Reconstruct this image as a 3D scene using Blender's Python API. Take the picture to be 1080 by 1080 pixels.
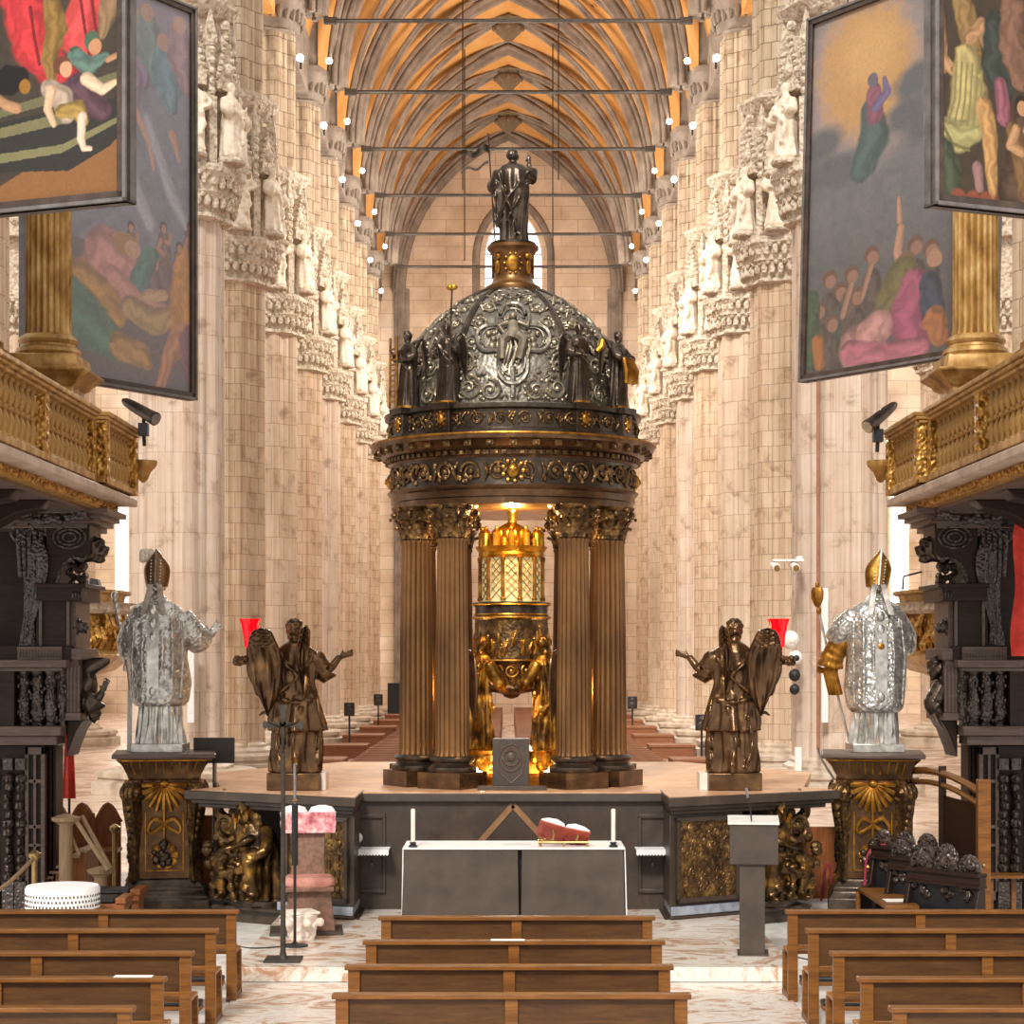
import bpy, math, random
import numpy as np
from mathutils import Vector, Matrix

S = bpy.context.scene
for o in list(bpy.data.objects):
    bpy.data.objects.remove(o)
COL = S.collection
PI = math.pi
F = 2066.0                      # focal length in pixels of a 1080 px frame
EYE = 3.2                       # eye height over the choir floor (z = 0)
rnd = random.Random(7)


# ------------------------------------------------------------------ camera, light, exposure
cam = bpy.data.objects.new('camera', bpy.data.cameras.new('camera'))
COL.objects.link(cam)
cam.location = (0, 0, EYE)
cam.rotation_euler = (PI / 2, 0, 0)
cam.data.sensor_width = 36
cam.data.lens = 36 * F / 1080
cam.data.shift_y = 152 / 1080
cam.data.clip_end = 400
S.camera = cam
S.view_settings.view_transform = 'Standard'
S.view_settings.look = 'None'
S.view_settings.gamma = 1
S.view_settings.use_curve_mapping = False
S.view_settings.exposure = 0.3
S.cycles.use_denoising = True
S.cycles.max_bounces = 6
S.cycles.diffuse_bounces = 4
S.cycles.glossy_bounces = 3
S.cycles.sample_clamp_indirect = 6

w = bpy.data.worlds.new('daylight')
S.world = w
w.use_nodes = True
bg = w.node_tree.nodes['Background']
bg.inputs[0].default_value = (1.0, 0.95, 0.9, 1)
bg.inputs[1].default_value = 0.85


def lamp(name, typ, loc, energy, color, size=.5, rot=None, **kw):
    d = bpy.data.lights.new(name, typ)
    d.energy = energy
    d.color = color
    if typ == 'AREA':
        d.size = size
    elif typ == 'SUN':
        d.angle = size
    else:
        d.shadow_soft_size = size
    for k, v in kw.items():
        setattr(d, k, v)
    o = bpy.data.objects.new(name, d)
    COL.objects.link(o)
    o.location = loc
    if rot:
        o.rotation_euler = rot
    return o


# daylight falling from the high windows behind the camera onto the choir and the nave
lamp('window_light', 'SUN', (0, -5, 40), 2.3, (1.0, .96, .9), .16, (math.radians(52), 0, math.radians(-12)))
NAVE_Y = [55, 64.4, 74.4, 83.8, 93.2, 102.6, 112.0, 121.4]
for k, yy in enumerate(NAVE_Y[2:]):
    for s in (-1, 1):           # the light of the spotlights fixed on the pillars
        lamp('spotlight_light', 'POINT', (s * 5.6 - .0019 * yy, yy - 1.2, EYE + 23.0), 150, (1.0, .94, .87), .4)
    lamp('vault_fill', 'POINT', (-.0019 * yy, yy - 4, EYE + 17), 2200, (1.0, .94, .86), 1.0)  # unseen fill light in mid nave, added to brighten the vault


# ------------------------------------------------------------------ helpers
def X(px, Y): return (px - 540) * Y / F
def Zc(py, Y): return EYE - (py - 692) * Y / F
def W(px, py, Y): return Vector((X(px, Y), Y, Zc(py, Y)))


def C(h):
    h = h.lstrip('#')
    r = []
    for i in (0, 2, 4):
        c = int(h[i:i + 2], 16) / 255
        r.append(c / 12.92 if c <= .04045 else ((c + .055) / 1.055) ** 2.4)
    return (*r, 1)


class NT:
    def __init__(s, name):
        s.m = bpy.data.materials.new(name)
        s.m.use_nodes = True
        s.t = s.m.node_tree
        s.b = s.t.nodes['Principled BSDF']

    def n(s, typ, ins=None, **kw):
        nd = s.t.nodes.new(typ)
        for k, v in kw.items():
            setattr(nd, k, v)
        for k, v in (ins or {}).items():
            if isinstance(v, bpy.types.NodeSocket):
                s.t.links.new(v, nd.inputs[k])
            else:
                nd.inputs[k].default_value = v
        return nd

    def l(s, a, b): s.t.links.new(a, b)

    def ramp(s, fac, stops):
        r = s.n('ShaderNodeValToRGB')
        el = r.color_ramp.elements
        while len(el) < len(stops):
            el.new(.5)
        for e, (p, c) in zip(el, stops):
            e.position = p
            e.color = C(c) if isinstance(c, str) else c
        s.l(fac, r.inputs[0])
        return r.outputs[0]

    def coords(s, stretch=(1, 1, 1), kind='Object'):
        t = s.n('ShaderNodeTexCoord')
        mp = s.n('ShaderNodeMapping')
        mp.inputs['Scale'].default_value = stretch
        s.l(t.outputs[kind], mp.inputs[0])
        return mp.outputs[0]

    def noise(s, vec, scale, detail=5, rough=.55, dist=0):
        nd = s.n('ShaderNodeTexNoise', {'Scale': scale, 'Detail': detail, 'Roughness': rough, 'Distortion': dist})
        s.l(vec, nd.inputs['Vector'])
        return nd.outputs[0]

    def bump(s, h, strength, dist):
        b = s.n('ShaderNodeBump', {'Strength': strength, 'Distance': dist})
        s.l(h, b.inputs['Height'])
        s.l(b.outputs[0], s.b.inputs['Normal'])

    def mix(s, fac, a, b, mode='MIX'):
        m = s.n('ShaderNodeMix', data_type='RGBA', blend_type=mode)
        for sock, v in ((m.inputs[0], fac), (m.inputs[6], a), (m.inputs[7], b)):
            if isinstance(v, bpy.types.NodeSocket):
                s.l(v, sock)
            else:
                sock.default_value = v
        return m.outputs[2]


def surf(name, stops, rough=.5, metal=0., scale=4, stretch=(1, 1, 1), detail=5, dist=0., bump=0., bscale=40, bdist=.01,
         bt='noise', spec=.5, coat=0.):
    n = NT(name)
    v = n.coords(stretch)
    n.l(n.ramp(n.noise(v, scale, detail, .6, dist), stops), n.b.inputs['Base Color'])
    n.b.inputs['Roughness'].default_value = rough
    n.b.inputs['Metallic'].default_value = metal
    n.b.inputs['Specular IOR Level'].default_value = spec
    n.b.inputs['Coat Weight'].default_value = coat
    if bump:
        if bt == 'vor':
            t = n.n('ShaderNodeTexVoronoi', {'Scale': bscale}, feature='SMOOTH_F1')
            n.l(n.coords(), t.inputs['Vector'])
            h = t.outputs['Distance']
        else:
            h = n.noise(n.coords(), bscale, 4, .6, .6)
        n.bump(h, bump, bdist)
    return n.m


def emis(name, col, strength):
    n = NT(name)
    n.b.inputs['Base Color'].default_value = C(col)
    n.b.inputs['Emission Color'].default_value = C(col)
    n.b.inputs['Emission Strength'].default_value = strength
    return n.m


def stone(name, cols, mortar, row=.42, bw=.9, msize=.012, streak=.35, R=1.35):
    """coursed ashlar wrapped round a pillar's own axis"""
    n = NT(name)
    t = n.n('ShaderNodeTexCoord')
    sep = n.n('ShaderNodeSeparateXYZ')
    n.l(t.outputs['Object'], sep.inputs[0])
    at = n.n('ShaderNodeMath', operation='ARCTAN2')
    n.l(sep.outputs[0], at.inputs[0])
    n.l(sep.outputs[1], at.inputs[1])
    mu = n.n('ShaderNodeMath', {1: R}, operation='MULTIPLY')
    n.l(at.outputs[0], mu.inputs[0])
    cb = n.n('ShaderNodeCombineXYZ')
    n.l(mu.outputs[0], cb.inputs[0])
    n.l(sep.outputs[2], cb.inputs[1])
    br = n.n('ShaderNodeTexBrick', {'Scale': 1, 'Brick Width': bw, 'Row Height': row, 'Mortar Size': msize, 'Mortar Smooth': .2,
                                    'Color1': C(cols[0]), 'Color2': C(cols[1]), 'Mortar': C(mortar), 'Bias': 0})
    n.l(cb.outputs[0], br.inputs['Vector'])
    mp = n.n('ShaderNodeMapping')
    mp.inputs['Scale'].default_value = (2.6, .05, 1)
    n.l(cb.outputs[0], mp.inputs[0])
    c2 = n.ramp(n.noise(mp.outputs[0], 1, 3, .7), [(.3, cols[2]), (.5, '#fbf6ee'), (.7, cols[3])])
    m1 = n.mix(streak, br.outputs[0], c2, 'MULTIPLY')
    c3 = n.ramp(n.noise(t.outputs['Object'], 1.6, 6, .65, .4), [(.3, '#b0a093'), (.45, '#f6efe6'), (.7, '#ffffff')])
    m2 = n.mix(.75, m1, c3, 'MULTIPLY')
    n.l(m2, n.b.inputs['Base Color'])
    n.b.inputs['Roughness'].default_value = .75
    n.b.inputs['Specular IOR Level'].default_value = .2
    n.bump(br.outputs['Fac'], -.4, .02)
    return n.m


def wood(name, a, b, rough=.4, stretch=(1, 9, 9), scale=2.2):
    n = NT(name)
    v = n.coords(stretch)
    f = n.noise(v, scale, 7, .65, 1.2)
    n.l(n.ramp(f, [(.25, a), (.75, b)]), n.b.inputs['Base Color'])
    n.b.inputs['Roughness'].default_value = rough
    n.b.inputs['Specular IOR Level'].default_value = .35
    n.bump(f, .15, .004)
    return n.m


M = {}
M['bronze'] = surf('dark bronze', [(.3, '#4a3626'), (.55, '#6b4f36'), (.75, '#927048')], .27, .75, 5, bump=.25, bscale=30)
M['bronze_rough'] = surf('chased bronze', [(.3, '#3c2d20'), (.52, '#6b5032'), (.75, '#b48e52')], .4, .75, 9, bump=.6, bscale=26, bt='vor', bdist=.02)
M['bronze_dark'] = surf('blackened bronze', [(.3, '#3a322b'), (.6, '#5c4f44'), (.85, '#82735f')], .28, .75, 6, bump=.2, bscale=40)
M['dome'] = surf('weathered dome bronze', [(.3, '#6a645b'), (.55, '#8e877b'), (.8, '#b0a796')], .42, .7, 7, bump=.5, bscale=22, bt='vor', bdist=.015)
M['dome_relief'] = surf('dome relief bronze', [(.3, '#7a7060'), (.55, '#a09480'), (.8, '#c4b48c')], .4, .7, 8, bump=.3, bscale=50)
M['gold'] = surf('gilding', [(.3, '#b87a22'), (.55, '#e0a83c'), (.8, '#f2cb6a')], .3, .95, 7, bump=.25, bscale=35)
M['gold_dark'] = surf('half gilded bronze', [(.36, '#4a3218'), (.5, '#8a6028'), (.62, '#d8a040'), (.8, '#edc060')], .3, .85, 5, bump=.2, bscale=30)
M['bronze_gilt'] = surf('bronze with rubbed gilding', [(.34, '#33271c'), (.52, '#5f472b'), (.66, '#a87c3c'), (.8, '#c89a50')], .28, .8, 5, bump=.3, bscale=24)
M['gold_worn'] = surf('worn gilding', [(.3, '#5a3a16'), (.5, '#a8742c'), (.75, '#dba94e')], .38, .85, 6, bump=.35, bscale=30)
M['gilt_wood'] = surf('gilded wood', [(.3, '#7a5426'), (.5, '#b08648'), (.72, '#d6b478')], .42, .35, 5, (1, 1, .5), bump=.15, bscale=30)
M['gilt_carved'] = surf('carved gilded wood', [(.32, '#5c3c14'), (.5, '#b88436'), (.7, '#e6be70')], .36, .55, 14, bump=.8, bscale=24, bt='vor', bdist=.03)
M['column'] = surf('gilded column bronze', [(.3, '#5f4228'), (.5, '#7d5834'), (.75, '#9c7142')], .34, .65, 2, (1, 1, .5), bump=.1, bscale=20)
M['silver'] = surf('embossed silver', [(.3, '#8d8a86'), (.55, '#c9c6c0'), (.8, '#f2efe8')], .34, .75, 9, bump=.75, bscale=24, bt='vor', bdist=.03)
M['silver_smooth'] = surf('smooth silver', [(.3, '#a09c96'), (.7, '#e2ded6')], .3, .8, 8, bump=.2, bscale=30)
M['stone_a'] = stone('pale pink marble ashlar', ('#dacdc2', '#d0bfb2', '#d0b3a0', '#c2beba'), '#b8a597', 1.1, .55, .01, .8)
M['stone_b'] = stone('warm coursed ashlar', ('#dac8b4', '#cdb8a2', '#c4a68c', '#cfc8be'), '#a39381', .5, .42, .012, .9)
M['stone_c'] = stone('long pale ashlar', ('#dccdbd', '#d0beac', '#cbae95', '#c9c1b6'), '#ae9b88', .85, .6, .014, .75)
M['stone_up'] = stone('upper shaft ashlar', ('#cdbfac', '#bcab96', '#bfae9a', '#b0a191'), '#8c7d6c', .55, .5, .02, .7)
M['carved'] = surf('carved white marble', [(.3, '#a08c74'), (.5, '#d0c0ab'), (.75, '#e8dccb')], .7, 0, 6, bump=.7, bscale=9, bt='vor', bdist=.12, spec=.2)
M['statue'] = surf('white marble statue', [(.3, '#cdb89c'), (.6, '#efe2cf')], .65, 0, 5, bump=.2, bscale=14, spec=.3)
M['rib'] = surf('grey rib stone', [(.3, '#75685c'), (.5, '#8f8174'), (.75, '#a89a8c')], .8, 0, 1.2, bump=.1, bscale=4, spec=.2)
M['rib_dark'] = surf('dark rib stone', [(.3, '#6c5c49'), (.7, '#93816a')], .8, 0, 1.2, spec=.2)
M['iron'] = surf('dark iron', [(.3, '#38322c'), (.7, '#544c43')], .6, .5, 8)
M['black'] = surf('matt black', [(.3, '#121214'), (.7, '#222226')], .5, 0, 12)
M['dark_stone'] = surf('dark slate stone', [(.3, '#3d332b'), (.55, '#4b4037'), (.8, '#594d42')], .5, 0, 3, bump=.08, bscale=60)
M['parapet'] = surf('dark parapet marble', [(.3, '#362b24'), (.55, '#46392f'), (.8, '#57483b')], .42, 0, 2.5, dist=1.0)
M['inlay'] = surf('brown inlay', [(.3, '#7a5638'), (.7, '#96704c')], .45, 0, 8)
M['white_stone'] = surf('white marble', [(.3, '#c9c4bd'), (.6, '#eeeae4')], .4, 0, 4, dist=1)
M['grey_stone'] = surf('grey marble', [(.3, '#6f7684'), (.6, '#a3a8b2')], .4, 0, 4, dist=1)
M['capital_frag'] = surf('cream marble', [(.3, '#dccab8'), (.7, '#f3e8dc')], .6, 0, 6)
M['platform_top'] = surf('terracotta marble', [(.3, '#b98460'), (.55, '#dfb18a'), (.8, '#f0d2b4')], .32, 0, 2, dist=1)
M['pew'] = wood('polished pew oak', '#54300f', '#94602b', .38)
M['pew_panel'] = wood('dark pew panel', '#3c2412', '#66431f', .42)
M['pew_seat'] = wood('honey pew seat', '#8a5220', '#c08440', .35)
M['nave_pew'] = wood('nave pew wood', '#6b3f28', '#a06c4a', .45)
M['stall'] = wood('dark walnut', '#1c110d', '#38251d', .42)
M['stall'].node_tree.nodes['Principled BSDF'].inputs['Specular IOR Level'].default_value = .22
M['stall_carved'] = surf('carved dark walnut', [(.3, '#1b130f'), (.55, '#3f3029'), (.8, '#6e5f56')], .34, 0, 12, bump=.9, bscale=26, bt='vor', bdist=.03, spec=.7)
M['walnut_grey'] = wood('worn walnut moulding', '#44352d', '#74625a', .42)
M['brown_panel'] = wood('orange brown panelling', '#6d3a1a', '#a3663a', .42, (9, 9, 1))
M['linen'] = surf('white linen', [(.3, '#e9e8e6'), (.7, '#fbfaf8')], .8, 0, 8, bump=.1, bscale=60)
M['pink_fabric'] = surf('pink brocade', [(.3, '#9d4450'), (.5, '#d98a90'), (.7, '#f2d8d4')], .7, 0, 14)
M['cushion'] = surf('salmon leather', [(.3, '#b4705f'), (.7, '#dba696')], .4, 0, 6)
M['brown_leather'] = surf('brown leather', [(.3, '#5c4030'), (.6, '#866350')], .5, 0, 16)
M['red_cloth'] = surf('scarlet cloth', [(.3, '#b01c16'), (.7, '#e8483a')], .7, 0, 5)
M['magenta_cloth'] = surf('crimson cloth', [(.3, '#7a1440'), (.6, '#c23a4a'), (.8, '#e0604c')], .7, 0, 2)
M['brass'] = surf('brass', [(.3, '#8c7040'), (.7, '#cdb078')], .35, .8, 6)
M['steel'] = surf('steel', [(.3, '#8c8c90'), (.7, '#bdbdc2')], .35, .8, 6)
M['paper'] = surf('book pages', [(.3, '#e9dfd2'), (.7, '#fbf6ee')], .8, 0, 12)
M['book_red'] = surf('red book cover', [(.3, '#8e2418'), (.7, '#c4553c')], .5, 0, 8)
M['wax'] = surf('cream wax', [(.3, '#d8d0bf'), (.7, '#ece5d6')], .5, 0, 6)
M['white_box'] = surf('white painted metal', [(.3, '#d8d4ce'), (.7, '#efece6')], .5, 0, 6)
M['screen'] = surf('dark display back', [(.3, '#2f2724'), (.7, '#3d3430')], .45, 0, 5)
M['frame'] = surf('dark picture frame', [(.3, '#33261f'), (.7, '#564439')], .42, 0, 6)
M['frame_edge'] = surf('grey frame edge', [(.3, '#5c5654'), (.7, '#7d7673')], .45, 0, 6)
M['lampglow'] = emis('spotlight lens', '#fff6e6', 90)
M['window_glow'] = None
M['base_stone'] = surf('warm base stone', [(.3, '#9c8872'), (.6, '#cdbca8')], .5, 0, 1.5)


def _glass():
    n = NT('daylit stained glass')
    v = n.coords((1, 1, 1))
    t = n.n('ShaderNodeTexVoronoi', {'Scale': 2.2})
    n.l(v, t.inputs['Vector'])
    c = n.ramp(n.noise(v, .8, 3), [(.3, '#b8a0d8'), (.45, '#f4f6ff'), (.6, '#ffffff'), (.72, '#9fc6e8')])
    c2 = n.mix(.12, c, t.outputs['Color'])
    n.l(c2, n.b.inputs['Emission Color'])
    n.l(c2, n.b.inputs['Base Color'])
    n.b.inputs['Emission Strength'].default_value = 2.2
    return n.m


def _redglass():
    n = NT('red votive glass')
    n.b.inputs['Base Color'].default_value = C('#d8081c')
    n.b.inputs['Roughness'].default_value = .15
    n.b.inputs['Transmission Weight'].default_value = .55
    n.b.inputs['Emission Color'].default_value = C('#f00a20')
    n.b.inputs['Emission Strength'].default_value = .4
    return n.m


def _marble_floor():
    n = NT('veined choir marble')
    v = n.coords((.8, 1.0, 1))
    a = n.noise(v, 1.3, 10, .68, 1.8)
    c = n.ramp(a, [(.3, '#6e6a66'), (.4, '#c9a487'), (.47, '#f1ebe2'), (.54, '#e3d6c8'), (.6, '#b98a66'), (.68, '#efe8df'), (.8, '#9b9289')])
    n.l(c, n.b.inputs['Base Color'])
    n.b.inputs['Roughness'].default_value = .22
    return n.m


def _vault():
    n = NT('ochre painted vault')
    v = n.coords()
    a = n.noise(v, .5, 8, .65, .5)
    c = n.ramp(a, [(.25, '#bf8448'), (.45, '#d69c5a'), (.7, '#dfae70')])
    b = n.noise(v, .9, 3, .5)
    hole = n.ramp(b, [(.22, '#6e4a28'), (.26, '#ffffff')])
    n.l(n.mix(1, c, hole, 'MULTIPLY'), n.b.inputs['Base Color'])
    n.b.inputs['Roughness'].default_value = .9
    n.b.inputs['Specular IOR Level'].default_value = .1
    return n.m


def _ashlar(name, c1, c2, mort, bw, rh, axis='xz'):
    n = NT(name)
    t = n.n('ShaderNodeTexCoord')
    sep = n.n('ShaderNodeSeparateXYZ')
    n.l(t.outputs['Object'], sep.inputs[0])
    cb = n.n('ShaderNodeCombineXYZ')
    n.l(sep.outputs['XYZ'.index(axis[0].upper())], cb.inputs[0])
    n.l(sep.outputs['XYZ'.index(axis[1].upper())], cb.inputs[1])
    br = n.n('ShaderNodeTexBrick', {'Scale': 1, 'Brick Width': bw, 'Row Height': rh, 'Mortar Size': .02, 'Color1': C(c1), 'Color2': C(c2), 'Mortar': C(mort)})
    n.l(cb.outputs[0], br.inputs['Vector'])
    c3 = n.ramp(n.noise(t.outputs['Object'], .4, 6, .6), [(.3, '#c0b0a4'), (.6, '#ffffff')])
    n.l(n.mix(.7, br.outputs[0], c3, 'MULTIPLY'), n.b.inputs['Base Color'])
    n.b.inputs['Roughness'].default_value = .8
    n.b.inputs['Specular IOR Level'].default_value = .15
    return n.m


def _paint():
    n = NT('oil paint on canvas')
    a = n.n('ShaderNodeVertexColor', layer_name='paint')
    v = n.coords((6, 6, 6))
    f = n.noise(v, 2.5, 8, .7, 1.5)
    g = n.ramp(f, [(.3, '#a8a8a8'), (.65, '#ffffff')])
    n.l(n.mix(.35, a.outputs[0], g, 'MULTIPLY'), n.b.inputs['Base Color'])
    n.b.inputs['Roughness'].default_value = .5
    n.b.inputs['Specular IOR Level'].default_value = .3
    return n.m


M['window_glow'] = _glass()
M['red_glass'] = _redglass()
M['marble_floor'] = _marble_floor()
M['vault'] = _vault()
M['facade'] = _ashlar('facade ashlar', '#e8d3bb', '#dcc2a4', '#b8a088', 2.2, .9)
M['paint'] = _paint()
M['nave_floor'] = surf('nave marble floor', [(.35, '#8a6a5c'), (.5, '#c2a590'), (.7, '#e4d3c2')], .25, 0, .6, dist=1.5)
M['bulb'] = emis('votive flame', '#ffd8a0', 12)
M['gold_glass'] = emis('candlelit lattice glass', '#d8c890', .35)


class MB:
    """collects closed shapes; build() links them as ONE mesh object"""
    def __init__(s, mir=False):
        s.v, s.f, s.mir = [], [], mir

    def add(s, vs, fs, mat=None):
        o = len(s.v)
        if mat is not None:
            vs = [mat @ Vector(p) for p in vs]
        s.v.extend([tuple(p) for p in vs])
        s.f.extend([tuple(i + o for i in q) for q in fs])
        return s

    def merge(s, other, mat=None):
        return s.add(other.v, other.f, mat)

    def box(s, x0, y0, z0, x1, y1, z1, mat=None):
        vs = [(x, y, z) for z in (z0, z1) for y in (y0, y1) for x in (x0, x1)]
        return s.add(vs, [(0, 2, 3, 1), (4, 5, 7, 6), (0, 1, 5, 4), (2, 6, 7, 3), (0, 4, 6, 2), (1, 3, 7, 5)], mat)

    def loft(s, rings, caps=True, mat=None, loop=False):
        n = len(rings[0])
        vs = [p for r in rings for p in r]
        fs = []
        R = len(rings)
        for i in range(R if loop else R - 1):
            a, b = i * n, ((i + 1) % R) * n
            for j in range(n):
                k = (j + 1) % n
                fs.append((a + j, a + k, b + k, b + j))
        if caps and not loop:
            fs.append(tuple(range(n))[::-1])
            fs.append(tuple(range((R - 1) * n, R * n)))
        return s.add(vs, fs, mat)

    def lathe(s, prof, n=32, c=(0, 0, 0), fn=None, mat=None, sx=1, sy=1):
        rings = []
        for i, (r, z) in enumerate(prof):
            ring = []
            for j in range(n):
                a = 2 * PI * j / n
                k = r * (fn(a, i) if fn else 1)
                ring.append((c[0] + k * math.cos(a) * sx, c[1] + k * math.sin(a) * sy, c[2] + z))
            rings.append(ring)
        return s.loft(rings, True, mat)

    def tube(s, pts, r, n=8, mat=None, flat=1.0):
        pts = [Vector(p) for p in pts]
        rs = r if isinstance(r, (list, tuple)) else [r] * len(pts)
        rings = []
        t0 = (pts[1] - pts[0]).normalized()
        u = t0.orthogonal().normalized()
        for i, p in enumerate(pts):
            t = ((pts[min(i + 1, len(pts) - 1)] - pts[max(i - 1, 0)])).normalized()
            u = (u - t * u.dot(t))
            u = u.normalized() if u.length > 1e-6 else t.orthogonal().normalized()
            v = t.cross(u)
            rings.append([p + u * (rs[i] * math.cos(2 * PI * j / n)) + v * (rs[i] * flat * math.sin(2 * PI * j / n)) for j in range(n)])
        return s.loft(rings, True, mat)

    def ball(s, c, r, n=12, mat=None):
        if not isinstance(r, (list, tuple)):
            r = (r, r, r)
        k = max(4, n // 2 + 1)
        rings = []
        for i in range(1, k):
            ph = PI * i / k
            rings.append([(c[0] + r[0] * math.sin(ph) * math.cos(2 * PI * j / n), c[1] + r[1] * math.sin(ph) * math.sin(2 * PI * j / n),
                           c[2] - r[2] * math.cos(ph)) for j in range(n)])
        o = len(rings) * n
        vs = [p for q in rings for p in q] + [(c[0], c[1], c[2] - r[2]), (c[0], c[1], c[2] + r[2])]
        fs = []
        for i in range(len(rings) - 1):
            for j in range(n):
                kx = (j + 1) % n
                fs.append((i * n + j, i * n + kx, (i + 1) * n + kx, (i + 1) * n + j))
        for j in range(n):
            kx = (j + 1) % n
            fs.append((o, kx, j))
            fs.append((o + 1, (len(rings) - 1) * n + j, (len(rings) - 1) * n + kx))
        return s.add(vs, fs, mat)

    def prism(s, poly, d0, d1, axis='y', mat=None):
        """a 2D outline (x,z) extruded along y; axis 'x': outline (y,z); axis 'z': outline (x,y)"""
        n = len(poly)
        def pt(p, d):
            return (p[0], d, p[1]) if axis == 'y' else (d, p[0], p[1]) if axis == 'x' else (p[0], p[1], d)
        vs = [pt(p, d0) for p in poly] + [pt(p, d1) for p in poly]
        fs = [tuple(range(n)), tuple(range(2 * n - 1, n - 1, -1))]
        for j in range(n):
            k = (j + 1) % n
            fs.append((j, j + n, k + n, k))
        return s.add(vs, fs, mat)

    def spiral(s, c, u, v, R, turns=1.6, r=.02, n=22, hand=1, a0=0.):
        """a scroll lying in the plane spanned by u and v"""
        pts, rs = [], []
        for i in range(n):
            t = i / (n - 1)
            a = a0 + hand * 2 * PI * turns * t
            k = R * (1 - t) ** .8 + R * .08
            pts.append(Vector(c) + Vector(u) * (k * math.cos(a)) + Vector(v) * (k * math.sin(a)))
            rs.append(r * (1 - .45 * t))
        s.tube(pts, rs, 6)
        s.ball(pts[-1], r * 1.5, 6)
        return s

    def mesh(s, name, recalc=True, angle=38):
        me = bpy.data.meshes.new(name)
        vs = [(-x, y, z) for x, y, z in s.v] if s.mir else s.v
        fs = [q[::-1] for q in s.f] if s.mir else s.f
        me.from_pydata(vs, [], fs)
        if recalc:
            import bmesh
            bm = bmesh.new()
            bm.from_mesh(me)
            bmesh.ops.recalc_face_normals(bm, faces=bm.faces)
            bm.to_mesh(me)
            bm.free()
        if angle:
            for p in me.polygons:
                p.use_smooth = True
            me.set_sharp_from_angle(angle=math.radians(angle))
        return me

    def build(s, name, mat, parent=None, bevel=0, loc=None, angle=38):
        me = s.mesh(name, angle=angle)
        me.materials.append(mat)
        o = bpy.data.objects.new(name, me)
        COL.objects.link(o)
        if parent is not None:
            o.parent = parent
        if loc is not None:
            o.location = loc
        if bevel:
            b = o.modifiers.new('bevel', 'BEVEL')
            b.width = bevel
            b.segments = 2
            b.limit_method = 'ANGLE'
        return o

    def sculpt(s, name, mat, parent=None, vox=.02, smooth=3, loc=None):
        """fuses the overlapping shapes into one continuous surface"""
        me = s.mesh(name, angle=0)
        t = bpy.data.objects.new('t', me)
        COL.objects.link(t)
        r = t.modifiers.new('r', 'REMESH')
        r.mode = 'VOXEL'
        r.voxel_size = vox
        if smooth:
            k = t.modifiers.new('s', 'SMOOTH')
            k.factor = .5
            k.iterations = smooth
        dg = bpy.context.evaluated_depsgraph_get()
        m2 = bpy.data.meshes.new_from_object(t.evaluated_get(dg))
        bpy.data.objects.remove(t)
        bpy.data.meshes.remove(me)
        m2.name = name
        m2.materials.clear()
        m2.materials.append(mat)
        for p in m2.polygons:
            p.use_smooth = True
        o = bpy.data.objects.new(name, m2)
        COL.objects.link(o)
        if parent is not None:
            o.parent = parent
        if loc is not None:
            o.location = loc
        return o


def tag(o, label, cat, group=None):
    o['label'] = label
    o['category'] = cat
    if group:
        o['group'] = group
    return o


def thing(name, label, cat, loc=(0, 0, 0), rz=0., group=None):
    o = bpy.data.objects.new(name, None)
    COL.objects.link(o)
    o.location = loc
    o.rotation_euler = (0, 0, rz)
    o.empty_display_size = .1
    return tag(o, label, cat, group)


def struct(name, mb, mat, loc=None, angle=38, parent=None, bevel=0):
    o = mb.build(name, mat, parent, bevel, loc, angle)
    if parent is None:
        o['kind'] = 'structure'
    return o


KIDS = {}
def dup(root, loc, rz=None, label=None):
    """a copy of a thing with copies of its parts and sub-parts"""
    r = root.copy()
    COL.objects.link(r)
    r.location = loc
    if rz is not None:
        r.rotation_euler = (0, 0, rz)
    if label:
        r['label'] = label
    if root.name not in KIDS:
        KIDS[root.name] = [(c, list(c.children)) for c in root.children]
    for c, gs in KIDS[root.name]:
        d = c.copy()
        COL.objects.link(d)
        d.parent = r
        for g in gs:
            e = g.copy()
            COL.objects.link(e)
            e.parent = d
    return r


def lerp(a, b, t): return a + (b - a) * t


def curve(pts, n):
    """smooth polyline through control points (Catmull-Rom)"""
    P = [Vector(p) for p in pts]
    P = [P[0]] + P + [P[-1]]
    out = []
    seg = len(P) - 3
    for i in range(n):
        t = i / (n - 1) * seg
        k = min(int(t), seg - 1)
        u = t - k
        a, b, c, d = P[k:k + 4]
        out.append(.5 * ((2 * b) + (c - a) * u + (2 * a - 5 * b + 4 * c - d) * u * u + (3 * b - a - 3 * c + d) * u ** 3))
    return out


# ------------------------------------------------------------------ sculpture kit (lengths in metres, figure faces -y)
def robe(m, lv, nf=9, amp=.1, seed=0, rings=30, seg=60, mat=None):
    """draped body: levels (z, rx, ry, cx, cy, fold)"""
    r = random.Random(seed)
    p1, p2, p3 = r.random() * 6, r.random() * 6, r.random() * 6
    rs = []
    for i in range(rings):
        t = i / (rings - 1) * (len(lv) - 1)
        k = min(int(t), len(lv) - 2)
        u = t - k
        u = u * u * (3 - 2 * u) * .5 + u * .5
        z, rx, ry, cx, cy, fd = [lerp(lv[k][q], lv[k + 1][q], u) for q in range(6)]
        ring = []
        for j in range(seg):
            a = 2 * PI * j / seg
            g = .55 * math.sin(nf * a + p1 + z * 2.2) + .35 * math.sin((nf * 2 - 1) * a + p2 - z * 3) + .35 * math.sin((nf // 2) * a + p3 + z * 5)
            q = 1 + amp * fd * g
            ring.append((cx + rx * q * math.cos(a), cy + ry * q * math.sin(a), z))
        rs.append(ring)
    return m.loft(rs, True, mat)


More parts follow.
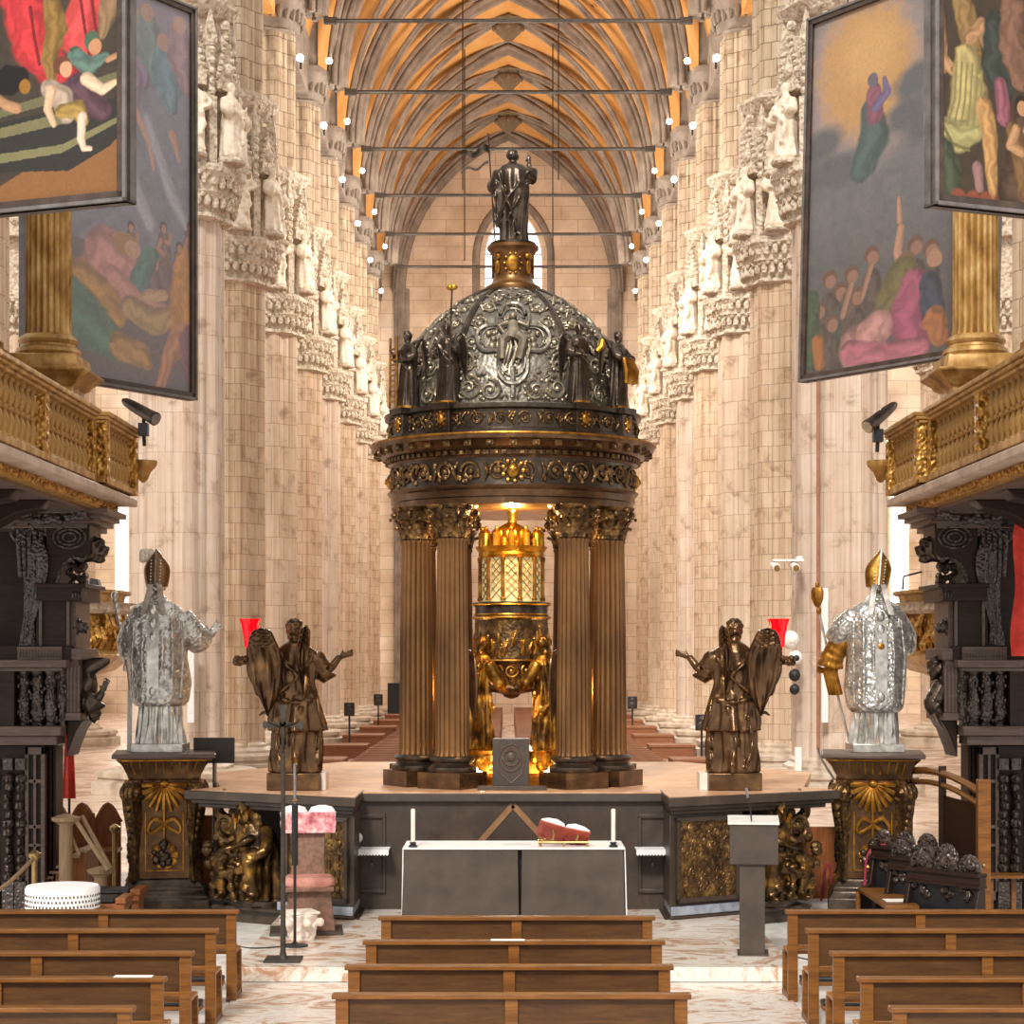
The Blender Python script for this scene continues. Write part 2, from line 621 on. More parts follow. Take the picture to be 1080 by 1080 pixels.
def head(m, c, h, yaw=0., hair=1, beard=0, seed=1, pitch=0.):
    """a head of height h centred on c; yaw 0 looks to -y"""
    T = Matrix.Translation(c) @ Matrix.Rotation(yaw, 4, 'Z') @ Matrix.Rotation(pitch, 4, 'X') @ Matrix.Scale(h, 4)
    m.ball((0, .02, .08), (.36, .42, .42), 16, T)
    m.ball((0, -.1, -.2), (.27, .3, .3), 14, T)
    m.tube([(0, -.4, .1), (0, -.5, -.1), (0, -.4, -.14)], [.04, .09, .05], 8, T)
    for s in (-1, 1):
        m.ball((s * .14, -.34, .06), (.08, .06, .05), 8, T)
        m.tube([(s * .05, -.41, .15), (s * .25, -.32, .15)], [.05, .04], 6, T)
        m.ball((s * .36, 0, -.02), (.05, .1, .14), 8, T)
    m.ball((0, -.36, -.25), (.12, .06, .035), 8, T)
    m.ball((0, -.33, -.42), (.11, .1, .09), 8, T)
    r = random.Random(seed)
    if hair:
        for i in range(70):
            a = r.uniform(0, 2 * PI)
            e = r.uniform(-.5, 1.4)
            x, y, z = math.cos(a) * math.cos(e), math.sin(a) * math.cos(e), math.sin(e)
            if y < -.45 and z < .45:
                continue
            m.ball((x * .38, .03 + y * .44, .08 + z * .42), r.uniform(.08, .13), 6, T)
    if beard:
        for i in range(22):
            m.ball((r.uniform(-.22, .22), r.uniform(-.36, -.2), r.uniform(-.62, -.32)), r.uniform(.06, .1), 6, T)


def hand(m, w, d, side, L, curl=.3, spread=.25):
    """w wrist, d direction of the fingers, side towards the thumb"""
    d = Vector(d).normalized()
    sd = Vector(side)
    sd = (sd - d * sd.dot(d)).normalized()
    nrm = d.cross(sd).normalized()
    w = Vector(w)
    T = Matrix((( *sd,), (*nrm,), (*d,))).transposed().to_4x4()
    T.translation = w + d * L * .28
    m.ball((0, 0, 0), (L * .22, L * .1, L * .32), 10, T)
    for i, (o, l) in enumerate(((.15, .42), (.05, .48), (-.05, .45), (-.15, .36))):
        b = w + d * L * .5 + sd * (o * L)
        dd = (d + sd * (o * spread * 4)).normalized()
        p1 = b + dd * (l * L * .4)
        p2 = p1 + (dd + nrm * curl).normalized() * (l * L * .35)
        p3 = p2 + (dd + nrm * curl * 2.2).normalized() * (l * L * .3)
        m.tube([b - dd * L * .15, b, p1, p2, p3], [L * .055, L * .058, L * .052, L * .046, L * .034], 6)
    b = w + d * L * .14 + sd * L * .14
    dd = (d * .75 + sd * .8).normalized()
    m.tube([b, b + dd * L * .2, b + (dd + nrm * curl * .6).normalized() * L * .4], [L * .075, L * .062, L * .042], 6)


def arm(m, sh, el, wr, r=(.065, .05, .034), sleeve=0, hd=None, side=(1, 0, 0), L=.19, curl=.3):
    sh, el, wr = Vector(sh), Vector(el), Vector(wr)
    m.tube(curve([sh, el, wr], 9), [lerp(r[0], r[1], i / 4) if i < 5 else lerp(r[1], r[2], (i - 4) / 4) for i in range(9)], 10)
    if sleeve:
        c = curve([sh, lerp(sh, el, .6), el, lerp(el, wr, sleeve)], 9)
        m.tube(c, [r[0] * 1.25, r[0] * 1.45, r[0] * 1.4, r[0] * 1.5, r[0] * 1.4, r[0] * 1.55, r[0] * 1.5, r[0] * 1.7, r[0] * 1.75], 12)
    hand(m, wr, hd or (wr - el), side, L, curl)


def wing(m, path, widths, out, thick=.05, seg=26, rows=40, fe=9):
    """feathered wing: path of the leading edge from the shoulder arch to the tip, lying out from the path along `out`"""
    P = curve(path, rows)
    Wd = curve([(x, 0, 0) for x in widths], rows)
    out = Vector(out).normalized()
    rings = []
    for i, p in enumerate(P):
        t = i / (rows - 1)
        tg = (P[min(i + 1, rows - 1)] - P[max(i - 1, 0)]).normalized()
        o = (out - tg * out.dot(tg)).normalized()
        nr = tg.cross(o).normalized()
        w = max(Wd[i].x, .004)
        ring = []
        for j in range(seg):
            a = 2 * PI * j / seg
            u = .5 - .5 * math.cos(a)
            if t < .5:
                rp = abs(math.sin(PI * (t * 12 + (.5 if int(u * fe) % 2 else 0)))) * .5 + .5 * abs(math.sin(PI * u * fe))
            else:
                rp = abs(math.sin(PI * u * fe * .8))
            th = thick * (.35 + .65 * (1 - u)) * (.62 + .5 * rp) * (1 - .6 * t)
            ring.append(p + o * (w * u) + nr * (th * math.sin(a)))
        rings.append(ring)
    return m.loft(rings)


def wing2(m, Lp, Rp, yy, thick=.05, rows=54, seg=36, fe=7):
    """feathered wing between a left and a right outline (x, z pairs from top to tip) with depth yy along the way"""
    L = curve([(x, 0, z) for x, z in Lp], rows)
    Rr = curve([(x, 0, z) for x, z in Rp], rows)
    Y = curve([(y, 0, 0) for y in yy], rows)
    rings = []
    for i in range(rows):
        t = i / (rows - 1)
        l, r, y = L[i], Rr[i], Y[i].x
        ring = []
        for j in range(seg):
            a = 2 * PI * j / seg
            u = .5 - .5 * math.cos(a)
            p = lerp(l, r, u)
            if t < .42:
                rp = abs(math.sin(PI * (t * 14 + (.5 if int(u * fe) % 2 else 0)))) * .6 * abs(math.sin(PI * u * fe)) + .25
            else:
                rp = .2 + .55 * abs(math.sin(PI * (u * fe * .75 + t * .8)))
            bul = .35 * math.sin(PI * u)
            th = thick * (.35 + 1.25 * rp) * math.sin(a) + thick * bul
            ring.append((p.x, y + th, p.z))
        rings.append(ring)
    return m.loft(rings)


def sash(m, pts, r, n=16, seg=8, mat=None):
    """a thick twisted fold of cloth laid over a figure"""
    c = curve(pts, n)
    m.tube(c, [r * (.75 + .35 * math.sin(i * 1.7)) for i in range(n)], seg, mat)


def leaf(m, T, w, h, curl, thick=.012, n=7):
    """acanthus leaf growing along +z, leaning to -y at its tip"""
    rings = []
    for i in range(n):
        t = i / (n - 1)
        ww = w * (.55 + .6 * math.sin(PI * min(1, t * .9 + .1))) * (1 - .75 * t ** 4) * (1 + .14 * math.cos(t * 6 * PI))
        y = -curl * t ** 2.2
        z = h * (t - .28 * t ** 5)
        th = thick * (1 - .5 * t)
        rings.append([(-ww / 2, y - th * .2, z), (-ww / 4, y - th * 1.1, z), (0, y - th * .7, z), (ww / 4, y - th * 1.1, z), (ww / 2, y - th * .2, z), (0, y + th, z)])
    return m.loft(rings, True, T)


def corinthian(r, h, k=8):
    """Corinthian capital over a shaft of radius r, height h"""
    m = MB()
    m.lathe([(r * 1.0, 0), (r * 1.1, h * .03), (r * 1.0, h * .07), (r * .95, h * .3), (r * 1.05, h * .6), (r * 1.3, h * .86), (r * .6, h * .87)], 20)
    for row, (z0, hh, cu, q) in enumerate(((.04, .42, .34, 0), (.16, .6, .5, .5))):
        for i in range(k):
            a = 2 * PI * (i + q) / k
            T = Matrix.Rotation(a, 4, 'Z') @ Matrix.Translation((0, -r * (.98 + .04 * row), h * z0))
            leaf(m, T, r * .72, h * hh, r * cu * 1.5, r * .12)
            m.ball((0, -r * cu * 1.5, h * hh * .76), r * .13, 6, T)
    for i in range(4):
        a = PI / 4 + PI / 2 * i
        T = Matrix.Rotation(a, 4, 'Z')
        c = T @ Vector((0, -r * 1.55, h * .78))
        u = T @ Vector((0, -1, 0))
        m.spiral(c, u, (0, 0, 1), r * .24, 1.5, r * .1, 14, 1, PI)
        T2 = Matrix.Rotation(PI / 2 * i, 4, 'Z')
        m.ball(T2 @ Vector((0, -r * 1.35, h * .9)), r * .2, 8)
    ab = []
    for i in range(32):
        a = 2 * PI * i / 32 + PI / 4
        ab.append((math.cos(a), math.sin(a), 1.3 + .42 * abs(math.cos(2 * (a - PI / 4))) ** 3))
    m.loft([[(x * q * r * s, y * q * r * s, h * z) for x, y, q in ab] for s, z in ((.94, .87), (1.0, .91), (1.05, 1.0))])
    return m


def fluted(r, h, nfl=20, taper=.86, per=6):
    def fn(a, i):
        t = (a * nfl / (2 * PI)) % 1
        return 1 - .075 * math.sin(PI * t) ** .7
    prof = [(r * 1.06, 0), (r * 1.0, h * .02)] + [(r * (1 - (1 - taper) * t ** 1.6), h * (.03 + .95 * t)) for t in (0, .25, .5, .75, 1)] + [(r * taper * 1.08, h * .99), (r * taper * 1.08, h)]
    m = MB()
    m.lathe(prof, nfl * per, fn=fn)
    return m


# ------------------------------------------------------------------ floors and walls
NF = EYE - 3.8                  # nave floor
PT = EYE - 1.63                 # top of the presbytery platform
def NX(Y): return -.0019 * Y    # the nave's axis runs a hair to one side

struct('floor', MB().box(-9, 4, -.3, 9, 29, 0), M['white_stone'])
struct('floor_choir', MB().box(-2.74, 19.2, .005, 2.77, 23.75, .15), M['marble_floor'], bevel=.008)
struct('floor_choir_aisle', MB().box(-2.6, 11, 0, 2.6, 19.05, .012), M['marble_floor'])
struct('floor_nave', MB().box(-32, 29, NF - .3, 32, 131, NF), M['nave_floor'])
pl = MB()
pl.prism([(-1.95, 23.55), (1.93, 23.55), (1.93, 23.2), (3.6, 24.2), (4.2, 27.5), (2.6, 30.2), (-2.6, 30.2), (-4.2, 27.5), (-3.6, 24.2), (-1.95, 23.2)], PT - .11, PT, 'z')
struct('floor_platform', pl, M['platform_top'])
pd = MB()
pd.prism([(-3.2, 24.6), (3.2, 24.6), (3.9, 27.4), (2.5, 30), (-2.5, 30), (-3.9, 27.4)], NF, PT - .11, 'z')
struct('wall_platform_sides', pd, M['parapet'])

# dark marble parapet of the presbytery, behind the altar
pp = MB()
pp.box(-1.96, 23.6, .15, 1.94, 23.95, PT - .12)
par = struct('wall_parapet', pp, M['parapet'])
t = MB()
t.box(-1.97, 23.52, PT - .12, 1.95, 24.0, PT - .02)
struct('parapet_coping', t, M['dark_stone'], parent=par, bevel=.01)
t = MB()
a, b, c = W(541, 849, 23.59), W(502, 893, 23.59), W(581, 893, 23.59)
for q in (b, c):
    d = (q - a)
    n = Vector((-d.z, 0, d.x)).normalized() * .035
    t.prism([((a + n).x, (a + n).z), ((q + n).x, (q + n).z), ((q - n).x, (q - n).z), ((a - n).x, (a - n).z)], 23.585, 23.62)
struct('inlaid_chevron', t, M['inlay'], parent=par)
for s in (-1, 1):
    t = MB()
    cx = s * 1.72
    for x0, x1, z0, z1 in ((-.2, .2, 1.25, 1.3), (-.2, .2, .35, .4), (-.2, -.16, .4, 1.25), (.16, .2, .4, 1.25)):
        t.box(cx + x0, 23.56, z0, cx + x1, 23.61, z1)
    struct('panel_moulding', t, M['parapet'], parent=par, bevel=.008)

# facade wall at the far end of the nave, its pointed window, and the aisle ends
YE = 131.0
def pointed(a, rise, n, z0, x0=0.):
    """outline of a pointed arch, left springing to right springing"""
    r = (a * a + rise * rise) / (2 * a)
    pm = math.acos((r - a) / r)
    L = [(x0 - (r * math.cos(pm * i / n) - (r - a)), z0 + r * math.sin(pm * i / n)) for i in range(n + 1)]
    return L + [(2 * x0 - x, z) for x, z in L[-2::-1]]


wx = NX(YE) + .35
def hole_wall(m, x0, x1, z0, z1, inner, y0, y1):
    """wall panel with an opening, as strips between the opening and a rectangle"""
    n = len(inner)
    out = []
    for i, (x, z) in enumerate(inner):
        if i == 0: out.append((x0, z0))
        elif i == n - 1: out.append((x1, z0))
        else:
            t = i / (n - 1)
            if t < .3: out.append((x0, lerp(z0, z1, t / .3)))
            elif t > .7: out.append((x1, lerp(z1, z0, (t - .7) / .3)))
            else: out.append((lerp(x0, x1, (t - .3) / .4), z1))
    for i in range(n - 1):
        q = [inner[i], inner[i + 1], out[i + 1], out[i]]
        m.prism(q, y0, y1)


wi = [(wx - 1.9, EYE + 18)] + pointed(1.9, 3.6, 10, EYE + 26.6, wx) + [(wx + 1.9, EYE + 18)]
fw = MB()
hole_wall(fw, wx - 6, wx + 6, EYE + 18, EYE + 38, wi, YE, YE + 1.6)
fw.box(-33, YE, NF, wx - 6, YE + 1.6, EYE + 38)
fw.box(wx + 6, YE, NF, 33, YE + 1.6, EYE + 38)
fw.box(wx - 6, YE, NF, wx + 6, YE + 1.6, EYE + 18)
facade = struct('wall_facade', fw, M['facade'], angle=20)
t = MB()
for g, yy in ((0, .0), (.35, .35)):
    o = [(wx - 2.5 + g, EYE + 18)] + pointed(2.5 - g, 4.1 - g * .4, 12, EYE + 26.6, wx) + [(wx + 2.5 - g, EYE + 18)]
    t.tube([(x, YE + yy, z) for x, z in o], .26, 8)
t.box(wx - 3.1, YE - .35, EYE + 17.6, wx + 3.1, YE + .3, EYE + 18.2)
struct('window_surround', t, M['rib'], parent=facade)
wn = MB()
wn.prism(wi, YE + 1.0, YE + 1.06)
win = struct('window_1', wn, M['window_glow'])
t = MB()
for x in (-.63, .63):
    t.box(wx + x - .07, YE + .9, EYE + 18, wx + x + .07, YE + 1.1, EYE + 28.3)
for z in range(6):
    t.box(wx - 1.9, YE + .93, EYE + 19 + z * 1.6, wx + 1.9, YE + 1.0, EYE + 19.07 + z * 1.6)
struct('window_tracery', t, M['rib_dark'], parent=win)
for k, s in enumerate((-1, 1)):
    wn = MB().box(s * 25.9 - .6, YE - .06, EYE + 1, s * 25.9 + .6, YE - .02, EYE + 14)
    struct('window_%d' % (k + 2), wn, emis('aisle daylight', '#fff4e4', 1.6))
    struct('wall_aisle_%s' % ('left', 'right')[k], MB().box(s * 32 - .6, 45, NF, s * 32 + .6, YE, 20), M['facade'])


# ------------------------------------------------------------------ pillars
def pier_outline(R, n=128, k=8, rs=.27, ph=PI / 8, extra=1.):
    """clustered shafts: k big rolls with small rolls between, on a core"""
    cs = []
    for i in range(k):
        a = ph + 2 * PI * i / k
        rb = R * rs
        cs.append(((R - rb) * math.cos(a), (R - rb) * math.sin(a), rb))
        a += PI / k
        r2 = R * .13
        cs.append(((R * .93 - r2) * math.cos(a), (R * .93 - r2) * math.sin(a), r2))
    out = []
    for j in range(n):
        a = 2 * PI * j / n
        dx, dy = math.cos(a), math.sin(a)
        best = R * .74
        for x, y, r in cs:
            b = x * dx + y * dy
            d = x * x + y * y - b * b
            if d < r * r and b > 0:
                best = max(best, b + math.sqrt(r * r - d))
        out.append((dx * best * extra, dy * best * extra))
    return out


OUT = pier_outline(1.35)
def extrude_outline(m, out, zs):
    m.loft([[(x * k, y * k, z) for x, y in out] for z, k in zs])


CZ0, CZ1, NZ1, UZ0, UZ1 = EYE + 12.2, EYE + 13.5, EYE + 18.0, EYE + 23.4, EYE + 24.9
def octo(r, z, n=8, ph=PI / 8): return [(r * math.cos(ph + 2 * PI * i / n), r * math.sin(ph + 2 * PI * i / n), z) for i in range(n)]


def wavy(r, z, amp=.05, k=8, n=96):
    return [(r * (1 + amp * math.cos(k * 2 * PI * j / n)) * math.cos(2 * PI * j / n), r * (1 + amp * math.cos(k * 2 * PI * j / n)) * math.sin(2 * PI * j / n), z) for j in range(n)]


shaft_m, base_m, cap_m, niche_m, up_m, upcap_m = MB(), MB(), MB(), MB(), MB(), MB()
extrude_outline(shaft_m, OUT, [(NF, 1), (CZ0 + .2, 1)])
base_m.loft([octo(2.4, NF), octo(2.4, NF + .32), octo(2.3, NF + .36)])
base_m.loft([octo(2.22, NF + .36), octo(2.22, NF + .44), octo(2.3, NF + .46), octo(2.3, NF + .6), octo(2.1, NF + .66)])
extrude_outline(base_m, OUT, [(NF + .66, 1.2), (NF + .74, 1.2), (NF + .84, 1.08), (NF + .92, 1.08), (NF + 1.0, 1.01)])
# capital: two bands of foliage under a moulded rim
cap_m.loft([wavy(r, CZ0 + z) for r, z in ((1.38, -.15), (1.5, -.1), (1.5, 0), (1.4, .05), (1.45, .3), (1.66, .5), (1.72, .55), (1.6, .6), (1.62, .8), (1.8, 1.05), (1.86, 1.1), (1.86, 1.28), (1.74, 1.32), (1.5, 1.34))])
r_ = random.Random(3)
for row, (rr, zz) in enumerate(((1.6, .3), (1.72, .86))):
    for i in range(36):
        a = 2 * PI * (i + row * .5) / 36
        cap_m.ball((rr * math.cos(a), rr * math.sin(a), CZ0 + zz + r_.uniform(-.04, .04)), (.11, .11, .19), 6)
        cap_m.ball(((rr + .05) * math.cos(a + .08), (rr + .05) * math.sin(a + .08), CZ0 + zz + .17), .08, 6)
# tabernacle ring: buttresses, gables, canopies
niche_m.lathe([(1.25, CZ1 - .2), (1.25, NZ1 + .1)], 24)
for i in range(8):
    T = Matrix.Rotation(2 * PI * i / 8, 4, 'Z')
    niche_m.box(1.2, -.13, CZ1 - .1, 1.7, .13, CZ1 + 1.9, T)
    niche_m.box(1.2, -.1, CZ1 + 1.9, 1.62, .1, CZ1 + 3.4, T)
    niche_m.loft([[(1.55 + dx * k, dy * k, z) for dx, dy in ((-.12, -.12), (.12, -.12), (.12, .12), (-.12, .12))] for z, k in ((CZ1 + 3.3, 1), (CZ1 + 3.5, 1.2), (CZ1 + 4.4, .1))], mat=T)
    for z in range(6):
        niche_m.ball((1.62, 0, CZ1 + 2.05 + z * .28), .12, 6, T)
    T = Matrix.Rotation(2 * PI * (i + .5) / 8, 4, 'Z')
    niche_m.box(1.2, -.45, CZ1 + 2.15, 1.66, .45, CZ1 + 2.5, T)
    niche_m.prism([(-.5, CZ1 + 2.4), (.5, CZ1 + 2.4), (0, CZ1 + 3.75)], 1.2, 1.62, 'x', T)
    for z in range(7):
        for s in (-1, 1):
            niche_m.ball((1.62, s * (.46 - z * .07), CZ1 + 2.5 + z * .19), .085, 6, T)
    niche_m.ball((1.62, 0, CZ1 + 2.75), .2, 8, T)
    niche_m.ball((1.55, 0, CZ1 + 4.0), .16, 6, T)
    niche_m.box(1.15, -.42, CZ1 - .02, 1.72, .42, CZ1 + .12, T)
niche_m.loft([wavy(r, NZ1 + z, .03) for r, z in ((1.3, -.35), (1.5, -.25), (1.62, -.1), (1.72, 0), (1.72, .12), (1.5, .2), (1.3, .35))])
extrude_outline(up_m, pier_outline(1.28), [(NZ1 + .1, 1), (UZ0 + .2, 1)])
upcap_m.loft([wavy(r, UZ0 + z) for r, z in ((1.3, 0), (1.42, .06), (1.3, .14), (1.34, .5), (1.5, .8), (1.72, 1.1), (1.8, 1.2), (1.8, 1.45), (1.6, 1.5), (1.4, 1.52))])
for i in range(30):
    a = 2 * PI * i / 30
    upcap_m.ball((1.5 * math.cos(a), 1.5 * math.sin(a), UZ0 + .72), (.12, .12, .3), 6)
extrude_outline(upcap_m, pier_outline(1.2), [(UZ1, 1), (UZ1 + 9, .95)])
MS = {k: (v.mesh(k), mt) for k, v, mt in (('shaft', shaft_m, 'stone_b'), ('pillar_base', base_m, 'base_stone'), ('capital', cap_m, 'carved'),
      ('tabernacle_ring', niche_m, 'carved'), ('upper_shaft', up_m, 'stone_up'), ('upper_capital', upcap_m, 'rib'))}
for k, (me, mt) in MS.items():
    me.materials.append(M[mt])

PILLARS = []
def pillar(x, y, rz, shaft_mat, full=True):
    p = bpy.data.objects.new('pillar', None)
    COL.objects.link(p)
    p.location = (x, y, 0)
    p['kind'] = 'structure'
    for k, (me, mt) in MS.items():
        o = bpy.data.objects.new(k, me)
        COL.objects.link(o)
        o.parent = p
        o.rotation_euler = (0, 0, rz if k in ('shaft', 'upper_shaft') else 0)
        if k == 'shaft':
            o.material_slots[0].link = 'OBJECT'
            o.material_slots[0].material = M[shaft_mat]
    PILLARS.append(p)
    return p


for k, y in enumerate(NAVE_Y):
    for s in (-1, 1):
        pillar(s * 9.3 + NX(y), y, [0, .2, .1, .3][k % 4], ['stone_a', 'stone_b', 'stone_c', 'stone_b'][k % 4])
for s in (-1, 1):
    pillar(s * 10.2, 34.5, .15, 'stone_b')
    for y in (74.4, 83.8):
        pillar(s * 19 + NX(y), y, .1, 'stone_c')


# ------------------------------------------------------------------ vault
SP = EYE + 24.3
def arch_pts(a, rise, n, z0):
    return pointed(a, rise, n, z0)


vm = MB()
ya, yb = 66.0, 131.0
O1 = arch_pts(8.7, 11.1, 22, SP - .4)
O2 = arch_pts(9.3, 11.7, 22, SP - .4)
ny = 14
rows = []
for i in range(ny + 1):
    y = lerp(ya, yb, i / ny)
    rows.append([(x + NX(y), y, z) for x, z in O1] + [(x + NX(y), y, z) for x, z in O2[::-1]])
vm.loft(rows)
struct('ceiling_vault', vm, M['vault'], angle=50)
for k, sx in enumerate((-1, 1)):     # the wall over the arcade, behind the upper shafts
    m = MB()
    for i in range(6):
        y0, y1 = 75 + i * 9.3, 75 + (i + 1) * 9.3
        x0, x1 = sx * 8.45 + NX(y0), sx * 8.45 + NX(y1)
        m.loft([[(x0, y0, SP - .6), (x0 + sx * .5, y0, SP - .6), (x0 + sx * .5, y0, SP + 2.6), (x0, y0, SP + 2.2)], [(x1, y1, SP - .6), (x1 + sx * .5, y1, SP - .6), (x1 + sx * .5, y1, SP + 2.6), (x1, y1, SP + 2.2)]])
    struct('wall_' + ('left', 'right')[k], m, M['rib'])
rib_ys = [65.0] + NAVE_Y[2:] + [130.6]
for y in rib_ys:
    m = MB()
    for dy, a, r in ((0, 7.1, .27), (-.3, 7.2, .15), (.3, 7.2, .15), (-.55, 7.4, .12), (.55, 7.4, .12)):
        pts = [(x + NX(y), y + dy, z) for x, z in arch_pts(a, a * 1.455, 22, SP)]
        m.tube(pts, r, 8)
    if y > 130:             # the last arch stands on wall shafts against the facade
        for sx in (-1, 1):
            for dx, r in ((0, .34), (.3, .2), (-.3, .2)):
                m.tube([(sx * (7.1 + dx) + NX(y), y + .1, NF), (sx * (7.1 + dx) + NX(y), y + .1, SP + .2)], r, 8)
    struct('vault_rib_transverse', m, M['rib'])
for ya_, yb_ in zip(rib_ys[:-1], rib_ys[1:]):
    m = MB()
    prof = arch_pts(7.6, 10.7, 22, SP)
    n = len(prof)
    for sgn in (-1, 1):
        for off, r in ((0, .17), (.24, .09), (-.24, .09)):
            pts = []
            for i, (x, z) in enumerate(prof):
                u = i / (n - 1)
                y = lerp(ya_, yb_, u if sgn > 0 else 1 - u)
                pts.append((x + NX(y), y + off, z + abs(off) * .25))
            m.tube(pts, r, 7)
    # tiercerons from each springing to the ridge quarter points
    for q in ():
        for yy in (ya_, yb_):
            for side in (-1, 1):
                half = prof[:n // 2 + 1]
                pts = []
                for i, (x, z) in enumerate(half):
                    u = i / (len(half) - 1)
                    y = lerp(yy, lerp(ya_, yb_, q), u)
                    pts.append((-side * x + NX(y), y, z + .05))
                if abs(yy - lerp(ya_, yb_, q)) < 4:
                    m.tube(pts, .2, 6)
    struct('vault_rib_diagonal', m, M['rib'])
    ym = (ya_ + yb_) / 2
    b = MB()
    b.lathe([(.15, -1.15), (.3, -1.0), (.55, -.75), (.75, -.5), (.75, -.3), (.6, -.2), (.9, 0), (.7, .3), (.3, .6)], 20, fn=lambda a, i: 1 + .08 * math.cos(8 * a))
    for i in range(8):
        a = 2 * PI * i / 8
        b.ball((.72 * math.cos(a), .72 * math.sin(a), -.45), .18, 6)
    struct('vault_boss', b, M['rib_dark'], loc=(NX(ym), ym, SP + 10.5))

# iron tie rods across the nave at the springing
t0 = None
for k, y in enumerate(NAVE_Y[2:]):
    r = tag(bpy.data.objects.new('tie_rod', None), 'thin dark iron tie rod, %s in order from the nearest across the vault' % ('first', 'second', 'third', 'fourth', 'fifth', 'sixth')[k], 'tie rod', 'iron tie rods across the nave')
    COL.objects.link(r)
    r.location = (NX(y), y, EYE + 24.13)
    MB().tube([(-6.75, 0, 0), (6.75, 0, 0)], .085, 8).build('bar', M['iron'], r)
    for s in (-1, 1):
        MB().box(s * 6.75 - .25, -.1, -.12, s * 6.75 + .25, .1, .12).build('anchor_cleat', M['iron'], r)

# thin cables hanging from the vault
for k, (px, Y, y1, y2) in enumerate(((488, 100, 0, 200), (589, 96, 0, 190), (583, 108, 60, 275), (490, 110, 60, 275))):
    x = X(px, Y)
    a_ = 1 if k % 2 else -1
    tag(MB().tube([(x, Y, Zc(y2, Y)), (x, Y, SP + 11.5)], .035, 6).build('hanging_cable', M['iron']),
        'thin dark cable hanging from the vault, %s' % ('long one beside the statue staff', 'long one right of the raised hand', 'shorter one right of the far window', 'shorter one left of the far window')[k], 'cable', 'cables hanging from the vault')

# spotlights fixed to the pillars
def spot(name):
    o = thing('spotlight', 'small white lit spotlight fixed to a nave pillar by its upper capital', 'spotlight', group='spotlights on the nave pillars')
    MB().lathe([(.06, -.22), (.1, -.16), (.13, .16), (.14, .2), (.1, .14)], 12, mat=Matrix.Rotation(PI / 2, 4, 'X')).build('housing', M['white_box'], o)
    MB().ball((0, -.19, 0), (.11, .05, .11), 10).build('lens', M['lampglow'], o)
    MB().box(-.04, .0, -.34, .04, .1, .02).build('bracket', M['iron'], o)
    return o


sp0 = spot('spotlight')
first = True
for k, y in enumerate(NAVE_Y[2:]):
    for s in (-1, 1):
        for x, dy, h in ((7.83, -.55, 22.5), (7.6, -.5, 25.25)):
            loc = (s * x + NX(y), y + dy, EYE + h)
            if first:
                sp0.location = loc
                first = False
            else:
                dup(sp0, loc)

# saints standing in the niches of the pillars
def saint(seed):
    o = thing('niche_statue', 'white stone saint standing in a niche on a nave pillar', 'statue', group='stone saints in the pillar niches')
    m = MB()
    robe(m, [(0, .4, .33, 0, 0, 1.2), (.5, .34, .28, 0, 0, 1), (1.0, .32, .25, .03, 0, .9), (1.3, .28, .22, .02, 0, .7), (1.55, .33, .22, 0, 0, .5), (1.68, .28, .17, 0, 0, .3), (1.76, .1, .1, 0, 0, 0), (1.86, .09, .09, 0, -.01, 0)], 8, .16, seed, 20, 40)
    head(m, (0, -.02, 1.96), .3, 0, 1, seed % 2, seed)
    arm(m, (-.28, 0, 1.6), (-.4, -.1, 1.3), (-.12, -.32, 1.25), (.11, .09, .06), .5, (1, 0, .1), (0, 0, 1), .2)
    arm(m, (.28, 0, 1.6), (.42, -.05, 1.28), (.3, -.34, 1.4), (.11, .09, .06), .5, (0, -.3, 1), (-1, 0, 0), .2)
    sash(m, [(-.3, -.2, 1.5), (0, -.3, 1.2), (.3, -.22, .9), (.2, -.32, .4)], .09)
    m.sculpt('draped_figure', M['statue'], o, .045, 2)
    MB().lathe([(.42, -.16), (.45, -.1), (.4, 0), (.1, .01)], 12).build('plinth', M['carved'], o)
    return o


SA = [saint(1), saint(2)]
used = [0, 0]
for k, y in enumerate(NAVE_Y):
    for s in (-1, 1):
        for q in (0, 1, 2):
            a = (-PI / 2 + PI / 8 + q * PI / 4) if s < 0 else (-PI / 2 - PI / 8 - q * PI / 4)
            a -= 2 * PI / 8 * (1 if s < 0 else -1) * (1 if k == 0 else 0) * 0
            loc = (s * 9.3 + NX(y) + 1.72 * math.cos(a), y + 1.72 * math.sin(a), CZ1 + .28)
            j = (k + q) % 2
            if not used[j]:
                SA[j].location = loc
                SA[j].rotation_euler = (0, 0, a + PI / 2)
                used[j] = 1
            else:
                dup(SA[j], loc, a + PI / 2)

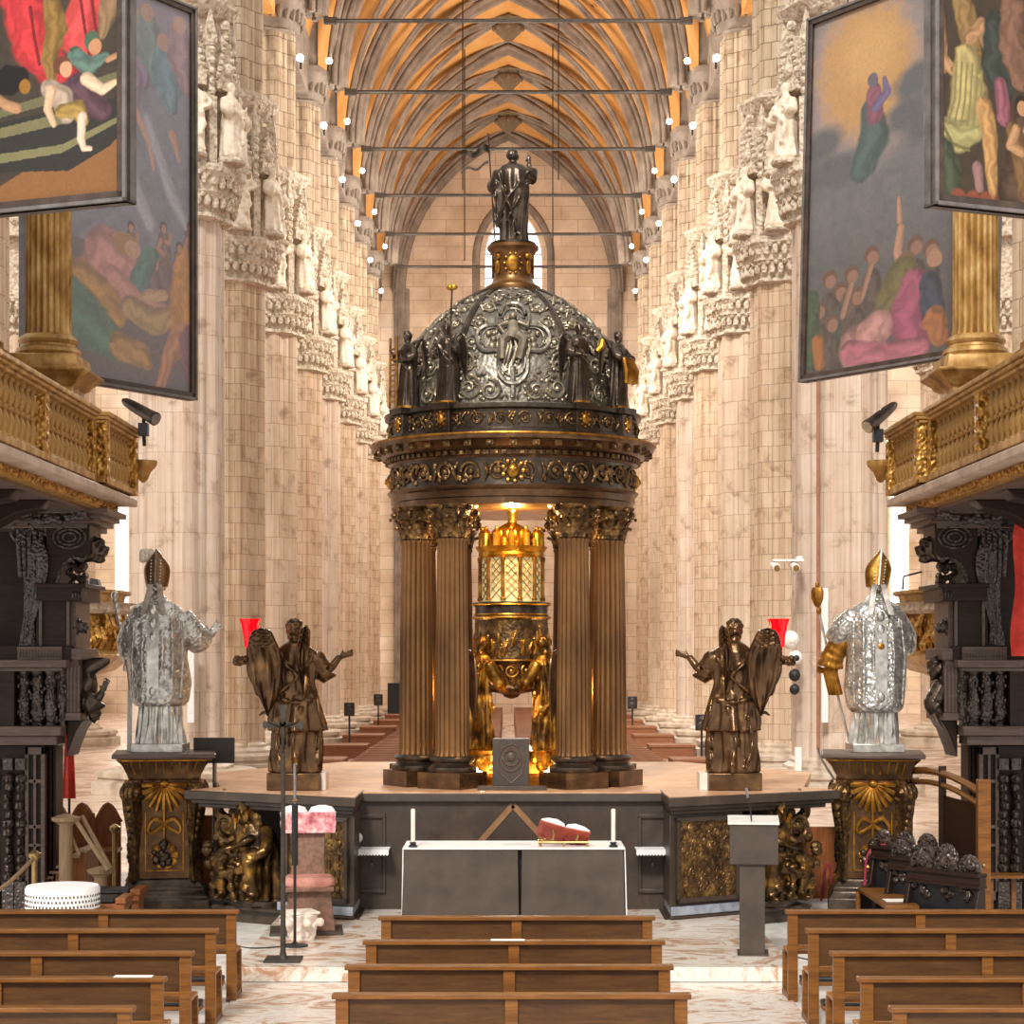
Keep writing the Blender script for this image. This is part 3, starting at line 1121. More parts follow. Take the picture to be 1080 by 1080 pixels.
# ------------------------------------------------------------------ nave pews and what stands among them
np0 = thing('nave_pew', 'brown wooden nave pew in the long rows beyond the ciborium', 'pew', group='brown pews filling the nave')
MB().box(-2, -.05, .42, 2, .36, .47).build('seat', M['nave_pew'], np0)
MB().box(-2, -.12, .47, 2, -.06, .86).build('backrest', M['nave_pew'], np0)
MB().box(-2.03, -.2, .86, 2.03, -.02, .9).build('top_rail', M['nave_pew'], np0)
for s in (-1, 1):
    MB().box(s * 2 - .03, -.2, 0, s * 2 + .03, .38, .88).build('end_panel', M['nave_pew'], np0)
np0.location = (-2.35 + NX(47), 47, NF)
for i in range(60):
    y = 47 + i * 1.08
    for s in (-1, 1):
        if i or s > 0:
            dup(np0, (s * 2.35 + NX(y), y, NF))
b0 = None
for k, y in enumerate([64.4] + NAVE_Y[2:]):
    for s in (-1, 1):
        loc = (s * 6.1 + NX(y), y - .9, NF)
        if b0 is None:
            b0 = thing('pillar_bench', 'low brown wooden bench beside the foot of a nave pillar', 'bench', loc, group='low benches at the feet of the pillars')
            MB().box(-.85, -1, .42, .85, 1, .5).build('seat', M['nave_pew'], b0)
            MB().box(-.8, -.95, 0, .8, -.88, .42).build('front_board', M['nave_pew'], b0)
            for q in (-1, 1):
                MB().box(q * .8 - .04, -.86, 0, q * .8 + .04, .95, .42).build('side_board', M['nave_pew'], b0)
        else:
            dup(b0, loc)

def speaker(px, py, Y, h, label):
    p = W(px, py, Y)
    o = thing('speaker_stand', label, 'loudspeaker', (p.x, Y, NF), 0, 'loudspeakers on poles in the nave')
    z = p.z - NF
    k = h * Y / F
    MB().box(-k * .38, -.15, z - k / 2, k * .38, .15, z + k / 2).build('speaker_box', M['black'], o, .02)
    for q, r in ((-.2, .3), (.2, .2)):
        MB().lathe([(k * r, 0), (k * r, .03), (k * r * .5, .02)], 16, (0, -.17, z + q * k), mat=None).build('speaker_cone', M['screen'], o) if False else MB().ball((0, -.15, z + q * k), (k * r, .04, k * r), 14).build('speaker_cone', M['screen'], o)
    MB().tube([(0, 0, .03), (0, 0, z - k / 2)], .04, 8).build('pole', M['black'], o)
    MB().lathe([(.3, 0), (.3, .03), (.05, .05)], 14).build('foot', M['black'], o)


speaker(368.5, 748, 80, 14, 'black loudspeaker on pole just right of the angel above the chair')
speaker(399, 738, 98, 12, 'black loudspeaker on pole just left of the ciborium columns')
speaker(740, 762, 72, 17, 'black loudspeaker on pole close beside the angel above the lectern')
speaker(667, 741, 96, 13, 'black loudspeaker on pole just right of the ciborium columns')
p = W(415, 747, 116.5)
tag(MB().box(p.x - .35, 116.5, NF, p.x + .35, 117.0, NF + 2.2).build('confessional', M['black']), 'dark cabinet far down the nave behind the left columns', 'cabinet')


# ------------------------------------------------------------------ the ciborium (round bronze temple over the altar)
CY = 25.45
CX = .012
cib = thing('ciborium', 'large round domed bronze ciborium on fluted columns in the centre', 'ciborium', (CX, CY, PT))
def zr(py, Y=CY): return Zc(py, Y) - PT
RC = 1.43
ANG = [math.radians(a) for q in (0, 90, 180, 270) for a in (45 - 13.4 + q, 45 + 13.4 + q)]   # measured from the front
def pol(a, r): return Vector((r * math.sin(a), -r * math.cos(a), 0))


zc1 = 3.50          # top of the capitals above the platform
colm = fluted(.215, zc1 - .40 - .42, 22, .86).mesh('column_shaft')
colm.materials.append(M['column'])
capm = corinthian(.185, .42).mesh('capital')
capm.materials.append(M['bronze_rough'])
bs = MB()
bs.lathe([(.305, .2), (.315, .22), (.31, .26), (.27, .275), (.25, .3), (.255, .32), (.28, .335), (.285, .36), (.265, .385), (.235, .4)], 28)
basm = bs.mesh('column_base')
basm.materials.append(M['bronze_dark'])
ps = MB()
ps.box(-.31, -.31, 0, .31, .31, .2)
plim = ps.mesh('plinth')
plim.materials.append(M['bronze'])
for a in ANG:
    p = pol(a, RC)
    c = bpy.data.objects.new('column', colm)
    COL.objects.link(c)
    c.parent = cib
    c.location = (p.x, p.y, .40)
    c.rotation_euler = (0, 0, a)
    for nm, me, z in (('capital', capm, zc1 - .42 - .40), ('column_base', basm, -.40), ('plinth', plim, -.40)):
        o = bpy.data.objects.new(nm, me)
        COL.objects.link(o)
        o.parent = c
        o.location = (0, 0, z)
# entablature
e = MB()
e.lathe([(1.22, zc1), (1.56, zc1), (1.56, zc1 + .08), (1.585, zc1 + .09), (1.585, zc1 + .17), (1.61, zc1 + .19), (1.63, zc1 + .225), (1.22, zc1 + .23)], 96)
e.build('architrave', M['bronze'], cib, angle=30)
zf0, zf1 = zc1 + .225, zc1 + .56
e = MB()
e.lathe([(1.2, zf0), (1.57, zf0), (1.55, zf0 + .16), (1.57, zf1), (1.2, zf1)], 96)
fr = e.build('frieze', M['bronze_dark'], cib)
def cyl(r0):
    return lambda a, z, h=0: Vector(((r0 + h) * math.sin(a), -(r0 + h) * math.cos(a), z))
def scroll_band(m, f, r0, z0, z1, n, rr, skip=()):
    """running acanthus scrolls on a drum"""
    zm, R = (z0 + z1) / 2, (z1 - z0) * .4
    for i in range(n):
        a = 2 * PI * (i + .5) / n
        hd = 1 if i % 2 else -1
        c = f(a, zm, .015)
        u = Vector((math.cos(a), math.sin(a), 0))
        m.spiral(c, u, (0, 0, 1), R, 1.7, rr, 24, hd, PI * (0 if hd > 0 else 1))
        m.ball(f(a, zm, .01), (rr * 2, rr * 2, rr * 2), 8)
        for q in range(7):
            b = a + (rnd.random() - .5) * 2.1 * PI / n
            z = zm + rnd.uniform(-1, 1) * R * 1.05
            m.ball(f(b, z, .008), (rr * 1.4, rr * 1.4, rr * 1.9), 6)
        b = 2 * PI * i / n
        m.tube([f(b, zm - R, .01), f(b + .03 * hd, zm, .03), f(b, zm + R, .01)], [rr * .6, rr * 1.5, rr * .6], 6)
s_ = MB()
scroll_band(s_, cyl(1.56), 1.56, zf0 + .02, zf1 - .02, 28, .021)
s_.build('scroll_relief', M['bronze_rough'], fr)
k_ = MB()
for q in range(4):
    a = q * PI / 2
    T = Matrix.Rotation(a, 4, 'Z')
    k_.ball((0, -1.58, (zf0 + zf1) / 2), (.08, .07, .1), 12, T)
    for i in range(9):
        b = i * 2 * PI / 9
        k_.ball((.125 * math.cos(b), -1.57, (zf0 + zf1) / 2 + .13 * math.sin(b)), .032, 6, T)
    for s in (-1, 1):
        k_.ball((s * .03, -1.645, (zf0 + zf1) / 2 + .02), .014, 6, T)
    k_.ball((0, -1.65, (zf0 + zf1) / 2 - .01), (.015, .02, .03), 6, T)
k_.build('mask', M['gold_worn'], fr)
zk = zf1
e = MB()
e.lathe([(1.2, zk), (1.58, zk), (1.6, zk + .025), (1.62, zk + .03), (1.62, zk + .085), (1.66, zk + .09), (1.72, zk + .13), (1.8, zk + .2), (1.83, zk + .21), (1.845, zk + .255), (1.84, zk + .29), (1.2, zk + .30)], 96)
cor = e.build('cornice', M['bronze'], cib, angle=30)
d_ = MB()
for i in range(96):
    T = Matrix.Rotation(2 * PI * i / 96, 4, 'Z')
    d_.box(-.03, -1.66, zk + .035, .03, -1.6, zk + .082, T)
for i in range(40):
    T = Matrix.Rotation(2 * PI * i / 40, 4, 'Z')
    d_.box(-.045, -1.79, zk + .125, .045, -1.64, zk + .195, T)
    d_.ball((0, -1.79, zk + .15), .03, 6, T)
d_.build('dentils', M['bronze_rough'], cor)
e = MB()
e.loft([[(1.846 * math.cos(a) , 1.846 * math.sin(a), 0) for a in [2 * PI * i / 96 for i in range(96)]]] * 2, caps=False) if False else None
e.tube([(1.842 * math.cos(2 * PI * i / 96), 1.842 * math.sin(2 * PI * i / 96), zk + .272) for i in range(97)], .016, 6)
e.build('gilt_edge', M['gold_worn'], cor)
# attic drum with pedestals under the angels
za = zk + .295
ATT = [a for a in ANG]
e = MB()
zt = za + .36
e.lathe([(1.2, za), (1.66, za), (1.66, za + .05), (1.6, za + .07), (1.6, zt - .07), (1.66, zt - .05), (1.67, zt), (1.2, zt + .01)], 96)
att = e.build('attic', M['bronze_dark'], cib, angle=30)
s_ = MB()
scroll_band(s_, cyl(1.6), 1.6, za + .08, zt - .08, 34, .013)
s_.build('attic_relief', M['bronze_rough'], att)
for a in ATT:
    T = Matrix.Rotation(a, 4, 'Z')
    e = MB()
    e.box(-.14, -1.72, za, .14, -1.4, za + .05, T)
    e.box(-.12, -1.69, za + .05, .12, -1.4, zt - .06, T)
    e.box(-.15, -1.74, zt - .06, .15, -1.4, zt + .02, T)
    e.build('angel_pedestal', M['bronze_dark'], att, .006)
    g = MB()
    g.ball((0, -1.7, (za + zt) / 2), (.05, .03, .075), 10, T)
    for i in range(8):
        b = i * PI / 4
        g.ball((.065 * math.cos(b), -1.695, (za + zt) / 2 + .09 * math.sin(b)), .018, 6, T)
    g.build('gilt_boss', M['gold_worn'], att)
# dome
zd, HD, RD = zt, 1.66, 1.40
def dome(a, t, h=0):
    """t 0 at the springing, 1 at the crown"""
    b = t * PI / 2 * .88
    r = RD * math.cos(b) + h * math.cos(b)
    return Vector((r * math.sin(a), -r * math.cos(a), zd + .03 + HD * math.sin(b) + h * math.sin(b)))


e = MB()
e.lathe([(1.5, zd - .02), (1.5, zd + .03)] + [(dome(PI / 2, i / 24).x, dome(0, i / 24).z) for i in range(25)], 96)
dm = e.build('dome', M['dome'], cib)
r_m = MB()
for a in ATT:
    for o, r in ((-.022, .016), (.022, .016), (0, .026)):
        r_m.tube([dome(a + o / max(.25, math.cos(t / 20 * PI / 2 * .88)), t / 20, .01) for t in range(21)], r, 6)
r_m.build('dome_ribs', M['bronze_dark'], dm)
def on_dome(a0, u, v, h=0.):
    """a point u metres sideways and v metres up along the dome from azimuth a0"""
    t = max(0., min(1., v / 2.05))
    b = t * PI / 2 * .88
    return dome(a0 + u / max(.2, RD * math.cos(b)), t, h)
for q in range(4):
    a0 = q * PI / 2
    rel, cart, cartf, nar = MB(), MB(), MB(), MB()
    # cross shaped cartouche outline with lobed arms
    def outl(k):
        w0, w1, s0, s1 = .3 * k, .41 * k, .25 * k, .42 * k
        pts = []
        def arc(cx, cz, r, a1, a2, n=9):
            for i in range(n):
                b = lerp(a1, a2, i / (n - 1))
                pts.append((cx + r * math.cos(b), cz + r * math.sin(b)))
        arc(0, -s1, w0 * .8, PI, 2 * PI)
        pts.extend([(w0 * .8, -.2 * k), (s1, -.2 * k)])
        arc(s1, 0, .2 * k, -PI / 2, PI / 2)
        pts.extend([(w0 * .9, .2 * k), (w0 * .9, s1), (.2 * k, s1)])
        arc(0, s1 + .02, .2 * k, 0, PI)
        pts.extend([(-.2 * k, s1), (-w0 * .9, s1), (-w0 * .9, .2 * k), (-s1, .2 * k)])
        arc(-s1, 0, .2 * k, PI / 2, 3 * PI / 2)
        pts.extend([(-w0 * .8, -.2 * k)])
        return pts
    P = [(x, z * 1.15) for x, z in outl(.74)]
    vc = .76
    ring = [on_dome(a0, x, vc + z, .03) for x, z in P]
    cart.tube(ring + [ring[0], ring[1]], .03, 6)
    ring = [on_dome(a0, x * .84, vc + z * .84, .02) for x, z in P]
    cart.tube(ring + [ring[0], ring[1]], .014, 6)
    cart.tube([on_dome(a0, 0, .05, .02), on_dome(a0, 0, .4, .02)], .035, 6)
    # quatrefoil near the crown
    for dx, dz in ((-.13, 0), (.13, 0), (0, .09), (0, -.09)):
        pts = [on_dome(a0, dx + .1 * math.cos(b), 1.62 + dz + .075 * math.sin(b), .02) for b in [i * PI / 6 for i in range(13)]]
        cart.tube(pts, .014, 6)
    cart.tube([on_dome(a0, 0, 1.42, .02), on_dome(a0, 0, 1.75, .02)], .03, 6)
    cart.tube([on_dome(a0, -.14, 1.62, .02), on_dome(a0, .14, 1.62, .02)], .03, 6)
    # seated figure on clouds inside the cartouche
    ru = random.Random(80 + q)
    def bl(u, v, r, h=.02): cartf.ball(on_dome(a0, u, vc + v, h), r, 8)
    cartf.tube([on_dome(a0, 0, vc + .2, .04), on_dome(a0, .01, vc + .06, .07), on_dome(a0, -.02, vc - .06, .06)], [.05, .085, .1], 10)
    bl(.0, .29, .05, .05)
    for s in (-1, 1):
        cartf.tube([on_dome(a0, s * .04, vc + .0, .06), on_dome(a0, s * .12, vc - .1, .12), on_dome(a0, s * .1 - .03, vc - .28, .05)], [.075, .065, .045], 8)
        cartf.tube([on_dome(a0, s * .07, vc + .19, .05), on_dome(a0, s * .17, vc + .12, .07), on_dome(a0, s * (.2 if s > 0 else .1), vc + (.24 if s > 0 else .02), .06)], [.035, .032, .022], 8)
        bl(s * .24, -.02, .045)
        bl(s * .26, -.1, .06, .0)
        bl(s * .3, .06, .04)
    for i in range(6):
        u = ru.uniform(-.14, .14)
        cartf.tube([on_dome(a0, u, vc - .02, .07), on_dome(a0, u * 1.3 + .03, vc - .17, .1), on_dome(a0, u * 1.4 - .02, vc - .33, .03)], [.012, .022, .012], 6)
    for i in range(40):
        b = ru.random() * 6.3
        rr = ru.uniform(.26, .36)
        bl(rr * .75 * math.cos(b), rr * 1.05 * math.sin(b), ru.uniform(.016, .035), .0)
    # scrolls at the foot of the bay and smaller ones higher up
    for s in (-1, 1):
        for u, v, R in ((.55, .17, .15), (.28, .14, .13), (.6, .46, .12), (.52, .72, .1), (.42, .98, .09), (.3, 1.25, .08), (.2, 1.45, .05)):
            c = on_dome(a0, s * u, v, .015)
            uu = (on_dome(a0, s * u + .05, v) - on_dome(a0, s * u - .05, v)).normalized()
            vv = (on_dome(a0, s * u, v + .05) - on_dome(a0, s * u, v - .05)).normalized()
            rel.spiral(c, uu, vv, R, 1.5, .022, 20, s, PI / 2)
            for i in range(6):
                b = rnd.random() * 6.3
                rel.ball(c + uu * (R * 1.1 * math.cos(b)) + vv * (R * 1.1 * math.sin(b)), .022, 6)
    # narrow bays
    a1 = a0 + PI / 4
    for v, R in ((.15, .17), (.45, .15), (.75, .13), (1.02, .11), (1.27, .08), (1.48, .06)):
        for s in (-1, 1):
            u = s * R * .75
            c = on_dome(a1, u, v, .012)
            uu = (on_dome(a1, u + .05, v) - on_dome(a1, u - .05, v)).normalized()
            vv = (on_dome(a1, u, v + .05) - on_dome(a1, u, v - .05)).normalized()
            nar.spiral(c, uu, vv, R * .7, 1.5, .018, 18, s, 0)
        nar.ball(on_dome(a1, 0, v + R * .5, .01), (.035, .035, .05), 8)
    rq = random.Random(70 + q)
    for i in range(260):
        u, v = rq.uniform(-.74, .74), rq.uniform(.04, 1.6)
        lim = .52 * RD * math.cos(min(v / 2.05, 1) * PI / 2 * .88)
        if abs(u) > lim - .04 or (abs(u) < .36 and .36 < v < 1.2):
            continue
        b = rq.random() * 6.3
        p0, p1, p2 = [on_dome(a0, u + d * math.cos(b), v + d * math.sin(b), h) for d, h in ((-.045, 0), (0, .025), (.045, 0))]
        rel.tube([p0, p1, p2], [.008, .02, .006], 5)
    for i in range(90):
        v = rq.uniform(.04, 1.6)
        lim = .2 * RD * math.cos(min(v / 2.05, 1) * PI / 2 * .88)
        u = rq.uniform(-lim, lim)
        b = rq.random() * 6.3
        nar.tube([on_dome(a1, u + d * math.cos(b), v + d * math.sin(b), h) for d, h in ((-.04, 0), (0, .022), (.04, 0))], [.008, .018, .006], 5)
    rel.build('bay_relief', M['dome_relief'], dm)
    nar.build('narrow_bay_relief', M['dome_relief'], dm)
    cart.build('cartouche', M['dome'], dm)
    cartf.build('cartouche_figure', M['dome_relief'], dm)
# crowning pedestal
zp = zd + HD * math.sin(PI / 2 * .88)
e = MB()
e.lathe([(.3, zp - .12), (.37, zp + .02), (.36, zp + .07), (.3, zp + .1), (.27, zp + .14), (.255, zp + .2), (.26, zp + .42), (.27, zp + .48), (.31, zp + .54), (.335, zp + .56), (.335, zp + .6), (.25, zp + .61)], 40)
cp = e.build('crown_pedestal', M['column'], cib)
g = MB()
for i in range(4):
    T = Matrix.Rotation(PI / 2 * i, 4, 'Z')
    g.ball((0, -.26, zp + .34), (.09, .02, .11), 12, T)
    for b in range(10):
        g.ball((.11 * math.cos(b * PI / 5), -.262, zp + .34 + .13 * math.sin(b * PI / 5)), .018, 6, T)
    T = Matrix.Rotation(PI / 4 + PI / 2 * i, 4, 'Z')
    g.ball((0, -.28, zp + .44), (.05, .04, .05), 8, T)
    g.ball((0, -.28, zp + .3), (.035, .03, .1), 8, T)
g.build('gilt_relief', M['gold_worn'], cp)
CROWN = PT + zp + .61
ATT_TOP = PT + zt + .02
# coffered gilded ceiling inside
e = MB()
e.lathe([(.02, zc1 + .30), (1.2, zc1 + .18), (1.22, zc1 + .02), (1.25, zc1 + .3), (.02, zc1 + .36)], 48)
e.build('inner_ceiling', M['gold_worn'], cib)
e = MB()
e.lathe([(.02, zc1 - .1), (.05, zc1 - .14), (.06, zc1 - .05), (.1, zc1 + .02), (.16, zc1 + .2), (.02, zc1 + .3)], 16)
for i in range(8):
    T = Matrix.Rotation(PI / 4 * i, 4, 'Z')
    e.lathe([(.01, zc1 - .06), (.06, zc1 - .02), (.09, zc1 + .08), (.07, zc1 + .2)], 10, (0, -.75, 0), mat=T)
e.build('ceiling_pendants', M['gold'], cib)
e = MB()
e.lathe([(1.0, zc1 - .004), (1.5, zc1 - .004), (1.5, zc1 + .004), (1.0, zc1 + .004)], 64)
e.build('gilded_soffit', M['gold_worn'], cib)
lamp('ciborium_lamp', 'POINT', (CX, CY - .75, PT + zc1 - .15), 60, (1.0, .7, .32), .08)
for s in (-1, 1):
    lamp('ciborium_uplight', 'POINT', (CX + s * .42, CY - 1.12, PT + .2), 26, (1.0, .68, .28), .05)
    lamp('ciborium_side_lamp', 'POINT', (CX + s * 1.0, CY + .1, PT + 1.2), 26, (1.0, .66, .28), .08)

# bronze Christ on the crown, seen from behind
st = thing('risen_figure', 'dark bronze robed statue with raised hand and staff crowning the dome', 'statue', (CX, CY, CROWN), PI)
m = MB()
k = 1.23 / 1.95
def sc(lv, k): return [tuple(q * k if i < 5 else q for i, q in enumerate(l)) for l in lv]
robe(m, sc([(0, .3, .24, 0, 0, .9), (.3, .27, .22, 0, 0, 1.1), (.7, .3, .23, 0, 0, 1.1), (1.05, .33, .25, -.02, 0, 1), (1.35, .33, .22, 0, 0, .8), (1.55, .32, .19, 0, 0, .5), (1.66, .22, .14, 0, 0, .3), (1.72, .08, .08, 0, 0, 0), (1.8, .075, .075, 0, 0, 0)], k), 7, .16, 5, 30, 60)
head(m, (0, -.02 * k, 1.84 * k), .3 * k, 0, 1, 1, 4)
arm(m, Vector((-.26, 0, 1.56)) * k, Vector((-.37, -.08, 1.42)) * k, Vector((-.33, -.16, 1.74)) * k, (.06, .05, .035), .5, (0, 0, 1), (1, 0, 0), .15)
arm(m, Vector((.27, 0, 1.55)) * k, Vector((.36, -.05, 1.25)) * k, Vector((.4, -.22, 1.28)) * k, (.06, .05, .035), .6, (0, -1, .2), (0, 0, 1), .13, .8)
for pts in ([(-.3, .05, 1.5), (-.1, .24, 1.2), (.2, .25, .8), (.28, .1, .4)], [(-.32, .1, 1.3), (-.1, .25, .9), (.15, .25, .45)], [(.3, .1, 1.5), (.2, .24, 1.1), (.0, .27, .6), (-.1, .24, .2)], [(.34, .1, 1.3), (.37, .12, .8), (.34, .1, .35)]):
    sash(m, [Vector(p) * k for p in pts], .036 * k)
m.sculpt('draped_body', M['bronze_dark'], st, .013, 2)
MB().lathe([(.3, -.001), (.3, .03), (.25, .05)], 20).build('footing', M['bronze_dark'], st)
x0 = .46 * k
MB().tube([(x0 - .06, -.2 * k, .03), (x0 + .035, -.2 * k, 1.5)], .011, 6).build('staff', M['bronze_dark'], st)
fl = MB()
rr = []
for i in range(16):
    t = i / 15
    x = x0 + .03 + t * .36
    z = 1.29 - .07 * t + .035 * math.sin(t * 9)
    hh = .05 * (1 - t * .5)
    y = -.2 * k + .03 * math.sin(t * 7)
    rr.append([(x, y - .008, z - hh), (x, y + .008, z - hh), (x, y + .008, z + hh), (x, y - .008, z + hh)])
fl.loft(rr)
rr = []
for i in range(16):
    t = i / 15
    x = x0 + .03 + t * .36
    z = 1.1 - .1 * t + .03 * math.sin(t * 9 + 1)
    hh = .02 * (1 - t * .3)
    rr.append([(x, -.13 - .008, z - hh), (x, -.13 + .008, z - hh), (x, -.13 + .008, z + hh), (x, -.13 - .008, z + hh)])
fl.loft(rr)
fl.build('banner', M['bronze_dark'], st)


# angels on the attic, each with an instrument
def small_angel(a, H, label, seed, tool, arms):
    p = pol(a, 1.55)
    face = a + {0: 0.}.get(0)
    o = thing('dome_angel', label, 'angel statue', (CX + p.x, CY + p.y, ATT_TOP), face, 'bronze angels around the dome')
    k = H / 1.95
    m = MB()
    robe(m, sc([(0, .3, .24, 0, 0, 1.2), (.35, .27, .22, 0, 0, 1), (.9, .26, .2, .03, 0, .9), (1.2, .22, .17, .02, 0, .7), (1.5, .27, .18, 0, 0, .5), (1.64, .2, .14, 0, 0, .3), (1.7, .08, .08, 0, 0, 0), (1.8, .075, .075, 0, 0, 0)], k), 7, .15, seed, 22, 44)
    head(m, (0, -.02 * k, 1.86 * k), .27 * k, arms[2], 1, 0, seed)
    arm(m, Vector((-.24, 0, 1.55)) * k, Vector(arms[0][0]) * k, Vector(arms[0][1]) * k, (.075 * k, .06 * k, .045 * k), .4, None, (0, 0, 1), .17 * k)
    arm(m, Vector((.24, 0, 1.55)) * k, Vector(arms[1][0]) * k, Vector(arms[1][1]) * k, (.075 * k, .06 * k, .045 * k), .4, None, (0, 0, 1), .17 * k)
    sash(m, [Vector(q) * k for q in [(-.2, -.15, 1.5), (.05, -.22, 1.2), (.22, -.1, .95), (.1, .2, .8)]], .05 * k)
    m.sculpt('draped_body', M['bronze_dark'], o, .012, 1)
    for s in (-1, 1):
        wm = MB()
        wing(wm, [(s * .08 * k, .17 * k, 1.5 * k), (s * .2 * k, .26 * k, 1.78 * k), (s * .36 * k, .3 * k, 1.7 * k), (s * .42 * k, .32 * k, 1.2 * k), (s * .34 * k, .34 * k, .6 * k)],
             [.06 * k, .2 * k, .3 * k, .28 * k, .03 * k], (-s * .9, .1, -.5), .05 * k, 20, 24, 6)
        wm.build('wing', M['bronze_dark'], o)
    tool(o, k)
    MB().lathe([(.3 * k, 0), (.3 * k, .03), (.2 * k, .04)], 12).build('gilt_base', M['gold_worn'], o)


def t_ladder(o, k):
    m = MB()
    for x in (-.09, .09):
        m.tube([(x - .12, -.3 * k, .02), (x - .12, -.28 * k, 1.85 * k)], .016, 6)
    for i in range(11):
        m.tube([(-.21, -.29 * k, .1 + i * .066), (-.03, -.29 * k, .1 + i * .066)], .011, 6)
    m.build('ladder', M['gold_worn'], o)
def t_sponge(o, k):
    m = MB().tube([(.12, -.3 * k, .03), (.17, -.3 * k, 1.36)], .012, 6)
    st_ = m.build('reed', M['bronze_dark'], o)
    MB().ball((.145, -.3 * k, 1.4), (.05, .05, .04), 10).ball((.2, -.3 * k, 1.4), (.045, .05, .04), 10).build('gilt_sponge', M['gold'], st_)
def t_gaunt(o, k):
    MB().tube([(.3 * k, -.34 * k, 1.3 * k), (.42 * k, -.36 * k, 1.42 * k), (.46 * k, -.36 * k, 1.6 * k)], [.03, .045, .035], 8).build('gilt_gauntlet', M['gold'], o)
def t_robe(o, k):
    m = MB()
    for i in range(6):
        m.tube([(-.3 * k + i * .08 * k, -.34 * k, 1.25 * k), (-.28 * k + i * .1 * k, -.4 * k, .95 * k), (-.22 * k + i * .1 * k, -.36 * k, (.62 + .05 * (i % 2)) * k)], [.03, .045, .03], 8)
    m.build('gilt_tunic', M['gold_worn'], o)


A1, A2 = math.radians(31.6), math.radians(58.4)
HA = .96
small_angel(-A2, HA, 'dark bronze angel with a gilded ladder, outermost on the left of the dome', 11, t_ladder, (((-.36, -.1, 1.3), (-.3, -.3, 1.45)), ((.36, -.05, 1.3), (.1, -.3, 1.2)), .3))
small_angel(-A1, HA, 'dark bronze angel holding a long reed topped by a gilded sponge', 12, t_sponge, (((-.34, -.1, 1.28), (-.12, -.3, 1.15)), ((.34, -.1, 1.3), (.26, -.3, 1.5)), .5))
small_angel(A1, HA, 'dark bronze angel holding up a small gilded gauntlet beside the dome', 13, t_gaunt, (((-.34, -.1, 1.28), (-.1, -.3, 1.2)), ((.36, -.14, 1.3), (.34, -.34, 1.35)), -.5))
small_angel(A2, HA, 'dark bronze angel carrying a gilded tunic, outermost on the right of the dome', 14, t_robe, (((-.34, -.16, 1.3), (-.2, -.34, 1.25)), ((.34, -.16, 1.3), (.2, -.34, 1.25)), -.3))

# ------------------------------------------------------------------ the round tabernacle inside
tb = thing('tabernacle', 'round gilded tabernacle tower held up inside the ciborium', 'tabernacle', (CX - .02, CY, PT))
def Zi(py): return Zc(py, CY) - PT
m = MB()
m.lathe([(.02, Zi(737)), (.09, Zi(735)), (.12, Zi(732)), (.3, Zi(729)), (.34, Zi(726)), (.31, Zi(722)), (.33, Zi(716)), (.42, Zi(706)), (.47, Zi(699)), (.48, Zi(697)), (.02, Zi(696))], 48)
bw = m.build('bowl', M['bronze_rough'], tb)
m = MB()
for i in range(14):
    a = 2 * PI * i / 14
    p = pol(a, .44)
    m.spiral(Vector((p.x, p.y, Zi(707))), (math.cos(a), math.sin(a), 0), (0, 0, 1), .085, 1.4, .015, 16, 1 if i % 2 else -1)
m.build('bowl_relief', M['gold_worn'], bw)
m = MB()
m.lathe([(.02, Zi(698)), (.485, Zi(698)), (.5, Zi(696.5)), (.475, Zi(695)), (.475, Zi(654)), (.5, Zi(652)), (.5, Zi(650)), (.02, Zi(650))], 48)
dr = m.build('drum', M['bronze_rough'], tb)
m = MB()
for z, r in ((696.5, .5), (651.5, .505), (700, .35)):
    m.tube([(r * math.cos(2 * PI * i / 48), r * math.sin(2 * PI * i / 48), Zi(z)) for i in range(49)], .014, 6)
rr_ = random.Random(5)
for i in range(64):
    a = 2 * PI * i / 64 + rr_.uniform(-.04, .04)
    z0 = Zi(694) + rr_.uniform(0, .2)
    p = pol(a, .47)
    q = pol(a + rr_.uniform(-.08, .08), .48)
    h = rr_.uniform(.08, .2)
    m.tube([(p.x, p.y, z0), (q.x, q.y, z0 + h * .5), (p.x, p.y, z0 + h)], [.018, .026, .014], 6)
    if i % 2:
        m.ball((p.x, p.y, z0 + h + .02), .018, 6)
m.build('figure_frieze', M['gold_worn'], dr)
m = MB()
m.lathe([(.02, Zi(650)), (.47, Zi(650)), (.47, Zi(640)), (.5, Zi(639)), (.51, Zi(636)), (.44, Zi(635)), (.02, Zi(635))], 48)
nb = m.build('neck_band', M['bronze_dark'], tb)
m = MB()
for z, r in ((638, .508), (648.5, .475)):
    m.tube([(r * math.cos(2 * PI * i / 48), r * math.sin(2 * PI * i / 48), Zi(z)) for i in range(49)], .013, 6)
m.build('gilt_mouldings', M['gold'], nb)
m = MB().lathe([(.02, Zi(635)), (.38, Zi(635)), (.38, Zi(588)), (.02, Zi(588))], 48)
lg = m.build('lattice_lantern', M['gold_glass'], tb)
m = MB()
for i in range(12):
    a = 2 * PI * (i + .5) / 12
    p = pol(a, .42)
    m.lathe([(.035, 0), (.035, .03), (.024, .04), (.022, .48), (.034, .52), (.034, .56)], 10, (p.x, p.y, Zi(634)))
    a = 2 * PI * i / 12
    for j in range(5):
        for hd in (-1, 1):
            pts = [pol(a + hd * (-.19 + .38 * q / 4), .388) + Vector((0, 0, Zi(632) + j * .1 + .15 * q / 4 * 1.0)) for q in range(5)]
            m.tube(pts, .006, 4)
m.build('lattice_columns', M['gold_worn'], lg)
m = MB()
m.lathe([(.02, Zi(589)), (.41, Zi(589)), (.43, Zi(586)), (.42, Zi(583)), (.45, Zi(580)), (.47, Zi(577)), (.02, Zi(577))], 48)
uc = m.build('upper_cornice', M['gold'], tb)
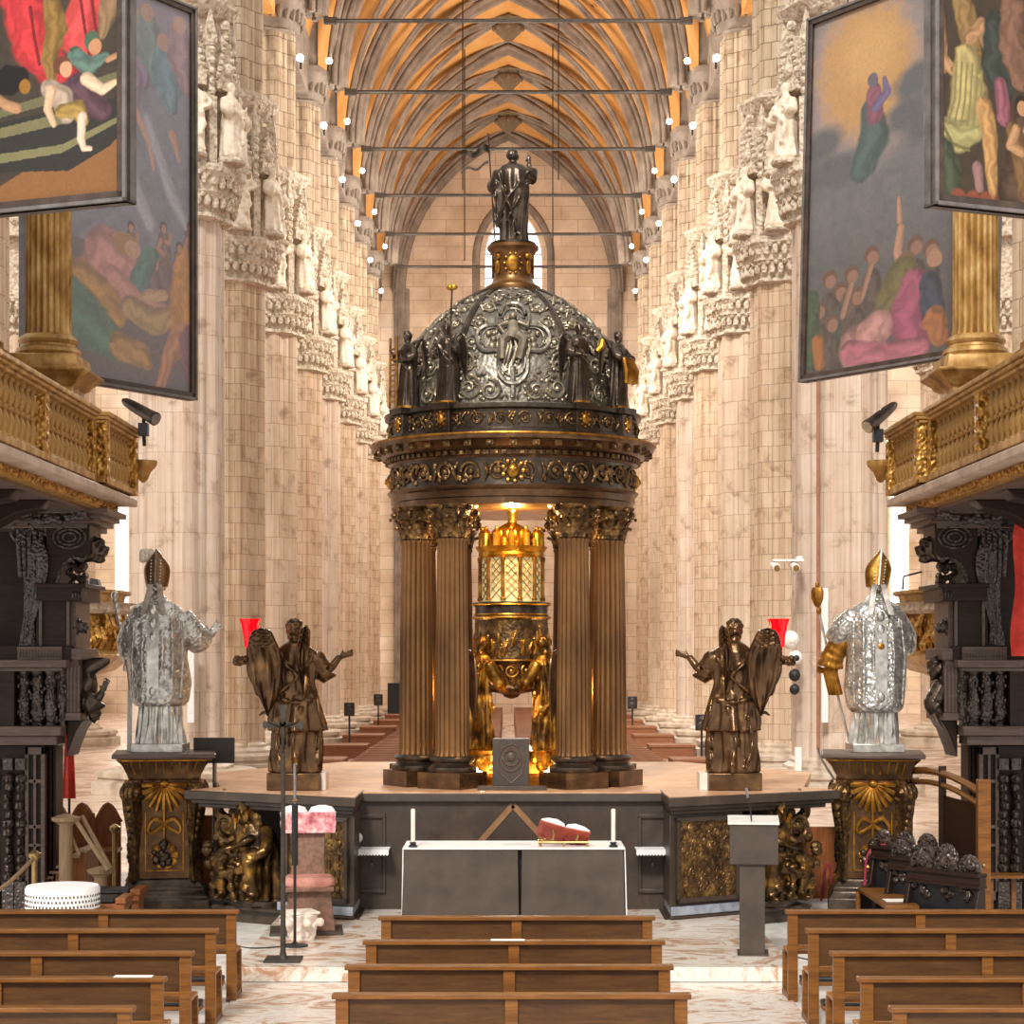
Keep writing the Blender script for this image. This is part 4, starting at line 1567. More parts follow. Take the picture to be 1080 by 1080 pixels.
m = MB()
for i in range(12):
    a = 2 * PI * i / 12
    T = Matrix.Rotation(a, 4, 'Z')
    z = Zi(577)
    m.lathe([(.05, 0), (.045, .12), (.05, .17), (.015, .2)], 8, (0, -.38, z), mat=T)
    m.ball((0, -.38, z + .23), .03, 8, T)
    for s in (-1, 1):
        m.ball((s * .045, -.36, z + .15), (.03, .02, .06), 6, T)
    m.box(-.1, -.4, z, -.07, -.36, z + .1, T)
m.lathe([(.3, Zi(577)), (.32, Zi(573)), (.25, Zi(560)), (.12, Zi(554)), (.05, Zi(551)), (.04, Zi(546)), (.01, Zi(544))], 32)
m.build('gilt_statuettes', M['gold'], uc)

# rock base with reliefs, lit from within
m = MB()
m.lathe([(.9, 0), (.92, .12), (.85, .16), (.8, .38), (.84, .44), (.5, .46)], 40, fn=lambda a, i: 1 + .03 * math.sin(a * 13 + i))
gb = tag(m.build('gilded_base', M['gold_worn'], loc=(CX, CY - .1, PT)), 'low round gilded relief base glowing between the columns', 'base')
m = MB()
for i in range(60):
    a = 2 * PI * i / 60
    p = pol(a, .84)
    m.ball((p.x, p.y, .26 + rr_.uniform(-.09, .09)), (.05, .05, rr_.uniform(.05, .1)), 8)
m.build('relief_figures', M['gold'], gb)
p = W(539, 828, 24.02)
gs = thing('carved_block', 'grey stone block with a relief of a round medallion before the gilded base', 'stone block', (p.x, 24.02, PT))
k = 24.02 / F
MB().box(-19.5 * k, 0, 0, 19.5 * k, .3, 53 * k).build('block', M['grey_stone'], gs, .01).data.materials[0] = M['dark_stone']
m = MB()
for r, z in ((.1, 34), (.12, 30)):
    m.tube([(r * math.cos(2 * PI * i / 24), -.005, z * k + r * 1.1 * math.sin(2 * PI * i / 24)) for i in range(25)], .013, 6)
m.ball((0, -.005, 34 * k), (.055, .02, .06), 10)
m.tube([(-.15, -.0, 20 * k), (-.17, -.0, 30 * k), (-.1, 0, 44 * k), (.02, 0, 48 * k), (.1, 0, 44 * k), (.17, 0, 30 * k), (.13, 0, 16 * k), (0, 0, 6 * k), (-.13, 0, 16 * k), (-.15, 0, 20 * k)], .012, 6)
m.build('medallion', M['walnut_grey'], gs)
tag(MB().box(-.42, 23.78, PT, .42, 23.98, PT + .05).build('step_slab', M['dark_stone'], bevel=.005), 'flat dark slab in front of the carved block', 'slab')

# four gilded angels carrying the tabernacle
def bearer(a, label, seed):
    p = pol(a, .66)
    o = thing('bearer_angel', label, 'angel statue', (CX + p.x, CY + p.y - .05, PT + .44), a + PI, 'gilded angels bearing the tabernacle')
    H = 1.42
    k = H / 1.95
    m = MB()
    robe(m, sc([(0, .34, .3, 0, 0, 1.3), (.4, .32, .28, 0, 0, 1.2), (.9, .29, .24, 0, 0, 1), (1.2, .25, .2, 0, -.03, .7), (1.5, .29, .2, 0, -.06, .5), (1.64, .2, .15, 0, -.08, .3), (1.7, .08, .08, 0, -.1, 0), (1.8, .075, .075, 0, -.12, 0)], k), 7, .17, seed, 24, 48)
    head(m, (0, -.16 * k, 1.84 * k), .27 * k, 0, 1, 0, seed)
    for s in (-1, 1):
        arm(m, Vector((s * .26, -.05, 1.52)) * k, Vector((s * .38, -.22, 1.16)) * k, Vector((s * .3, -.44, 1.0)) * k, (.08 * k, .06 * k, .042 * k), .05, (-s * .5, -1, .1), (0, 0, 1), .19 * k)
    sash(m, [Vector(q) * k for q in [(-.25, .12, 1.5), (.0, .26, 1.1), (.25, .2, .8), (.3, -.1, .5)]], .07 * k)
    sash(m, [Vector(q) * k for q in [(.28, -.1, 1.0), (0, -.3, .85), (-.28, -.12, .7)]], .07 * k)
    m.sculpt('draped_body', M['gold_dark'], o, .014, 1)
    for s in (-1, 1):
        wm = MB()
        wing(wm, [(s * .1 * k, .2 * k, 1.4 * k), (s * .22 * k, .3 * k, 1.72 * k), (s * .42 * k, .4 * k, 1.6 * k), (s * .5 * k, .42 * k, 1.1 * k), (s * .4 * k, .4 * k, .5 * k)],
             [.08 * k, .22 * k, .32 * k, .28 * k, .03 * k], (-s * .9, .1, -.5), .06 * k, 20, 24, 6)
        wm.build('wing', M['bronze'], o)


bearer(-math.radians(46), 'gilded draped angel bearing the tabernacle, behind the left pair of columns', 21)
bearer(math.radians(46), 'gilded draped angel bearing the tabernacle, behind the right pair of columns', 22)
bearer(-math.radians(130), 'gilded angel at the far side of the tabernacle, on its left', 23)
bearer(math.radians(130), 'gilded angel at the far side of the tabernacle, on its right', 24)


# ------------------------------------------------------------------ carved piers beside the altar, with crouching bronze figures
def pier(s, side_label, fig_label):
    o = thing('carved_pier', side_label, 'pier', (s * 2.83, 23.05, 0), s * math.radians(31))
    mir = s > 0
    def B(): return MB(mir)
    # local x runs from the outer end (-) to the inner end (+) of the left pier
    def cut(m, x0, x1, y0, y1, z0, z1):        # inner end runs square to the altar wall
        k = .514 / .857
        return m.prism([(x0, y0), (x1, y0), (x1 - k * (y1 - y0), y1), (x0, y1)], z0, z1, 'z')
    cut(B(), .02, 1.08, .16, 1.1, .3, PT - .2).build('body', M['parapet'], o, .01)
    m = B()
    cut(m, -1.05, 1.12, .2, 1.05, 0, .16)
    cut(m, -1.0, 1.1, .12, 1.1, .16, .2)
    m.build('foot', M['parapet'], o, .01)
    cut(B(), .0, 1.1, .1, 1.12, .2, .3).build('marble_base', M['grey_stone'], o, .008)
    m = B()
    for z0, z1, ov in ((PT - .2, PT - .15, .0), (PT - .15, PT - .1, .06), (PT - .1, PT + .005, .12)):
        cut(m, -1.2 - ov, 1.1 + ov, .1 - ov, 1.2, z0, z1)
    m.build('cornice', M['parapet'], o, .01)
    cut(B(), -1.28, 1.16, .06, 1.24, PT + .004, PT + .012).build('top_slab', M['platform_top'], o)
    m = B()
    for x0, z0, x1, z1 in ((.1, .34, .14, 1.3), (.96, .34, 1.0, 1.3), (.1, 1.28, 1.0, 1.33), (.1, .34, 1.0, .39)):
        m.box(x0, .12, z0, x1, .17, z1)
    m.build('panel_frame', M['parapet'], o)
    m = B()
    r = random.Random(9)
    for i in range(9):
        for q in range(6):
            x, z = .18 + .74 * (q + .5) / 6 + r.uniform(-.03, .03), .45 + .8 * (i + .5) / 9
            if r.random() < .5:
                m.spiral((x, .155, z), (1, 0, 0), (0, 0, 1), .065, 1.4, .014, 14, r.choice((-1, 1)), r.random() * 6)
            else:
                m.ball((x, .155, z), (.035, .03, r.uniform(.04, .08)), 8)
    m.box(.14, .15, .39, .96, .18, 1.28)
    m.build('relief_panel', M['bronze_rough'], o)
    # crouching bearer with scroll bracket: a statue of its own
    f = thing('crouching_figure', fig_label, 'statue', (s * 2.83, 23.05, 0), s * math.radians(31))
    m = B()
    x0, y0 = -.55, .25
    m.loft([[(x0 + .5 * math.cos(a) * q, .55 + .42 * math.sin(a) * q, z) for a in [i * PI / 6 for i in range(12)]] for z, q in ((.2, 1.05), (.27, 1.08), (.3, .95))])
    m.build('plinth', M['bronze_dark'], f)
    m = B()
    T = Matrix.Translation((x0, y0 + .1, .28))
    robe(m, [(0, .36, .3, 0, 0, 1.2), (.2, .38, .32, 0, -.02, 1.3), (.42, .36, .3, .02, -.05, 1.1), (.6, .3, .24, .03, .0, .7), (.8, .29, .2, .02, -.05, .5), (.92, .2, .15, .0, -.1, .2), (.98, .08, .08, 0, -.13, 0), (1.03, .07, .07, 0, -.15, 0)], 7, .2, 31, 26, 52, T)
    for kx, hx in ((-.2, -.05), (.22, .1)):     # thighs and shins
        m.tube(curve([T @ Vector((hx, 0, .42)), T @ Vector((kx, -.36, .5)), T @ Vector((kx * 1.15, -.28, .05))], 10), [.15, .15, .14, .13, .12, .1, .09, .08, .07, .06], 10)
        m.ball(T @ Vector((kx * 1.15, -.36, .04)), (.06, .12, .05), 8)
    head(m, T @ Vector((.05, -.22, 1.1)), .25, .3, 1, 1, 5, .25)
    arm(m, T @ Vector((-.26, -.05, .86)), T @ Vector((-.45, -.1, 1.02)), T @ Vector((-.33, -.18, 1.18)), (.09, .07, .05), 0, (.2, 0, 1), (0, -1, 0), .17)
    arm(m, T @ Vector((.25, -.08, .84)), T @ Vector((.38, -.28, .6)), T @ Vector((.1, -.4, .55)), (.09, .075, .05), 0, (-1, -.1, 0), (0, 0, 1), .17)
    for pts in ([(.3, 0, .85), (.1, -.3, .7), (-.2, -.38, .55), (-.35, -.2, .3)], [(.3, -.3, .5), (.1, -.42, .38), (-.2, -.42, .3), (-.34, -.2, .1)], [(.25, -.38, .4), (.2, -.4, .2), (.28, -.3, .02)], [(-.25, -.4, .45), (-.32, -.36, .2), (-.4, -.25, .02)], [(0, -.42, .45), (-.02, -.4, .2), (.02, -.36, .0)]):
        sash(m, [T @ Vector(p) for p in pts], .06)
    m.sculpt('draped_body', M['bronze_gilt'], f, .014, 2)
    m = B()
    for i in range(3):
        m.spiral((x0 - .3, .22 + i * .1, 1.14), (1, 0, 0), (0, 0, 1), .2, 1.7, .05, 22, -1, PI * .4)
    for i in range(12):
        a = i * PI / 6
        m.ball((x0 + .02 + .17 * math.cos(a), .2, 1.18 + .15 * math.sin(a)), (.07, .06, .09), 8)
    for i in range(9):
        m.ball((x0 - .52 + .13 * math.sin(i * 1.9), .25 + .05 * math.cos(i), 1.0 - i * .055), (.075, .07, .07), 8)
    m.build('scroll_bracket', M['bronze_rough'], f)
    m = B()
    for i in range(26):
        a = r.random() * 6.3
        q = r.uniform(0, .14)
        m.ball((x0 - .02 + q * math.cos(a), .13, 1.18 + q * math.sin(a)), (.03, .03, .05), 6)
    m.build('gilt_foliage', M['gold_worn'], f)


pier(-1, 'dark angled pier with bronze relief behind the chair with the pink cushion', 'crouching bronze figure under the cornice behind the cross stand')
pier(1, 'dark angled pier with bronze relief behind the stone lectern', 'crouching bronze figure under the cornice, partly hidden by the lectern')


# ------------------------------------------------------------------ torch bearing angels, seen from behind
def torch_angel(s, px, label, label2):
    p = W(px, 835, 23.62)
    bx = thing('statue_block', label2, 'block', (p.x, 23.75, PT + .013))
    MB().box(-.32, -.22, 0, .32, .3, .21).build('block', M['bronze'], bx, .012)
    MB().box(-.42, -.1, 0, -.325, .3, .205).build('pale_end', M['capital_frag'], bx) if s > 0 else MB().box(.325, -.1, 0, .38, .3, .205).build('pale_end', M['capital_frag'], bx)
    o = thing('torch_angel', label, 'angel statue', (p.x, 23.78, PT + .224), PI)
    # modelled for the right-hand angel facing away (local -y = into the nave): local +x is picture left
    def B(): return MB(s < 0)
    m = B()
    robe(m, [(0, .3, .25, 0, 0, 1.2), (.15, .29, .24, 0, 0, 1.3), (.5, .27, .22, .02, 0, 1.1), (.85, .27, .21, .03, 0, .9), (1.08, .22, .18, .02, 0, .6), (1.3, .25, .17, 0, 0, .5), (1.46, .26, .15, 0, 0, .3), (1.55, .14, .11, -.01, 0, .1), (1.59, .07, .07, -.01, -.01, 0), (1.66, .065, .065, -.02, -.02, 0)], 8, .15, 40, 34, 66)
    # overskirt hem flaring at the knee and a swag at the hip
    robe(m, [(.5, .33, .27, .02, 0, 1.3), (.62, .32, .25, .02, 0, 1.2), (.9, .27, .21, .02, 0, .9), (1.05, .2, .15, .02, 0, .5)], 7, .16, 41, 14, 60)
    head(m, (-.02, -.04, 1.71), .275, -.6, 1, 0, 6)
    arm(m, (.22, -.02, 1.42), (.34, -.08, 1.2), (.52, -.2, 1.4), (.085, .062, .042), .06, (.9, -.2, .28), (-.3, .1, 1), .2, .25)
    arm(m, (-.24, -.03, 1.42), (-.42, -.06, 1.12), (-.33, -.18, .86), (.08, .065, .042), .5, (-.1, -.3, -1), (0, -1, 0), .16, .7)
    for pts in ([(-.25, .1, 1.42), (.0, .22, 1.22), (.2, .2, 1.05)], [(.22, .12, 1.4), (.05, .22, 1.15), (-.2, .18, .95), (-.34, .05, .8)], [(-.3, .1, .95), (0, .24, .85), (.28, .12, .9)],
[(.1, .24, .8), (.0, .26, .4), (.05, .27, .1)], [(-.15, .24, .7), (-.2, .25, .35), (-.12, .27, .06)], [(.26, .1, .75), (.3, .12, .4), (.28, .15, .05)]):
        sash(m, pts, .03)
    for q in (-.12, .14):
        m.ball((q, -.27, .03), (.06, .13, .05), 8)
    m.sculpt('draped_body', M['bronze'], o, .013, 2)
    def q(px, py): return ((px - 310) * .01147, (817 - py) * .01147)
    w1 = B()
    wing2(w1, [q(*v) for v in ((277, 665), (268, 668), (264, 678), (263, 692), (266, 712), (273, 734), (283, 757))],
          [q(*v) for v in ((279, 665), (287, 668), (292, 677), (298, 692), (299, 712), (294, 736), (284, 757))], (.3, .3, .31, .29, .25, .24, .26), .06)
    w1.build('spread_wing', M['bronze'], o)
    w2 = B()
    wing2(w2, [q(*v) for v in ((324, 662), (319, 667), (315, 680), (313, 696), (316, 714), (321, 740))],
          [q(*v) for v in ((325, 662), (328, 668), (328, 682), (327, 698), (326, 716), (322, 740))], (.24, .26, .28, .27, .25, .24), .08, fe=5)
    w2.build('folded_wing', M['bronze'], o)
    w2 = B()
    w2.tube([(-.14, .12, 1.32), (-.2, .22, 1.38), (-.24, .27, 1.3)], [.06, .07, .05], 10)
    w2.tube([(.1, .12, 1.32), (.13, .2, 1.4), (.14, .24, 1.34)], [.06, .07, .05], 10)
    w2.build('wing_root', M['bronze'], o)
    h = B()
    h.tube(curve([(-.26, -.1, .62), (-.34, -.14, .8), (-.46, -.16, 1.02), (-.55, -.16, 1.2), (-.57, -.16, 1.34)], 12), [.03, .035, .045, .05, .055, .058, .06, .06, .058, .055, .05, .05], 12)
    h.tube(curve([(-.3, -.15, .7), (-.4, -.15, .72), (-.46, -.15, .68)], 6), [.03, .03, .025, .02, .015, .01], 8)
    ht = h.build('torch_horn', M['bronze'], o)
    c = B()
    for i in range(22):
        a = i * 2 * PI / 22
        c.ball((-.57 + .17 * math.cos(a), -.16 + .17 * math.sin(a), 1.35 + .03 * math.sin(i * 2.3)), (.045, .045, .04), 8)
        leaf(c, Matrix.Translation((-.57, -.16, 1.3)) @ Matrix.Rotation(a, 4, 'Z') @ Matrix.Translation((0, -.07, 0)), .06, .12, .1, .01) if i % 2 else None
    c.build('flower_ring', M['bronze_rough'], ht)
    g = B()
    g.lathe([(.02, 1.36), (.05, 1.37), (.045, 1.48), (.055, 1.5), (.02, 1.505)], 14, (-.57, -.16, 0))
    g.build('socket', M['bronze'], ht)
    g = B()
    g.lathe([(.04, 1.5), (.07, 1.52), (.085, 1.66), (.115, 1.8), (.14, 1.86), (.132, 1.86), (.105, 1.8), (.075, 1.66), (.06, 1.54), (.03, 1.53)], 24, (-.57, -.16, 0))
    v = thing('votive_glass', ('red glass votive cup lit on the torch of the angel above the lectern' if s > 0 else 'red glass votive cup lit on the torch of the angel above the chair'), 'lamp', (p.x, 23.78, PT + .226), PI)
    g.build('cup', M['red_glass'], v)
    f = B().ball((-.57, -.16, 1.68), (.022, .022, .035), 8)
    f.build('flame', M['bulb'], v)


torch_angel(-1, 310, 'bronze winged torch angel seen from behind, standing above the chair', 'brown bronze block under the torch angel above the chair')
torch_angel(1, 775, 'bronze winged torch angel seen from behind, standing above the lectern', 'brown bronze block under the torch angel above the lectern')


# ------------------------------------------------------------------ gilded pedestals and the two silver bishops
def pedestal(s, px, label, rz):
    p = W(px, 955, 24.6)
    o = thing('carved_pedestal', label, 'pedestal', (p.x, 25.0, 0), rz)
    H = 1.98
    a = .42
    def sq(r, z): return [(-r, -r, z), (r, -r, z), (r, r, z), (-r, r, z)]
    MB().loft([sq(.56, 0), sq(.56, .16), sq(.54, .18), sq(.5, .24), sq(.5, .3), sq(.44, .36), sq(.42, .4)]).build('foot', M['bronze_dark'], o, .012)
    MB().loft([sq(.4, .4), sq(.38, 1.3), sq(.42, 1.66)]).build('shaft', M['bronze'], o, .01)
    m = MB()
    m.loft([sq(.42, 1.64), sq(.45, 1.68), sq(.46, 1.72), sq(.52, 1.84), sq(.58, 1.9), sq(.58, 1.92)])
    cv = m.build('cove', M['bronze'], o)
    MB().loft([sq(.63, 1.92), sq(.64, 1.93), sq(.64, H - .01), sq(.63, H)]).build('top_slab', M['walnut_grey'], o, .006)
    m = MB()
    for q in range(4):
        T = Matrix.Rotation(q * PI / 2, 4, 'Z')
        for i in range(9):
            x = -.36 + i * .09
            m.tube([(x, -.455, 1.72), (x * 1.08, -.5, 1.82), (x * 1.12, -.55, 1.88)], [.012, .016, .014], 6, T)
        m.tube([(-.52, -.575, 1.9), (.52, -.575, 1.9)], .014, 6, T)
    m.build('gilt_gadroons', M['gold_worn'], cv)
    # corner consoles: scroll at the top, tapering leg below
    for q in range(4):
        T = Matrix.Rotation(q * PI / 2 + PI / 4, 4, 'Z')
        m = MB()
        for dx in (-.075, 0, .075):
            m.spiral(T @ Vector((dx, -.57, 1.5)), T @ Vector((0, -1, 0)) - T @ Vector((0, 0, 0)), (0, 0, 1), .13, 1.6, .045, 22, 1, PI * .6)
        m.loft([[(-w_, y - .03, z), (w_, y - .03, z), (w_, y + .12, z), (-w_, y + .12, z)] for w_, y, z in ((.1, -.6, 1.6), (.1, -.62, 1.45), (.09, -.6, 1.25), (.07, -.55, .95), (.06, -.52, .7), (.065, -.54, .45), (.08, -.58, .38))], mat=T)
        for i in range(7):
            m.ball((0, -.65 + .02 * i, 1.3 - i * .09), (.05, .035, .055), 8, T)
        m.build('corner_console', M['bronze_rough'] if q % 2 else M['bronze_rough'], o)
    for q in range(4):
        T = Matrix.Rotation(q * PI / 2, 4, 'Z')
        m = MB()
        for i in range(11):
            a = PI * (.02 + .96 * i / 10)
            d = Vector((math.cos(a), 0, -math.sin(a) * 1.15))
            L = .27 + .04 * math.sin(a)
            c0 = Vector((0, -.43, 1.6))
            m.tube([T @ (c0 + d * .05), T @ (c0 + d * L * .55 + Vector((0, -.035, 0))), T @ (c0 + d * L)], [.012, .032, .03], 6)
        m.ball((0, -.44, 1.6), (.06, .04, .045), 10, T)
        m.build('shell', M['gold_worn'], o)
        m = MB()
        for x0, z0, x1, z1 in ((-.24, .5, -.225, 1.24), (.225, .5, .24, 1.24), (-.24, .5, .24, .515)):
            m.box(x0, -.41, z0, x1, -.385, z1, T)
        for sx in (-1, 1):
            m.tube(curve([T @ Vector((0, -.42, 1.1)), T @ Vector((sx * .12, -.44, 1.16)), T @ Vector((sx * .2, -.43, 1.05)), T @ Vector((sx * .16, -.42, .98)), T @ Vector((0, -.42, 1.08))], 12), .025, 6)
        m.tube([T @ Vector((0, -.42, 1.26)), T @ Vector((0, -.42, .8))], .02, 6)
        m.build('gilt_bow', M['gold_worn'], o)
        m = MB()
        rr = random.Random(q)
        for i in range(16):
            b = rr.random() * 6.3
            k = rr.uniform(.02, .14)
            m.ball((k * math.cos(b), -.43, .72 + k * math.sin(b)), rr.uniform(.035, .055), 8, T)
        m.build('fruit_cluster', M['bronze_dark'], o)
        m = MB()
        for i in range(10):
            b = i * PI / 5
            leaf(m, T @ Matrix.Translation((.1 * math.cos(b), -.41, .7 + .1 * math.sin(b))) @ Matrix.Rotation(PI / 2 - b, 4, 'Y'), .08, .1, .03, .012)
        m.build('gilt_leaves', M['gold_worn'], o)
    return o


PL = pedestal(-1, 168, 'carved dark and gilded pedestal under the silver bishop with outstretched arm', math.radians(9))
PR = pedestal(1, 926, 'carved dark and gilded pedestal under the silver bishop with golden mitre', math.radians(-9))

def bishop(s, loc, label, gold):
    o = thing('bishop_statue', label, 'statue', loc, PI)
    # facing away; local +x is picture left
    MB().box(-.33, -.27, 0, .33, .3, .11).build('plinth', M['silver_smooth'], o, .008)
    m = MB()
    robe(m, [(.1, .29, .24, 0, 0, 1.2), (.3, .27, .22, 0, 0, 1.1), (.7, .25, .2, 0, 0, .8), (1.2, .2, .16, 0, 0, .3)], 16, .13, 50 + s, 20, 120)
    m.build('pleated_alb', M['silver_smooth'], o)
    c = MB()
    tw = .05 if s < 0 else -.03
    hem = .58 if s < 0 else .5
    robe(c, [(hem, .3, .25, 0, .02, .2), (hem + .06, .36, .28, 0, .02, .3), (hem + .3, .39, .28, 0, .01, .35), (1.2, .38, .26, tw, 0, .4), (1.5, .39, .24, tw, 0, .4), (1.74, .37, .23, tw, 0, .25), (1.86, .29, .19, tw, 0, .2), (1.93, .15, .13, tw, -.01, 0), (2.02, .075, .075, tw, -.02, 0)], 6, .1, 53 + s, 34, 70)
    if s < 0:
        c.tube(curve([(-.26, 0, 1.75), (-.42, -.04, 1.5), (-.5, -.14, 1.36)], 8), [.13, .14, .15, .16, .17, .17, .17, .16], 14)
        c.tube(curve([(.26, 0, 1.75), (.4, -.06, 1.45), (.4, -.16, 1.25)], 8), [.13, .14, .15, .16, .17, .17, .17, .16], 14)
    else:
        c.tube(curve([(.24, 0, 1.76), (.42, -.04, 1.55), (.48, -.1, 1.42)], 8), [.12, .13, .14, .15, .15, .15, .15, .14], 14)
        c.tube(curve([(-.24, 0, 1.76), (-.38, -.06, 1.5), (-.4, -.16, 1.3)], 8), [.12, .13, .14, .15, .16, .16, .16, .15], 14)
    for i in range(6):
        c.tube([(-.3 + i * .12, .2, 1.75 - abs(i - 2.5) * .03), (-.33 + i * .13, .27, 1.2), (-.3 + i * .12, .26, hem + .1)], .02, 6)
    c.sculpt('embossed_chasuble', M['silver'], o, .016, 2)
    f = MB()
    f.loft([[(tw - w_, y, z), (tw + w_, y, z), (tw + w_, y + .03, z), (tw - w_, y + .03, z)] for w_, y, z in ((.07, .255, hem + .1), (.075, .275, .9), (.075, .265, 1.3), (.07, .225, 1.65), (.06, .19, 1.78))])
    for i in range(7):
        z = hem + .2 + i * .17
        f.ball((tw, lerp(.28, .25, i / 6), z), (.055, .03, .07), 10)
    f.build('orphrey', M['silver_smooth'], o)
    if s > 0:
        MB().ball((tw, .27, 1.33), (.065, .03, .065), 12).build('gilt_rosette', M['gold_worn'], o)
    h = MB()
    hz = 2.1
    head(h, (tw, -.03, hz), .25, 0 if s < 0 else .2, 1, 1, 8)
    h.sculpt('head', M['silver_smooth'], o, .011, 1)
    t = MB()
    rings = []
    tl = .0 if s < 0 else -.05
    for i in range(12):
        u = i / 11
        w_ = .135 * (1 + .25 * math.sin(PI * min(1, u * 1.15))) * (1 if u < .45 else math.cos((u - .45) / .55 * PI / 2 * .96))
        d_ = .135 * (1 - u * .55)
        rings.append([(tw + tl * u + w_ * math.cos(b), -.02 + d_ * math.sin(b), hz + .0 + u * .48) for b in [j * PI / 12 for j in range(24)]])
    t.loft(rings)
    mt = t.build('mitre', M['gold_worn'] if s > 0 else M['column'], o)
    t = MB()
    t.tube([(tw + tl * u, -.02 + .14 * (1 - u * .5), hz + .02 + u * .46) for u in (0, .3, .6, 1)], .014, 6)
    for i in range(8):
        for sx in (-1, 1):
            u = i / 8
            t.ball((tw + tl * u + sx * .06, -.02 + .125 * (1 - u * .5), hz + .05 + u * .33), .014, 6)
    t.build('mitre_beading', M['silver_smooth'], mt)
    if s < 0:
        t = MB()
        for i in range(12):
            t.ball((tw + .1 + .05 * (i % 3), -.12 - .02 * (i % 2), hz + .36 + .03 * (i // 3)), .05, 8)
        t.build('white_plume', M['statue'], mt)
    for sx in (-1, 1):
        t = MB()
        t.loft([[(tw + sx * (x - .035), y, z), (tw + sx * (x + .035), y, z), (tw + sx * (x + .04), y + .015, z), (tw + sx * (x - .03), y + .015, z)] for x, y, z in ((.05, .13, hz + .03), (.07, .14, hz - .08), (.1, .22, hz - .24), (.13, .26, hz - .36))])
        t.build('lappet', M['silver_smooth'], mt)
    a = MB()
    if s < 0:
        arm(a, (-.42, -.04, 1.45), (-.5, -.14, 1.36), (-.58, -.16, 1.46), (.07, .06, .05), 0, (-.6, .0, .7), (.7, 0, .6), .27, .12)
    else:
        arm(a, (-.36, -.1, 1.4), (-.42, -.22, 1.25), (-.3, -.34, 1.3), (.07, .055, .04), 0, (.5, -.8, .2), (0, 0, 1), .22, .4)
    a.sculpt('blessing_arm', M['silver_smooth'], o, .009, 1)
    a = MB()
    if s < 0:
        arm(a, (.38, -.08, 1.4), (.48, -.18, 1.25), (.5, -.26, 1.16), (.07, .055, .04), 0, (.25, -.5, -.6), (0, -1, .4), .2, 1.0)
    else:
        arm(a, (.4, -.08, 1.45), (.52, -.14, 1.2), (.56, -.18, 1.02), (.1, .085, .05), .6, (.5, -.2, .1), (0, 0, 1), .2, 1.0)
    a.sculpt('staff_arm', M['silver_smooth'] if s < 0 else M['gold_worn'], o, .009, 1)
    if s > 0:
        b = MB()
        for i in range(4):
            b.tube([(.44 + .03 * i, -.14, 1.3), (.5 + .03 * i, -.12, 1.0), (.42 + .04 * i, -.1, .72)], [.03, .05, .035], 8)
        b.build('falling_sleeve', M['gold_worn'], o)
    c = MB()
    if s < 0:
        c.tube([(.44, -.2, .0), (.44, -.24, .78)], .032, 8)
        o2 = c.build('staff', M['white_box'], o)
        c = MB()
        c.tube([(.44, -.24, .78), (.46, -.25, 1.0), (.52, -.26, 1.3), (.63, -.26, 1.9)], [.02, .02, .02, .018], 8)
        for i in range(5):
            c.ball((.575 + .016 * i, -.26, 1.62 + i * .08), (.035, .035, .045), 8)
        c.ball((.64, -.26, 2.0), (.05, .05, .06), 10)
        c.build('staff_head', M['silver_smooth'], o2)
    else:
        c.tube([(.3, -.12, .12), (.46, -.2, .8), (.66, -.26, 1.75)], .016, 8)
        o2 = c.build('staff', M['silver_smooth'], o)
        c = MB()
        c.ball((.67, -.26, 1.8), (.035, .035, .05), 8)
        c.lathe([(.02, 1.85), (.04, 1.88), (.07, 1.95), (.075, 2.05), (.06, 2.1), (.02, 2.12)], 12, (.69, -.26, 0), fn=lambda a, i: 1 + .1 * math.cos(a * 6))
        c.ball((.69, -.26, 2.14), (.03, .03, .04), 8)
        c.build('staff_node', M['gold_worn'], o2)


bishop(-1, (X(168, 24.9), 25.0, 1.982), 'silver bishop statue with dark mitre and outstretched open hand, seen from behind', False)
bishop(1, (X(924, 24.9), 25.0, 1.982), 'silver bishop statue with golden mitre holding a long thin staff, seen from behind', True)


# ------------------------------------------------------------------ altar and what stands on it
AY = 21.0
az = Zc(896, AY)
al = thing('altar', 'low dark grey stone altar of two slabs under a white cloth', 'altar', (X(542, AY), AY, .15))
k = AY / F
H = az - .15
for x0, x1, b0, b1 in ((-116, 4, -119, 6), (8.5, 115.5, 7, 117.5)):
    m = MB()
    m.loft([[(b0 * k, -.03, 0), (b1 * k, -.03, 0), (b1 * k, .8, 0), (b0 * k, .8, 0)], [(x0 * k, 0, H), (x1 * k, 0, H), (x1 * k, .75, H), (x0 * k, .75, H)]])
    m.build('stone_slab', M['dark_stone'], al, .006)
MB().box(3 * k, .12, 0, 9.5 * k, .6, H - .01).build('recessed_core', M['black'], al)
ac = tag(MB().loft([[(-117 * k, -.02, H), (117 * k, -.02, H), (117 * k, .86, H), (-117 * k, .86, H)], [(-117 * k, -.02, H + .012), (117 * k, -.02, H + .012), (117 * k, .86, H + .012), (-117 * k, .86, H + .012)]])
         .loft([[(sx * 117.5 * k, .05, .02 + .2), (sx * 117.5 * k, .8, .2), (sx * 119 * k, .8, .2), (sx * 119 * k, .05, .2)], [(sx * 116.5 * k, .0, H), (sx * 116.5 * k, .85, H), (sx * 117.5 * k, .85, H + .012), (sx * 117.5 * k, 0, H + .012)]] if (sx := -1) else None)
         .loft([[(118.5 * k, .05, .2), (118.5 * k, .8, .2), (120 * k, .8, .2), (120 * k, .05, .2)], [(116.5 * k, .0, H), (116.5 * k, .85, H), (117.5 * k, .85, H + .012), (117.5 * k, 0, H + .012)]])
         .build('altar_cloth', M['linen'], loc=(X(542, AY), AY, .152)), 'white linen cloth covering the dark stone altar', 'altar cloth')
TOP = az + .0155
